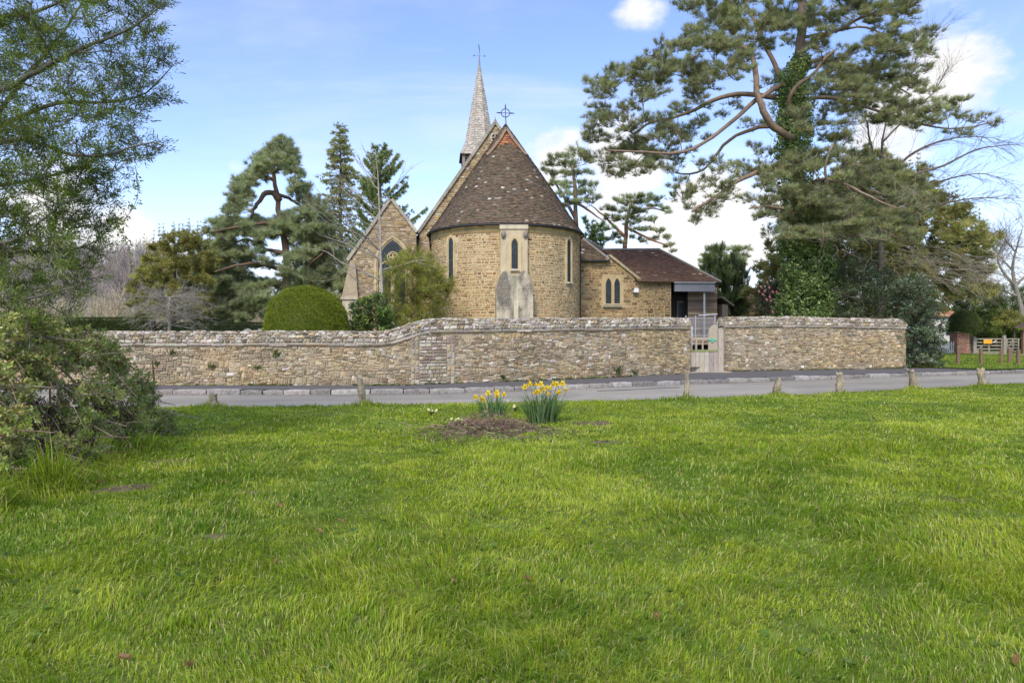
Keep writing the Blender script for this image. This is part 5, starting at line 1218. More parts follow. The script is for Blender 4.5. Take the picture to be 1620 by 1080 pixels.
def split(cl, k, f):
    r = np.random.default_rng(9); out = []
    for a in cl:
        for i in range(k): out.append((a[0]+r.uniform(-1.15, 1.15)*a[2], a[1]+r.uniform(-1.3, 1.2)*a[3], a[2]*f*r.uniform(.7, 1.25), a[3]*f*1.25*r.uniform(.7, 1.25), *[q+r.normal(0, .4) for q in a[4:]]))
    return out
# ---- great Scots pine
t = Tree('scots_pine', 'great spreading scots pine with bare curving limbs and an ivy clad trunk', 'tree', 31.0, (*P(1277, 500, 31.0)[:2], .3), bark=(.235, .17, .12), twig=(.15, .11, .08))
t.limb([(1279, 545), (1276, 470), (1270, 390), (1263, 300), (1258, 230), (1260, 170), (1264, 110), (1268, 50), (1272, -20), (1270, -110), (1280, -190)], .36, .10, 30, sides=12)
t.limb([(1258, 222, -.3), (1240, 213, -.8), (1218, 198, -1.2), (1204, 172, -1.4), (1196, 140, -1.4), (1194, 112, -1.2), (1191, 88, -.8), (1182, 76, -.4), (1172, 74, 0)], 0.172, .09, 22, sides=10)
t.limb([(1262, 152, .2), (1235, 157, .4), (1205, 150, .6), (1165, 148, .9), (1128, 155, 1.2), (1105, 172, 1.2), (1072, 185, 1.0), (1040, 189, .8), (1020, 200, .5), (1003, 212, .2)], 0.139, .045, 20)
t.limb([(1250, 128, 0), (1225, 140, -.3), (1198, 155, -.7), (1178, 175, -1.2), (1160, 192, -1.6), (1130, 215, -2), (1100, 236, -2.3), (1072, 246, -2.5), (1045, 242, -2.7), (1000, 240, -3), (960, 238, -3.2)], 0.123, .035, 20)
t.limb([(1252, 205, .2), (1225, 198, .4), (1200, 201, .8), (1172, 210, 1.2), (1150, 222, 1.5), (1130, 247, 1.8), (1118, 270, 2), (1085, 278, 2.2), (1068, 273, 2.3)], 0.107, .04, 18)
t.limb([(1250, 268, -.2), (1222, 268, -.6), (1185, 276, -1), (1160, 290, -1.4), (1140, 304, -1.6), (1115, 322, -1.8), (1095, 335, -2)], 0.139, .05, 16)
t.limb([(1250, 175, -.5), (1247, 155, -.9), (1256, 138, -1.1), (1275, 125, -1.2), (1292, 116, -1.3), (1298, 98, -1.4), (1320, 80, -1.5)], 0.107, .05, 16)
t.limb([(1278, 105, .2), (1285, 95, .3), (1300, 92, .5), (1325, 98, .8), (1360, 108, 1.2), (1400, 125, 1.6), (1440, 150, 2)], 0.098, .03, 16)
t.limb([(1236, 125, .6), (1222, 95, .9), (1205, 60, 1.2), (1190, 25, 1.5), (1165, -20, 1.6)], 0.115, .05, 14)
t.limb([(1262, 160, .3), (1300, 152, .6), (1340, 158, .9), (1385, 175, 1.0), (1430, 190, .8), (1480, 203, .5), (1525, 205, .3), (1562, 195, 0)], 0.098, .025, 18)
t.limb([(1268, 75, .2), (1300, 58, -.4), (1335, 44, -.9), (1370, 22, -1.2), (1410, 22, -1.5), (1455, 8, -1.6)], 0.090, .03, 16)
t.limb([(1268, 60, .4), (1310, 52, .9), (1345, 45, 1.5), (1372, 38, 1.7), (1395, 58, 2.0), (1440, 55, 2.2)], 0.074, .03, 14)
t.limb([(1272, 300, 0), (1300, 280, -1.2), (1335, 290, -2.2), (1375, 310, -3), (1420, 330, -3.4)], 0.098, .03, 14)
t.limb([(1272, 340, .2), (1240, 330, -1), (1205, 325, -1.6), (1185, 330, -2)], 0.074, .03, 10)
t.limb([(1310, 300, -1.4), (1303, 262, -1.8), (1312, 240, -2), (1318, 228, -2.1)], 0.057, .05, 8, col=(.24, .2, .15), seedpool=False)
t.limb([(1274, 390, .1), (1310, 372, -1.5), (1350, 372, -2.6), (1400, 380, -3.2)], 0.082, .025, 12)
HP = [(1135, 20, 45, 26), (1180, 10, 50, 30), (1120, 55, 50, 22), (1160, 60, 45, 20), (1075, 65, 32, 15), (1050, 78, 20, 11), (1210, 35, 40, 24), (1000, 105, 25, 14), (975, 108, 22, 12), (1025, 112, 22, 12), (950, 138, 24, 10), (985, 135, 30, 12), (1020, 145, 35, 12), (1060, 110, 35, 16), (1090, 95, 40, 18), (1120, 100, 45, 18), (1060, 140, 40, 12), (1150, 106, 30, 12), (931, 135, 12, 7), (1095, 138, 30, 10), (945, 190, 22, 12), (970, 200, 25, 10), (990, 180, 25, 10), (935, 213, 12, 10), (1010, 226, 35, 12), (980, 236, 35, 13), (1050, 214, 30, 10), (1045, 241, 35, 10), (1080, 204, 25, 9), (1105, 211, 25, 9), (1010, 256, 25, 11), (985, 270, 20, 9), (1035, 266, 20, 9), (1075, 252, 20, 9), (1130, 180, 22, 8), (1100, 172, 14, 7), (1150, 165, 18, 7), (1120, 270, 25, 11), (1095, 300, 30, 14), (1075, 310, 18, 11), (1140, 290, 25, 11), (1170, 270, 22, 12), (1150, 320, 30, 10), (1180, 310, 25, 11), (1115, 335, 20, 9), (1090, 345, 18, 8), (1197, 285, 20, 12), (1205, 250, 15, 9), (1180, 235, 16, 7), (925, 245, 18, 9), (955, 255, 22, 9),
      (1260, 18, 50, 20), (1300, 38, 40, 16), (1232, 45, 36, 15), (1310, 15, 40, 18), (1230, -30, 60, 36), (1300, -40, 70, 36), (1170, -40, 50, 32), (1360, -30, 60, 26), (1240, -100, 60, 34), (1310, -110, 60, 34), (1270, -165, 55, 30), (1205, -85, 40, 25), (1360, -85, 40, 25), (1410, -45, 35, 16), (1105, -10, 30, 14),
      (1350, 10, 30, 13), (1400, 14, 35, 11), (1447, 8, 28, 11), (1440, 52, 34, 8), (1380, 62, 30, 9), (1400, 80, 35, 8), (1455, 82, 16, 7), (1340, 85, 40, 12), (1362, 110, 40, 12), (1322, 110, 30, 10), (1412, 106, 30, 9), (1380, 130, 35, 11), (1422, 135, 30, 10), (1458, 116, 14, 8), (1340, 140, 35, 12), (1400, 158, 45, 12), (1440, 165, 40, 10), (1482, 172, 35, 9), (1512, 178, 25, 8), (1532, 191, 22, 6), (1562, 190, 18, 6), (1500, 206, 28, 6), (1450, 190, 35, 7), (1385, 182, 30, 8), (1310, 128, 25, 9), (1240, 75, 20, 9), (1295, 70, 18, 9),
      (1290, 182, 26, 11), (1332, 172, 25, 10), (1275, 205, 22, 10), (1302, 216, 28, 10), (1248, 258, 28, 12, -1.5), (1282, 266, 30, 10, -1.2), (1322, 252, 28, 10), (1240, 292, 30, 14, -1.5), (1282, 302, 40, 14, -1.8), (1332, 291, 40, 14, -1.5), (1372, 272, 35, 10, -.5), (1392, 301, 40, 12, -1.5), (1432, 296, 35, 12, -1), (1350, 330, 45, 14, -2), (1300, 345, 45, 14, -2.2), (1250, 340, 35, 15, -1.6), (1230, 368, 28, 12, -1.2), (1402, 345, 40, 12, -2.4), (1442, 330, 30, 10, -2), (1330, 378, 45, 12, -2.6), (1290, 378, 30, 10, -2.4), (1372, 370, 40, 11, -2.6), (1215, 330, 20, 10, -1), (1420, 375, 28, 8, -2.6), (1345, 235, 30, 8, -1.2), (1262, 320, 30, 10, -2), (1360, 255, 30, 8, -2)]
t.crown(split(HP, 3, .7), 3.0, 'pine', 165, .25, PINE, (3, 3, 2, 1.4, 2), twigs=11, scat=.07, sag=.05, twr=.008, axis=(0, 0, .75))
rt = fill([(1270, -60), (1400, -60), (1470, 0), (1465, 60), (1440, 90), (1480, 160), (1500, 195), (1440, 215), (1360, 200), (1300, 240), (1280, 180), (1285, 60)], 95, 24, 8, .9, 15)+fill([(1205, 270), (1290, 240), (1400, 255), (1470, 300), (1450, 370), (1340, 395), (1250, 385), (1215, 350)], 60, 26, 9, .9, 16, )+fill([(940, 130), (1040, 80), (1110, 30), (1200, 50), (1170, 120), (1110, 150), (1060, 150), (1130, 200), (1080, 230), (1060, 300), (980, 270), (925, 220)], 60, 22, 8, .9, 17)
t.crown(rt, 3.6, 'pine', 185, .25, PINE, (3, 3, 2, 1.4, 2), twigs=12, scat=.08, sag=.05, twr=.008, axis=(0, 0, .75))
back = fill([(960, 130), (1100, 60), (1300, -60), (1450, 40), (1500, 180), (1420, 330), (1300, 350), (1200, 300), (1050, 230)], 46, 26, 9, 1.5, 5)
t.crown([(a, b, c_, d_, rng.uniform(2.0, 5.0)) for a, b, c_, d_ in back], 3, 'pine', 110, .25, PINE, twigs=12, scat=.07, twr=.008, axis=(0, 0, .7))
for k in range(70):                                       # dead snags hanging in the right lower crown
    px, py = rng.uniform(1290, 1470), rng.uniform(235, 400); a = t.wp(px, py, rng.uniform(-3, -1.5)); grow_bare(t.W, a, (rng.uniform(-.3, 1), rng.uniform(-1, 0), rng.uniform(-.8, .2)), rng.uniform(.5, 1.2), .012, 1, (.30, .26, .20), .7, -.05, (1, 2), .6, .3)
pine = t.done()
# ivy on the trunk and the broad skirt at its foot
iv = MB()
def ivy_at(px, py, r, n, dy=0):
    ce = P(px, py, 31.0+dy); q = rdir(n)*np.array([r, r, r])*rng.uniform(.75, 1.05, (n, 1))+ce
    iv.scatter(TP['ivy'], q, unit(q-ce)*.7+np.array([0, 0, -.35])+rdir(n)*.5, .24*rng.uniform(.7, 1.2, n), vary(pick([(.10, .15, .045), (.15, .205, .06), (.065, .10, .032), (.21, .27, .085)], n, (3, 3, 2, 1.2))*1.45, .2, .05))
for py in range(95, 420, 12): ivy_at(np.interp(py, [95, 150, 230, 300, 420], [1262, 1257, 1257, 1262, 1272])+rng.normal(0, 4), py, np.interp(py, [95, 150, 240, 420], [.3, .6, .72, .95])*rng.uniform(.8, 1.15), 210)
for py in range(140, 260, 16): ivy_at(1244+rng.normal(0, 5), py, .42, 120)
for k in range(70):
    py = rng.uniform(378, 515); hw_ = np.interp(py, [378, 420, 470, 515], [22, 34, 42, 46]); px = 1278+rng.uniform(-1, 1)*hw_
    ivy_at(px, py, rng.uniform(.3, .5), 95, -.6+.8*((px-1278)/hw_)**2+rng.uniform(-.4, .3))
iv.build('ivy', M['gloss'], pine)

# ---- pine among the graves on the left
z = lambda L: [(300+a/3.375, 200+b/3.375, c_/3.375, d_/3.375) for a, b, c_, d_ in L]
t = Tree('scots_pine', 'old blue green scots pine with bent bare red trunk, behind the clipped dome', 'tree', 46.0, (*P(456, 520, 46)[:2], .3), bark=(.17, .11, .075), twig=(.12, .09, .065))
t.limb([(458, 530), (455, 460), (454, 422), (451, 390), (445, 348), (442, 327), (435, 298), (432, 274), (433, 250), (437, 228)], .36, .08, 24, sides=10)
t.limb([(442, 318), (430, 301), (416, 308, -.5), (402, 330, -.9), (397, 345, -1)], .24, .08, 14)
t.limb([(440, 308), (455, 312, .4), (464, 317, .8), (472, 325, 1.2), (485, 330, 1.5)], .14, .05, 10)
t.limb([(433, 285), (420, 278, .6), (405, 282, 1), (395, 290, 1.2)], .12, .05, 10)
t.limb([(447, 355), (420, 352, -1), (390, 357, -1.8), (360, 362, -2.4), (338, 366, -2.8)], .17, .04, 14)
t.limb([(449, 375), (475, 345, 1), (500, 340, 1.8), (515, 335, 2.2)], .15, .04, 12)
t.limb([(452, 400), (420, 395, .8), (390, 375, 1.6), (370, 385, 2)], .15, .05, 12)
t.limb([(454, 430), (410, 415, -1.6), (370, 420, -2.5), (340, 430, -3.2)], .15, .05, 12)
t.limb([(455, 440), (490, 420, -1.4), (510, 400, -2)], .13, .04, 10)
LPN = z([(490, 100, 50, 20), (450, 140, 60, 22), (520, 150, 40, 20), (400, 190, 50, 20), (470, 190, 50, 18), (540, 210, 38, 18), (350, 240, 50, 22), (300, 270, 40, 18), (420, 230, 36, 12), (580, 240, 30, 14), (560, 285, 30, 12), (610, 310, 28, 18), (260, 340, 42, 20), (300, 320, 40, 18), (215, 360, 28, 9), (240, 400, 38, 22), (270, 440, 36, 18), (225, 440, 24, 18), (330, 380, 26, 16), (540, 340, 28, 11), (600, 355, 30, 18), (180, 540, 66, 17), (250, 530, 66, 21), (330, 520, 56, 22), (400, 540, 56, 22), (130, 560, 40, 13), (300, 570, 56, 16), (430, 565, 50, 14), (560, 480, 56, 22), (620, 440, 46, 22), (680, 470, 40, 34), (540, 530, 46, 22), (620, 540, 56, 26), (690, 560, 46, 36), (590, 600, 46, 26), (180, 640, 56, 26), (120, 690, 66, 34), (60, 740, 56, 28), (200, 720, 66, 34), (150, 830, 76, 34), (80, 860, 66, 30), (230, 820, 56, 34), (60, 920, 56, 34), (150, 930, 86, 40), (240, 920, 56, 42), (120, 990, 76, 34), (220, 1000, 66, 34), (640, 640, 56, 34), (700, 660, 46, 42), (560, 790, 56, 26), (620, 720, 56, 34), (600, 850, 46, 28), (350, 970, 46, 40), (400, 650, 50, 22), (330, 640, 44, 20), (430, 720, 46, 26), (300, 1000, 50, 40), (680, 760, 50, 34), (660, 860, 50, 34), (480, 880, 60, 50), (400, 900, 50, 40), (540, 900, 50, 40)])
t.crown(split(LPN, 3, .8), 3.0, 'pine', 170, .32, PINEB, twigs=11, twr=.012, axis=(0, 0, .6), sag=.03, clumpvar=.16)
up_ = fill([(425, 232), (450, 222), (468, 245), (470, 265), (450, 275), (425, 275), (405, 290), (385, 320), (365, 345), (355, 330), (372, 290), (400, 258)], 45, 13, 7, .8, 78)+fill([(455, 262), (485, 285), (494, 320), (478, 330), (462, 300)], 14, 11, 7, .8, 79)+fill([(328, 370), (350, 352), (400, 345), (430, 352), (470, 335), (500, 318), (522, 345), (534, 400), (480, 400), (455, 375), (400, 380), (340, 384)], 50, 18, 8, .8, 80)+fill([(302, 440), (335, 385), (365, 380), (388, 410), (402, 470), (395, 512), (300, 512)], 46, 18, 10, .8, 81)+fill([(455, 405), (545, 390), (548, 512), (455, 512)], 34, 18, 11, .9, 82)
t.crown(up_, 2.6, 'pine', 200, .33, PINEB, twigs=10, twr=.012, axis=(0, 0, .5), sag=.03, clumpvar=.16)
low_ = fill([(300, 500), (312, 450), (330, 400), (350, 372), (420, 366), (520, 350), (548, 400), (545, 500)], 60, 19, 10, .95, 77)
t.crown([q for q in low_ if not (425 < q[0] < 450 and 395 < q[1] < 450)], 3.2, 'pine', 210, .33, PINEB, twigs=10, twr=.012, axis=(0, 0, .6), sag=.03, clumpvar=.16)
t.done()

# ---- pines beyond the vestry
t = Tree('scots_pine', 'tall pine rising behind the right flank of the cone shaped roof', 'tree', 50.0, (*P(914, 500, 50)[:2], .3), 'pines beyond the vestry', bark=(.17, .12, .085), twig=(.12, .09, .065))
t.limb([(916, 520), (913, 420), (910, 345), (912, 300), (905, 262)], .34, .1, 16)
t.limb([(910, 345), (885, 300, .8), (870, 275, 1.2)], .14, .05, 10); t.limb([(911, 320), (935, 335, -.8), (955, 350, -1.2)], .12, .04, 10)
ZZ = lambda L: [(840+a/5.143, 210+b/5.143, c_/5.143, d_/5.143) for a, b, c_, d_ in L]
t.crown(ZZ([(200, 200, 70, 26), (300, 190, 70, 30), (150, 260, 60, 26), (110, 320, 36, 24), (250, 260, 70, 30), (340, 260, 70, 30), (420, 170, 60, 36), (470, 230, 50, 30), (180, 340, 60, 30), (280, 340, 70, 34), (380, 330, 60, 28), (470, 330, 50, 26), (200, 420, 60, 30), (300, 430, 80, 34), (400, 420, 60, 30), (500, 430, 50, 26), (270, 500, 70, 30), (370, 500, 70, 34), (460, 480, 60, 28), (320, 560, 60, 30), (400, 570, 60, 34), (480, 560, 60, 26), (540, 530, 50, 20), (290, 590, 40, 24)]), 2.6, 'pine', 230, .33, PINEB, twigs=10, twr=.012)
t.done()
t = Tree('scots_pine', 'smaller flat topped pine with a red stem showing above the brown vestry roof', 'tree', 52.0, (*P(987, 500, 52)[:2], .3), 'pines beyond the vestry', bark=(.24, .13, .08), twig=(.13, .09, .065))
t.limb([(986, 520), (986, 430), (988, 390), (992, 362), (996, 330), (1000, 318)], .34, .1, 16)
t.limb([(989, 375), (960, 345, .8), (935, 325, 1.4)], .13, .04, 10); t.limb([(992, 360), (1020, 375, -.8), (1060, 390, -1.2)], .12, .04, 10); t.limb([(996, 340), (1030, 328, .6), (1055, 335, 1)], .12, .04, 10)
t.crown(ZZ([(760, 530, 70, 22), (850, 520, 90, 24), (950, 530, 80, 24), (1040, 540, 60, 22), (700, 560, 60, 20), (800, 570, 80, 22), (900, 570, 80, 22), (620, 620, 60, 20), (700, 630, 80, 24), (800, 630, 90, 26), (900, 640, 80, 22), (1000, 600, 80, 18), (1080, 620, 60, 16), (1120, 650, 36, 12), (640, 690, 60, 22), (720, 710, 60, 26), (820, 690, 80, 22), (920, 720, 70, 22), (1000, 700, 50, 18), (640, 780, 50, 28), (690, 840, 60, 24), (640, 880, 46, 22), (720, 900, 50, 18), (860, 790, 60, 24), (950, 790, 60, 24), (1040, 800, 50, 24), (1100, 850, 50, 18), (850, 860, 50, 22), (930, 890, 40, 18), (1010, 870, 50, 18), (1130, 920, 46, 16), (1160, 970, 36, 14), (1080, 930, 40, 14), (800, 740, 60, 20)]), 2.8, 'pine', 230, .33, PINEB, twigs=10, twr=.012)
t.done()
t = Tree('scots_pine', 'distant rounded pine head above the dark cypresses, right of the porch', 'tree', 62.0, (*P(1150, 500, 62)[:2], .3), bark=(.15, .11, .08))
t.limb([(1150, 520), (1150, 440), (1152, 405)], .35, .12, 10)
t.crown(fill([(1112, 410), (1125, 396), (1150, 391), (1175, 393), (1180, 408), (1172, 420), (1150, 425), (1120, 425)], 22, 14, 6, .9, 3), 3, 'pine', 110, .42, PINEB, twigs=8, twr=.014); t.done()

# ---- tall open conifer and upswept conifer
def spire_conifer(name, label, px, Y, top, bot, prof, pal, n, tpl, size, ang, dens, bark, droop, seed, lenvar=.35, sidef=.32):
    t = Tree(name, label, 'tree', Y, (*P(px, 500, Y)[:2], .3), bark=bark)
    z1, z0 = P(px, top, Y)[2], P(px, bot, Y)[2]; x0 = P(px, top, Y)[0]
    t.limb([(x0, Y, .3), (x0+.1, Y, z0), (x0, Y, (z0+z1)/2), (x0, Y, z1)], .30, .02, 24, world=True)
    for i in range(n):
        s_ = rng.random()**.85; zz_ = z0+(z1-z0)*s_; R = prof(s_)*Y/FOC*rng.uniform(1-lenvar, 1.12); az = i*2.4+rng.normal(0, .4); d = np.array([math.cos(az), math.sin(az), 0])
        e = ang(s_); p = np.array([x0, Y, zz_]); q = smooth([p, p+d*R*.5+EZ*(R*.5*math.tan(e)), p+d*R+EZ*(R*math.tan(e)*.9-droop*R)], 7)
        t.W.tube(q, np.linspace(.02+.012*R, .006, 7), 4, t.bark, cap=False)
        m = max(4, int(R*dens)); tt = rng.uniform(.12, 1, m); ps = np.stack([np.interp(tt, np.linspace(0, 1, 7), q[:, k]) for k in range(3)], -1)
        side = np.cross(d, EZ)*rng.choice([-1, 1], (m, 1)); L = (R*sidef*(1.15-tt)+.14)[:, None]
        e2 = ps+side*L*rng.uniform(.3, 1, (m, 1))+d*L*.7+EZ*rng.normal(-.05, .16, (m, 1))*L*2; t.W.sticks(ps, e2, .008, .004, t.bark)
        u = rng.random((m, 3)); 
        for k in range(3):
            pk = ps+(e2-ps)*u[:, k:k+1]; t.Lf.scatter(TP[tpl], pk, unit(e2-ps)*.7+d*.4+EZ*(-.3 if droop > .1 else .45)+rdir(m)*.4, size*rng.uniform(.6, 1.2, m), vary(pick(pal, m), .18, .05))
    return t.done()
spire_conifer('conifer_tree', 'tall narrow open conifer ending in a fine point, left of the aisle gable', 538, 56, 198, 455, lambda s_: 8+58*(1-s_)**.8*(.75+.25*math.sin(s_*40)), [(0.350, 0.375, 0.163), (0.413, 0.431, 0.181), (0.288, 0.312, 0.138), (0.475, 0.450, 0.194)], 240, 'yew', .26, lambda s_: math.radians(6+22*s_), 9, (.13, .10, .075), .25, 1)
spire_conifer('conifer_tree', 'dark conifer with long upswept frond branches rising behind the aisle gable', 602, 50, 243, 440, lambda s_: 12+62*(1-s_)**.75*(.7+.5*(math.sin(s_*25)*.5+.5)), [(0.297, 0.358, 0.149), (0.351, 0.412, 0.169), (0.243, 0.297, 0.128)], 120, 'yew', .28, lambda s_: math.radians(28+20*s_), 16, (.12, .095, .07), -.16, 2, lenvar=.5, sidef=.10)

# ---- yews and other dense evergreens
def dense(name, label, cat, Y, px, poly, n, rx, ry, depth, tpl, dens, size, pal, trunk=None, lm='needle', seed=0, core=None, group=None, bark=(.12, .09, .065), axis=(0, 0, .5), pw=None, sep=.75, dfun=None, twigs=8, clumpvar=.16, spikes=0, wdir=.6, var=.18, base=None):
    t = Tree(name, label, cat, Y, (*P(px, 500, Y)[:2], .2) if base is None else base, group, bark=bark)
    b = np.array(t.base); pm = np.array(poly, float); top = P(px, pm[:, 1].min()*.75+pm[:, 1].max()*.25, Y)
    t.limb([tuple(b), tuple(b*.5+top*.5+rng.normal(0, .1, 3)), tuple(top)], trunk or .2, .05, 10, world=True)
    cl = fill(poly, n, rx, ry, sep, seed)
    t.crown(cl, depth, tpl, dens, size, pal, pw, twigs=twigs, axis=axis, dfun=dfun, clumpvar=clumpvar, wdir=wdir, var=var, maxr=.05, twr=.006)
    if spikes:                                           # shoots that break the outline
        c = np.array([q[:2] for q in cl]); up = c[np.argsort(c[:, 1])[:max(6, len(c)//2)]]
        m = spikes; q = up[rng.integers(0, len(up), m)]; ps = np.array([P(a+rng.normal(0, rx*.8), b_-ry*.6, Y+rng.uniform(-.6, .6)*depth) for a, b_ in q])
        for k in range(4): t.Lf.scatter(TP[tpl], ps+EZ*size*.7*k, np.tile(EZ, (m, 1))+rdir(m)*.35, size*(1-.15*k), vary(pick(pal, m), .15, .04))
    return t.done(lm=lm)
dense('yew_tree', 'broad olive brown yew with feathery top, left of the old pine', 'tree', 44, 275, [(208, 470), (216, 432), (225, 415), (240, 395), (262, 380), (290, 372), (312, 374), (330, 390), (340, 420), (338, 470), (330, 505), (225, 505), (212, 490)], 75, 15, 10, 3.2, 'yew', 85, .36, [(0.325, 0.305, 0.091), (0.260, 0.254, 0.078), (0.403, 0.358, 0.111), (0.208, 0.202, 0.065)], .3, seed=2, spikes=120, sep=.7)
dense('yew_tree', 'huge brown green yew filling the space behind the big pine, right side', 'tree', 41, 1420, [(1190, 470), (1205, 430), (1225, 395), (1290, 340), (1340, 270), (1375, 243), (1410, 258), (1450, 270), (1490, 300), (1530, 330), (1556, 370), (1566, 420), (1562, 468), (1500, 466), (1480, 474), (1476, 506), (1190, 506)], 270, 23, 13, 3.4, 'yew', 75, .38, [(0.390, 0.370, 0.150), (0.325, 0.325, 0.130), (0.468, 0.423, 0.176), (0.260, 0.273, 0.117)], .4, seed=3, spikes=170, sep=.56)
dense('yew_tree', 'dark columnar yew peeping over the vestry roof beside the apse', 'tree', 43, 938, [(922, 420), (922, 372), (928, 352), (938, 348), (948, 358), (951, 385), (952, 420)], 16, 9, 12, 1.0, 'yew', 80, .3, [(.13, .20, .065), (.16, .235, .075), (.10, .15, .055)], .15, seed=4, axis=(0, 0, 1.2))
for k, (px, poly, lb) in enumerate([(1133, [(1112, 500), (1113, 440), (1122, 408), (1136, 400), (1150, 415), (1152, 500)], 'dark green cypress with lighter top, nearest the porch roof'), (1163, [(1146, 500), (1148, 430), (1160, 412), (1175, 420), (1180, 500)], 'blackish cypress between the lighter cypress and the broad brown yew')]):
    dense('cypress_tree', lb, 'tree', 47+2*k, px, poly, 36, 10, 14, 1.6, 'frond', 62, .40, [(.085, .115, .055), (.11, .145, .06), (.065, .09, .045)] if k else [(.13, .18, .065), (.09, .125, .055), (.175, .23, .08)], .2, seed=6+k, axis=(0, 0, 1.4), sep=.6, group='cypresses beside the porch')
dense('dark_shrub', 'big dark evergreen shrub behind the right hand wall, between ivy and holly', 'shrub', 30.5, 1365, [(1318, 518), (1318, 440), (1330, 415), (1355, 408), (1385, 415), (1408, 435), (1418, 518)], 80, 15, 11, 1.6, 'sprig', 75, .26, DARK, .1, lm='gloss', seed=9, sep=.6)
HB = G(1452, 581, .12)
dense('holly_bush', 'tall dark glossy holly bush growing at the end of the stone wall by the road', 'bush', HB[1]+.3, 1452, [(1416, 582), (1414, 530), (1416, 490), (1412, 462), (1426, 446), (1450, 444), (1470, 455), (1482, 480), (1486, 520), (1484, 560), (1478, 582)], 120, 13, 10, 1.15, 'broad', 120, .19, [(0.088, 0.125, 0.062), (0.112, 0.163, 0.075), (0.163, 0.213, 0.112), (0.263, 0.300, 0.213), (0.062, 0.090, 0.048)], .08, lm='gloss', seed=10, pw=(3, 3, 2, .8, 2), sep=.55, base=(HB[0], HB[1]+.3, .12), twigs=10)
dense('camellia_bush', 'camellia dotted with pink flowers, left of the ivy clad trunk', 'bush', 32.5, 1218, [(1196, 500), (1198, 470), (1206, 450), (1222, 448), (1234, 462), (1240, 500)], 26, 10, 9, .8, 'broad', 70, .2, [(.06, .07, .035), (.08, .085, .045), (.04, .055, .025)], .05, lm='gloss', seed=11, bark=(.14, .10, .08))
cam = [o for o in C.objects if o.name.startswith('camellia_bush')][0]
proto = None; FL = [(1203, 454), (1213, 447), (1216, 455), (1222, 462), (1209, 461), (1217, 470), (1219, 476), (1228, 462), (1232, 455), (1212, 474), (1206, 466), (1236, 470), (1222, 494), (1234, 425), (1226, 480), (1241, 478), (1200, 461)]
for px, py in FL:
    p = P(px, py, 31.3+rng.uniform(-.15, .15))
    if proto is None:
        mb = MB(); mb.scatter(T_leaves(9, 3, .5, .6, 30, 85, .3), np.array([p]), [(0, -1, .3)], .17, (.72, .28, .33)); mb.ell(p+np.array([0, -.02, .01]), (.035, .03, .03), (.7, .4, .35), 7, 5); proto = mb.build('flower', M['flower'], cam); p0 = p
    else:
        c_ = proto.copy(); C.objects.link(c_); c_.parent = cam; c_.location = [float(v) for v in (p-p0)]
dense('garden_bush', 'leafy light green bush spilling over the field gate at the right edge', 'bush', 52, 1575, [(1545, 530), (1548, 490), (1556, 470), (1580, 458), (1610, 455), (1640, 455), (1670, 470), (1670, 530)], 55, 16, 10, 2.0, 'sprig', 120, .36, [(.17, .235, .055), (.21, .275, .07), (.11, .16, .04), (.25, .29, .09)], .12, lm='leaf', seed=12)
dense('garden_bush', 'dark green background bush behind the cottage and the clipped cushion', 'bush', 70, 1530, [(1496, 515), (1500, 480), (1515, 466), (1545, 460), (1572, 466), (1580, 515)], 40, 15, 10, 2.0, 'sprig', 60, .5, [(.10, .14, .05), (.13, .175, .06), (.075, .105, .04)], .15, lm='leaf', seed=22)
dense('garden_bush', 'rounded golden yellow bush beside the small timber shelter', 'bush', 47.5, 1602, [(1575, 520), (1578, 506), (1590, 497), (1610, 496), (1622, 505), (1628, 522)], 24, 10, 6, 1.0, 'sprig', 160, .28, [(.30, .30, .07), (.36, .34, .10), (.22, .25, .06)], .08, lm='leaf', seed=13, sep=.6)
dense('laurel_bush', 'bright leaved evergreen bush at the foot of the bare tree behind the wall', 'bush', 25.5, 580, [(552, 530), (556, 500), (565, 482), (580, 472), (600, 476), (616, 492), (622, 530)], 44, 12, 9, 1.0, 'broad', 170, .19, [(.15, .24, .04), (.22, .31, .055), (.08, .13, .03), (.05, .085, .028)], .05, lm='gloss', seed=14, sep=.6, pw=(2, 1.6, 2, 1.6))
dense('golden_shrub', 'airy yellow green shrub leaning against the left side of the apse', 'shrub', 27.4, 652, [(612, 515), (606, 480), (602, 450), (612, 425), (628, 408), (645, 396), (662, 398), (682, 412), (700, 432), (712, 452), (708, 480), (696, 500), (690, 515)], 95, 13, 10, 1.2, 'haw', 330, .25, [(0.324, 0.336, 0.066), (0.408, 0.396, 0.084), (0.240, 0.276, 0.054), (0.456, 0.408, 0.120), (0.168, 0.204, 0.048)], .04, lm='leaf', seed=15, sep=.62, twigs=12, bark=(.2, .16, .10), axis=(0, 0, .3), wdir=1.0)

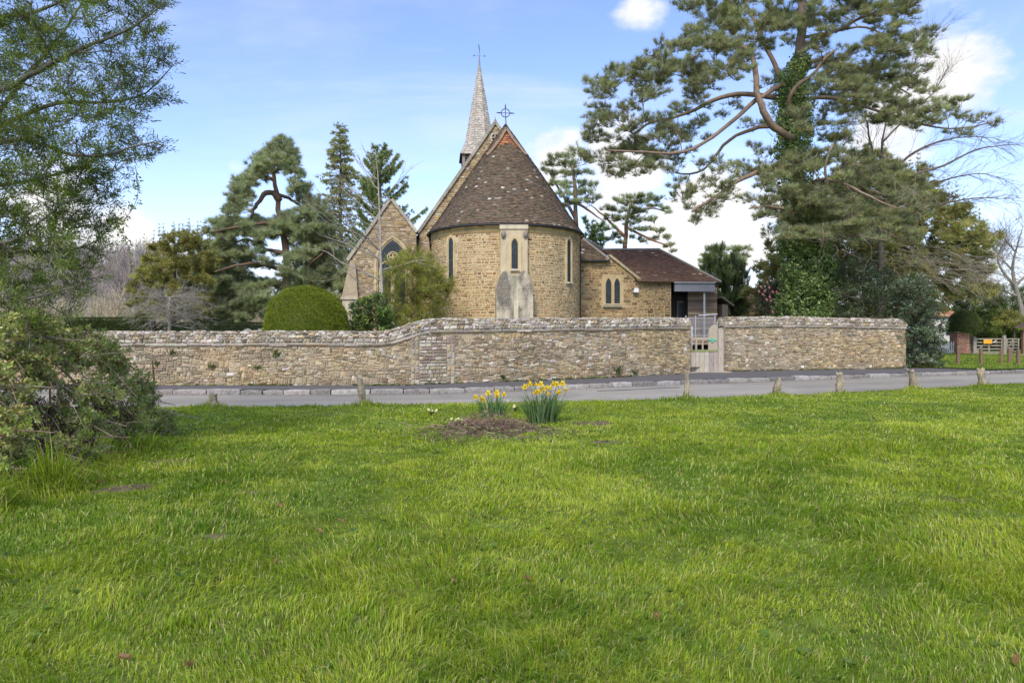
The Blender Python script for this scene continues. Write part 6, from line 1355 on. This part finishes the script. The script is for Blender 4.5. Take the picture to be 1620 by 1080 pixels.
# clipped shapes: a dense skin of small leaves over a leafy core
def clipped(name, label, cat, c, r, n, size, pal, zmin, tpl='yew', lump=.04, e=2.0, stem=None):
    root = thing(name, label, cat, (c[0], c[1], max(zmin, 0)))
    mb = MB(); mb.ell(c, np.array(r)*.93, np.array(pal[-1])*1.0, 28, 18, lump, zmin); mb.build('inner_growth', M['leaf'], root, smooth=True)
    mb = MB(); d = rdir(n); d = d[d[:, 2]*r[2]+c[2] > zmin]
    k = 1/np.power(np.sum(np.abs(d)**e, 1), 1/e); lum = 1+lump*(fbm(d[:, 0]*3+5, d[:, 2]*3+d[:, 1]*2, 3)-.5)+rng.normal(0, .012, len(d))
    p = np.array(c)+d*np.array(r)*(k*lum)[:, None]
    mb.scatter(TP[tpl], p-d*size*.4, d+rdir(len(d))*.55+np.array([0, 0, .25]), size*rng.uniform(.6, 1.15, len(d)), vary(pick(pal, len(d)), .22, .05)); mb.build('foliage', M['leaf'], root)
    if stem: mb = MB(); mb.tube([(c[0], c[1], stem), (c[0], c[1], c[2])], .1, 7, (.12, .09, .06)); mb.build('stem', M['bark'], root)
    return root
c = P(485.5, 524, 24.0); clipped('topiary_dome', 'large smooth clipped green dome behind the low wall', 'topiary', (c[0], c[1], 1.35), (1.47, 1.47, 1.83), 26000, .085, [(.26, .30, .03), (.20, .26, .028), (.33, .35, .045), (.13, .18, .022)], .3, e=2.25, lump=.11)
c = P(1525, 524, 45.4); clipped('topiary_mushroom', 'dark flat bottomed clipped yew cushion on top of the brick gate pier', 'topiary', (c[0], c[1], c[2]-.05), (1.0, 1.0, 1.45), 9000, .10, [(0.117, 0.156, 0.046), (0.156, 0.195, 0.058), (0.091, 0.124, 0.039)], c[2]-.05, e=2.2)
def hedge(name, label, x0, x1, y0, y1, z1, n, pal):
    root = thing(name, label, 'hedge', ((x0+x1)/2, (y0+y1)/2, .3)); mb = MB(); mb.abox(x0+.05, x1-.05, y0+.05, y1-.05, .1, z1-.05, pal[-1]); mb.build('inner_growth', M['leaf'], root)
    mb = MB(); x = rng.uniform(x0, x1, n); y = np.where(rng.random(n) < .55, y0, rng.uniform(y0, y1, n)); z = np.where(y == y0, rng.uniform(.2, z1, n), z1)
    nr = np.where((y == y0)[:, None], [0, -1, .3], [0, 0, 1.0]); mb.scatter(TP['yew'], np.stack([x, y, z+.03*(fbm(x*2, y, 3)-.5)], -1), nr+rdir(n)*.6, .10*rng.uniform(.6, 1.2, n), vary(pick(pal, n), .2, .05)); mb.build('foliage', M['leaf'], root); return root
a, b = P(100, 504, 31.0), P(232, 504, 31.0); hedge('clipped_hedge', 'taller trimmed dark hedge at the left, behind the low wall and the bare shrub', a[0], b[0], 31.0, 32.0, a[2], 9000, [(.10, .14, .04), (.075, .11, .032), (.13, .17, .05), (.05, .07, .022)])
a, b = P(232, 512, 34.0), P(545, 512, 34.0); a_, b_ = P(1536, 500, 54.0), P(1700, 500, 54.0); hedge('garden_hedge', 'loose green garden hedge closing the view behind the field gates', a_[0], b_[0], 54.0, 55.5, 2.3, 9000, [(.14, .19, .05), (.10, .14, .04), (.18, .22, .07), (.07, .10, .03)])
hedge('clipped_hedge', 'lower dark hedge between the bare shrub and the clipped dome', a[0]+.05, b[0], 34.0, 35.0, a[2], 11000, [(.05, .07, .026), (.06, .085, .03), (.04, .058, .022)])  # leaf colours darker all over than the taller hedge

# ---- bare trees
t = Tree('bare_tree', 'slender bare tree with pale straight stem in front of the aisle window', 'tree', 26.5, (*P(611, 530, 26.5)[:2], .3), bark=(.34, .31, .26))
q = t.limb([(612, 540), (607, 480), (603, 440), (602, 400), (601, 350), (599, 300), (596, 262), (594, 236)], .085, .008, 20)
for s_, L in [(.26, 1.6), (.33, 2.0), (.38, 1.7), (.43, 2.2), (.48, 1.9), (.52, 2.1), (.57, 1.8), (.62, 1.9), (.66, 1.6), (.71, 1.6), (.76, 1.3), (.81, 1.2), (.86, .9), (.9, .7), (.36, 2.2), (.55, 2.1), (.45, 2.3)]:
    i = int(s_*19); az = rng.uniform(0, 6.28) if rng.random() < .4 else rng.choice([0, 3.14])+rng.normal(0, .5)
    grow_bare(t.W, q[i], (math.cos(az), math.sin(az), rng.uniform(.05, .75)), L, .024+.008*(1-s_), 2, (.33, .29, .23), .55, .04, (2, 3), .55, .13)
t.done()
t = Tree('bare_shrub', 'small spreading bare tree with layered pale twigs, in front of the dark hedge', 'tree', 28.0, (*P(268, 530, 28)[:2], .3), bark=(.30, .26, .21))
q = t.limb([(268, 535), (268, 510), (267, 490), (269, 470)], .09, .03, 10)
for k in range(60):
    i = rng.integers(3, 10); az = rng.uniform(0, 6.28); zz_ = rng.uniform(-.02, .42)
    grow_bare(t.W, q[i], (math.cos(az), math.sin(az), zz_), rng.uniform(.75, 1.15)*(1.15-.06*(i-3)), .013, 3, (.36, .325, .275), .45, -.02, (2, 4), .55, .10)
t.done()
t = Tree('bare_beech', 'leafless beech whose thin branches reach out past the pine to the right edge', 'tree', 37.0, (*P(1392, 500, 37)[:2], .2), bark=(.16, .13, .10))
TW = (.15, .125, .10)
for pts, r0 in [([(1395, 520), (1393, 400), (1392, 260), (1396, 220), (1402, 180), (1408, 150)], .22), ([(1392, 290), (1380, 240), (1372, 200), (1368, 165)], .1), ([(1393, 300), (1430, 250, -1), (1470, 228, -1.6), (1520, 215, -2), (1572, 218, -2.4)], .09), ([(1393, 330), (1440, 275, 0), (1500, 262, .3), (1540, 235, .5), (1600, 228, .7), (1625, 228, .8)], .10), ([(1393, 345), (1450, 300, .6), (1500, 282, .8), (1560, 272, 1), (1590, 285, 1)], .08), ([(1393, 350), (1480, 325, -1.5), (1540, 312, -2), (1600, 315, -2)], .07), ([(1400, 185), (1430, 130, .4), (1455, 85, .8), (1475, 55, 1)], .06), ([(1396, 225), (1430, 190, .4), (1475, 150, .9), (1500, 110, 1)], .06)]:
    q = t.limb(pts, r0, .012, 16)
    for i in range(5, 16):
        for k in range(3):
            d = unit(q[min(i+1, 15)]-q[i-1]); grow_bare(t.W, q[i], d*1.0+rdir(1)[0]*.55, rng.uniform(.7, 1.5), .012, 2, TW, .5, .02, (2, 3), .6, .12)
t.done()
t = Tree('bare_tree', 'crooked bare tree with lichen grey branches at the far right, above the golden bush', 'tree', 49.0, (*P(1618, 520, 49)[:2], .2), bark=(.25, .23, .19))
for pts, r0 in [([(1622, 530), (1615, 480), (1605, 450), (1600, 420), (1610, 385), (1618, 360)], .22), ([(1604, 450), (1585, 430), (1575, 405), (1590, 385), (1592, 365)], .11), ([(1612, 470), (1580, 455), (1560, 450), (1545, 462)], .09), ([(1606, 452), (1630, 430), (1640, 400)], .12), ([(1600, 425), (1580, 405), (1572, 390)], .07), ([(1608, 400), (1595, 385), (1585, 372)], .06)]:
    q = t.limb(pts, r0, .02, 12)
    for i in range(3, 12):
        for k in range(4): grow_bare(t.W, q[i], unit(q[min(i+1, 11)]-q[i-1])*.6+rdir(1)[0], rng.uniform(.8, 1.7), .016, 2, (.25, .225, .19), .7, .03, (2, 4), .6, .2)
t.done()
# dead lower boughs hanging under the great yew
ytree = [o for o in C.objects if o.get('label', '').startswith('huge brown green yew')][0]
mb = MB()
for k in range(95):
    px, py = rng.uniform(1380, 1555), rng.uniform(385, 448)
    p = P(px, py, rng.uniform(36.6, 38.6)); grow_bare(mb, p, (rng.uniform(.3, 1), -.2, rng.uniform(-.45, .12)), rng.uniform(1.1, 2.0), rng.uniform(.010, .022), 1, (.27, .235, .18), .5, -.05, (2, 3), .6, .12)
mb.build('dead_bough', M['twig'], ytree)

# ---- hawthorn overhanging on the left, and the bramble thicket under it
t = Tree('hawthorn_tree', 'hawthorn breaking into small green leaf, overhanging the left edge of the green', 'tree', 8.6, (-7.3, 8.8, 0), bark=(.15, .14, .115), twig=(.13, .115, .09))
t.limb([(-110, 760), (-100, 600), (-85, 450), (-70, 320), (-50, 200), (-30, 80), (-10, -60)], .15, .04, 20, sides=10)
for pts, r0, r1 in [([(-40, 160), (20, 135, -.3), (60, 112, -.4), (100, 88, -.4), (150, 70, -.3), (200, 50, -.2), (240, 25, -.1), (262, 2, 0)], .045, .008), ([(-50, 220, .2), (40, 180, .4), (100, 160, .5), (160, 162, .6), (200, 160, .6), (235, 148, .6), (270, 108, .5)], .04, .006), ([(-60, 260, -.4), (20, 215, -.6), (70, 228, -.7), (110, 248, -.7), (165, 250, -.6), (205, 232, -.6), (245, 218, -.5), (262, 232, -.5)], .04, .006), ([(-80, 400), (10, 385, -.5), (50, 365, -.7), (90, 325, -.8), (130, 310, -.8)], .035, .008), ([(-80, 420), (0, 402, .5), (40, 395, .6), (100, 400, .7), (150, 385, .8), (175, 360, .8)], .03, .007), ([(-90, 500), (0, 480, -.4), (60, 470, -.5), (130, 450, -.4)], .03, .007), ([(-20, 30, .3), (60, 20, .5), (120, -10, .6), (180, -40, .6)], .03, .008), ([(-60, 300, .6), (60, 285, .9), (120, 265, 1.0), (180, 270, 1.0)], .03, .007), ([(-50, 240, 1), (50, 110, 1.3), (110, 40, 1.4), (150, -30, 1.4)], .04, .01), ([(-90, 550, -.3), (10, 545, -.8), (70, 530, -.9), (120, 540, -.9)], .03, .006)]:
    t.limb(pts, r0, r1, 18, sides=6)
HAW = [(.165, .22, .045), (.21, .265, .055), (.12, .17, .042), (.09, .13, .04), (.28, .33, .065)]
edge = [(255, -60), (262, 0), (256, 40), (264, 95), (240, 135), (268, 150), (218, 190), (205, 205), (250, 235), (222, 262), (195, 285), (180, 310), (178, 345), (165, 370), (150, 400), (150, 430), (128, 460), (118, 500), (125, 545), (118, 575)]
core = [(-170, -60)]+[(x-62, y) for x, y in edge]+[(-170, 575)]
t.crown(fill(core, 420, 22, 15, .5, 31), 1.1, 'haw', 640, .175, HAW, (3, 3, 2.4, 1.6, 1.2), twigs=10, twr=.0026, axis=(.1, 0, .3), wdir=.8, scat=.05, maxr=.012, clumpvar=.2, upbias=.15, dfun=lambda x, y: -.2)
rim = [(x-66, y) for x, y in edge]+edge[::-1]
t.crown(fill(rim, 170, 19, 11, .5, 32), .5, 'haw', 480, .16, HAW[:4], twigs=8, twr=.0026, axis=(.3, 0, .25), wdir=1.0, scat=.05, maxr=.009, clumpvar=.15, upbias=.1)
for pts in [[(214, 262, -.6), (220, 300, -.6), (214, 325, -.6), (200, 345, -.6), (182, 358, -.6)], [(172, 332, -.6), (190, 360, -.6), (200, 385, -.6), (208, 398, -.6)]]:
    q = t.limb(pts, .004, .003, 14, sides=4); n = 34; i = rng.integers(2, 14, n); t.Lf.scatter(TP['ivy'], q[i]+rng.normal(0, .02, (n, 3)), rdir(n), .08*rng.uniform(.6, 1.2, n), vary(pick(HAW[1:4], n), .15, .04))
t.done(lm='leaf')

yfoot = lambda px: np.interp(px, [-200, 0, 100, 190, 265, 300], [5.3, 6.0, 6.9, 8.4, 10.3, 11.0])
t = Tree('bramble_bush', 'tangled bramble thicket of grey green leaves and brown canes at the left of the lawn', 'bush', 8.0, (-6.2, 8.4, 0), bark=(.17, .115, .085), twig=(.17, .11, .08))
BR = [(0.33, 0.379, 0.112), (0.404, 0.441, 0.14), (0.245, 0.288, 0.084), (0.539, 0.539, 0.281), (0.367, 0.453, 0.094), (0.404, 0.269, 0.117)]
outline = [(-190, 880), (0, 815), (60, 800), (110, 765), (165, 725), (215, 712), (268, 690), (276, 665), (250, 630), (228, 598), (200, 575), (182, 545), (140, 522), (60, 510), (-190, 500)]
def bdep(px, py):
    foot = yfoot(px); pf = HY+CZ*FOC/foot; k = np.clip((pf-py)/(pf-530), 0, 1); return foot-8.0+.35+1.0*k**1.5
for k in range(9): t.limb([(P(-150+k*48, 700, yfoot(-150+k*48)+1.3)[0], yfoot(-150+k*48)+1.3, 0), (P(-150+k*48, 700, yfoot(-150+k*48)+1.2)[0]+rng.normal(0, .2), yfoot(-150+k*48)+1.2, .6), (P(-150+k*48, 700, yfoot(-150+k*48)+1)[0]+rng.normal(0, .3), yfoot(-150+k*48)+1.0, 1.15)], .02, .01, 8, world=True, sides=5)
cl = fill(outline, 420, 20, 15, .52, 41)
brown = [q for q in cl if 60 < q[0] < 215 and 635 < q[1] < 735 and rng.random() < .6]; green = [q for q in cl if q not in brown]
t.crown(green, .35, 'tri', 950, .078, BR, (3, 3, 2.4, 1.4, 1.6, 1.5), twigs=12, twr=.0026, axis=(0, -.5, .5), wdir=.4, jit=.7, maxr=.009, dfun=bdep, clumpvar=.2)
t.crown(brown, .25, 'tri', 450, .07, [(.12, .08, .05), (.16, .11, .07), (.07, .085, .04), (.09, .06, .04)], twigs=26, twr=.0028, axis=(0, -.5, .3), wdir=.3, jit=.8, maxr=.009, dfun=lambda a, b: bdep(a, b)+.3)
for k in range(260):                                      # arching canes
    px, py = cl[rng.integers(0, len(cl))][:2]; Yc = 8+bdep(px, py)-.1; a = P(px, py, Yc); d = np.array([rng.normal(.2, .8), rng.normal(-.25, .4), rng.uniform(-.2, .7)]); L = rng.uniform(.4, 1.1)
    q = smooth([a-unit(d)*L*.5, a+EZ*.08, a+unit(d)*L*.5-EZ*.5*L], 9); q[:, 2] = np.maximum(q[:, 2], .02); t.W.tube(q, np.linspace(.005, .0025, 9), 4, vary(np.array([(.22, .15, .11)]) if rng.random() < .6 else np.array([(.32, .26, .2)]), .2, .05)[0], cap=False)
# big fresh leaves low at the front
lo_ = [(rng.uniform(-60, 110), rng.uniform(730, 800)) for _ in range(60)]; lo_ = [(a, b) for a, b in lo_ if b < 805-.3*max(a, 0)]
pp = np.array([P(a, b, 8+bdep(a, b)-.12) for a, b in lo_]); t.Lf.scatter(TP['tri'], pp, np.tile([.1, -.6, .6], (len(pp), 1))+rdir(len(pp))*.4, .15*rng.uniform(.7, 1.2, len(pp)), vary(pick([(.12, .20, .05), (.09, .15, .045)], len(pp)), .15, .04))
t.done('stems', 'leaves', lm='bramble')
for k in range(26): fx = rng.uniform(-60, 262); EXTRA.append((P(fx, 600, yfoot(fx)-.1)[0], yfoot(fx)-.1+rng.normal(0, .1), .22, .10))

# ---- hillside wood and pale thicket far left
xs = np.linspace(-300, 10, 90); ys = np.linspace(78, 330, 40); X, Yv = np.meshgrid(xs, ys, indexing='ij')
hz = lambda x, y: 27*np.clip((y-105)/150, 0, 1)**1.0*np.clip((-x/y-.40)/.10, 0, 1)**.8*(.85+.3*fbm(x*.012, y*.012, 3))
mb = MB(); mb.grid(np.stack([X, Yv, hz(X, Yv)-.2], -1), np.array([.19, .16, .125])*(.7+.6*fbm(X*.1, Yv*.1, 5)[..., None])); struct(mb.build('hillside', M['far'], smooth=True))
def wood(name, n, area, H, col, tpln, r0, label):
    tm = []
    for k in range(4):
        w_ = MB(); grow_bare(w_, (0, 0, 0), (0, 0, 1), .42, .014, 3, (.5, .5, .5), .55, .12, (3, 4), .62, .12)
        tm.append((np.concatenate(w_.V), np.concatenate(w_.T)))
    mb = MB()
    for k in range(4):
        m = n//4; x, y = area(m); h = H*rng.uniform(.75, 1.25, m); th = rng.uniform(0, 6.28, m)
        V, T = tm[k]; c_, s_ = np.cos(th), np.sin(th)
        W = np.stack([x[:, None]+h[:, None]*(V[None, :, 0]*c_[:, None]-V[None, :, 1]*s_[:, None]), y[:, None]+h[:, None]*(V[None, :, 0]*s_[:, None]+V[None, :, 1]*c_[:, None]), hz(x, y)[:, None]-.3+h[:, None]*V[None, :, 2]], -1)
        cc_ = vary(pick(col, m), .15, .04); mb.add(W.reshape(-1, 3), (np.arange(m)[:, None, None]*len(V)+T[None]).reshape(-1, 3), np.repeat(cc_, len(V), 0))
    return tag(mb.build(name, M['twig']), label, None, None, 'stuff')
def area1(m): y = rng.uniform(125, 300, m); return -y*rng.uniform(.40, .80, m), y
def area2(m): y = rng.uniform(70, 105, m); return -y*rng.uniform(.15, .80, m), y
wood('hillside_wood', 640, area1, 11, [(.27, .235, .20), (.32, .28, .24), (.23, .20, .17)], 0, 0, 'grey brown leafless wood on the far hillside')
wood('pale_thicket', 420, area2, 6.2, [(.40, .345, .225), (.45, .39, .26), (.34, .30, .195)], 0, 0, 'straw coloured bare thicket below the wooded hill')
make_lawn_grass(GRASS_N)
CLOUD = (4.3, 4.25, 4.25); SKYTINT = (1.0, .96, 1.14); SUN_E = 2.2; SUN_ANG = 18; EXPO = .8
# ================================================================ SKY, SUN, CAMERA
SUN_EL, SUN_AZ = math.radians(43), math.radians(-166)    # azimuth clockwise from +Y: the sun stands behind and to the left of the camera
w = bpy.data.worlds.new('World'); scene.world = w; w.use_nodes = True
nt = w.node_tree; nt.nodes.clear(); N = nt.nodes.new; L = nt.links.new
out = N('ShaderNodeOutputWorld'); bg = N('ShaderNodeBackground'); L(bg.outputs[0], out.inputs[0])
sky = N('ShaderNodeTexSky'); sky.sky_type = 'NISHITA'; sky.sun_disc = False; sky.sun_elevation = SUN_EL; sky.sun_rotation = SUN_AZ
sky.air_density = 1.0; sky.dust_density = .6; sky.ozone_density = 2.2; sky.altitude = 50
tc = N('ShaderNodeTexCoord'); nrm = N('ShaderNodeVectorMath'); nrm.operation = 'NORMALIZE'; L(tc.outputs['Generated'], nrm.inputs[0])
sx = N('ShaderNodeSeparateXYZ'); L(nrm.outputs[0], sx.inputs[0])
def mth(op, a, b=None, c=None, clamp=False):
    n = N('ShaderNodeMath'); n.operation = op; n.use_clamp = clamp
    for i, v in enumerate((a, b, c)):
        if v is None: continue
        if isinstance(v, (int, float)): n.inputs[i].default_value = v
        else: L(v, n.inputs[i])
    return n.outputs[0]
def mrange(v, a, b, c=0, d=1):
    n = N('ShaderNodeMapRange'); n.interpolation_type = 'SMOOTHSTEP'; L(v, n.inputs[0])
    for i, q in enumerate((a, b, c, d)): n.inputs[i+1].default_value = q
    return n.outputs[0]
zz = mth('ADD', mth('MAXIMUM', sx.outputs[2], 0), .12)
cv = N('ShaderNodeCombineXYZ'); L(mth('DIVIDE', sx.outputs[0], zz), cv.inputs[0]); L(mth('DIVIDE', sx.outputs[1], zz), cv.inputs[1])
def noise(vec, scale, detail, rough, stretch=(1, 1, 1), loc=(0, 0, 0), dist=0):
    mp = N('ShaderNodeMapping'); L(vec, mp.inputs[0]); mp.inputs['Scale'].default_value = stretch; mp.inputs['Location'].default_value = loc
    n = N('ShaderNodeTexNoise'); L(mp.outputs[0], n.inputs[0]); n.inputs['Scale'].default_value = scale; n.inputs['Detail'].default_value = detail; n.inputs['Roughness'].default_value = rough; n.inputs['Distortion'].default_value = dist
    return n.outputs[0]
n_big = noise(cv.outputs[0], .55, 9, .6, (1, 1.6, 1), (3.1, 1.7, 0), .3)
n_wis = noise(cv.outputs[0], .9, 8, .62, (.35, 1.3, 1), (7.3, 2.2, 0), .6)
n_dir = noise(nrm.outputs[0], 5.5, 9, .58, (1, 1, 1.7), (.4, .2, .9))
thin = mth('MULTIPLY', mrange(n_wis, .47, .78), .5)
# banks of cumulus, by direction
def bank(px, py, r, k=1.0):
    d = np.array([(px-CX)/FOC, 1, (HY-py)/FOC]); d /= np.linalg.norm(d)
    v = N('ShaderNodeVectorMath'); v.operation = 'DISTANCE'; L(nrm.outputs[0], v.inputs[0]); v.inputs[1].default_value = d
    return mth('MULTIPLY', mrange(v.outputs['Value'], r, 0, 0, 1), k)
acc = None
for b in [(880, 255, .10, .9), (980, 290, .16, .9), (1110, 350, .16, .9), (1180, 390, .12, .8), (1520, 125, .13, .75), (1420, 200, .14, .75), (1560, 40, .16, .5), (190, 365, .10, .8), (90, 330, .16, .7), (260, 360, .10, .5), (330, 270, .12, .25), (620, 165, .09, .3), (540, 170, .08, .25), (1010, 10, .09, .55), (620, 420, .16, .6), (1560, 420, .16, .55), (1150, 60, .12, .4), (300, 440, .25, .6), (1250, 330, .2, .6), (-400, 300, .5, .6), (2100, 300, .5, .6)]:
    v = bank(*b); acc = v if acc is None else mth('MAXIMUM', acc, v)
cum = mrange(mth('ADD', mth('MULTIPLY', acc, .55), n_dir), .70, .92)
low = mrange(sx.outputs[2], .28, .0, 0, .35)            # paler towards the horizon
big = mth('MULTIPLY', mrange(n_big, .5, .75), .35)
cl = mth('MAXIMUM', mth('MAXIMUM', cum, thin), mth('MAXIMUM', low, big))
shade = mrange(n_dir, .35, .65, .90, 1.03)
cc = N('ShaderNodeCombineXYZ')
for i, v in enumerate(CLOUD): L(mth('MULTIPLY', shade, v), cc.inputs[i])
tint = N('ShaderNodeVectorMath'); tint.operation = 'MULTIPLY'; L(sky.outputs[0], tint.inputs[0]); tint.inputs[1].default_value = SKYTINT
mix = N('ShaderNodeMixRGB'); L(cl, mix.inputs[0]); L(tint.outputs[0], mix.inputs[1]); L(cc.outputs[0], mix.inputs[2])
L(mix.outputs[0], bg.inputs[0]); bg.inputs[1].default_value = .15
sd = bpy.data.lights.new('sun', 'SUN'); sd.energy = SUN_E; sd.angle = math.radians(SUN_ANG); sd.color = (1, .92, .80)
so = bpy.data.objects.new('sun', sd); C.objects.link(so)
dv = Vector((math.sin(SUN_AZ)*math.cos(SUN_EL), math.cos(SUN_AZ)*math.cos(SUN_EL), math.sin(SUN_EL)))
so.rotation_euler = dv.to_track_quat('Z', 'Y').to_euler(); so.location = (-20, -20, 40)
cd = bpy.data.cameras.new('camera'); co = bpy.data.objects.new('camera', cd); C.objects.link(co)
co.location = (0, 0, CZ); co.rotation_euler = (math.pi/2, 0, 0); cd.sensor_width = 36; cd.lens = 24; cd.shift_y = -(540-HY)/1620
cd.clip_start = .05; cd.clip_end = 3000; scene.camera = co
vs_ = scene.view_settings; vs_.view_transform = 'Standard'; vs_.look = 'None'; vs_.exposure = EXPO; vs_.gamma = 1; vs_.use_curve_mapping = False
scene.cycles.max_bounces = 7; scene.cycles.diffuse_bounces = 5; scene.cycles.transmission_bounces = 4; scene.cycles.transparent_max_bounces = 4
scene.cycles.use_denoising = True
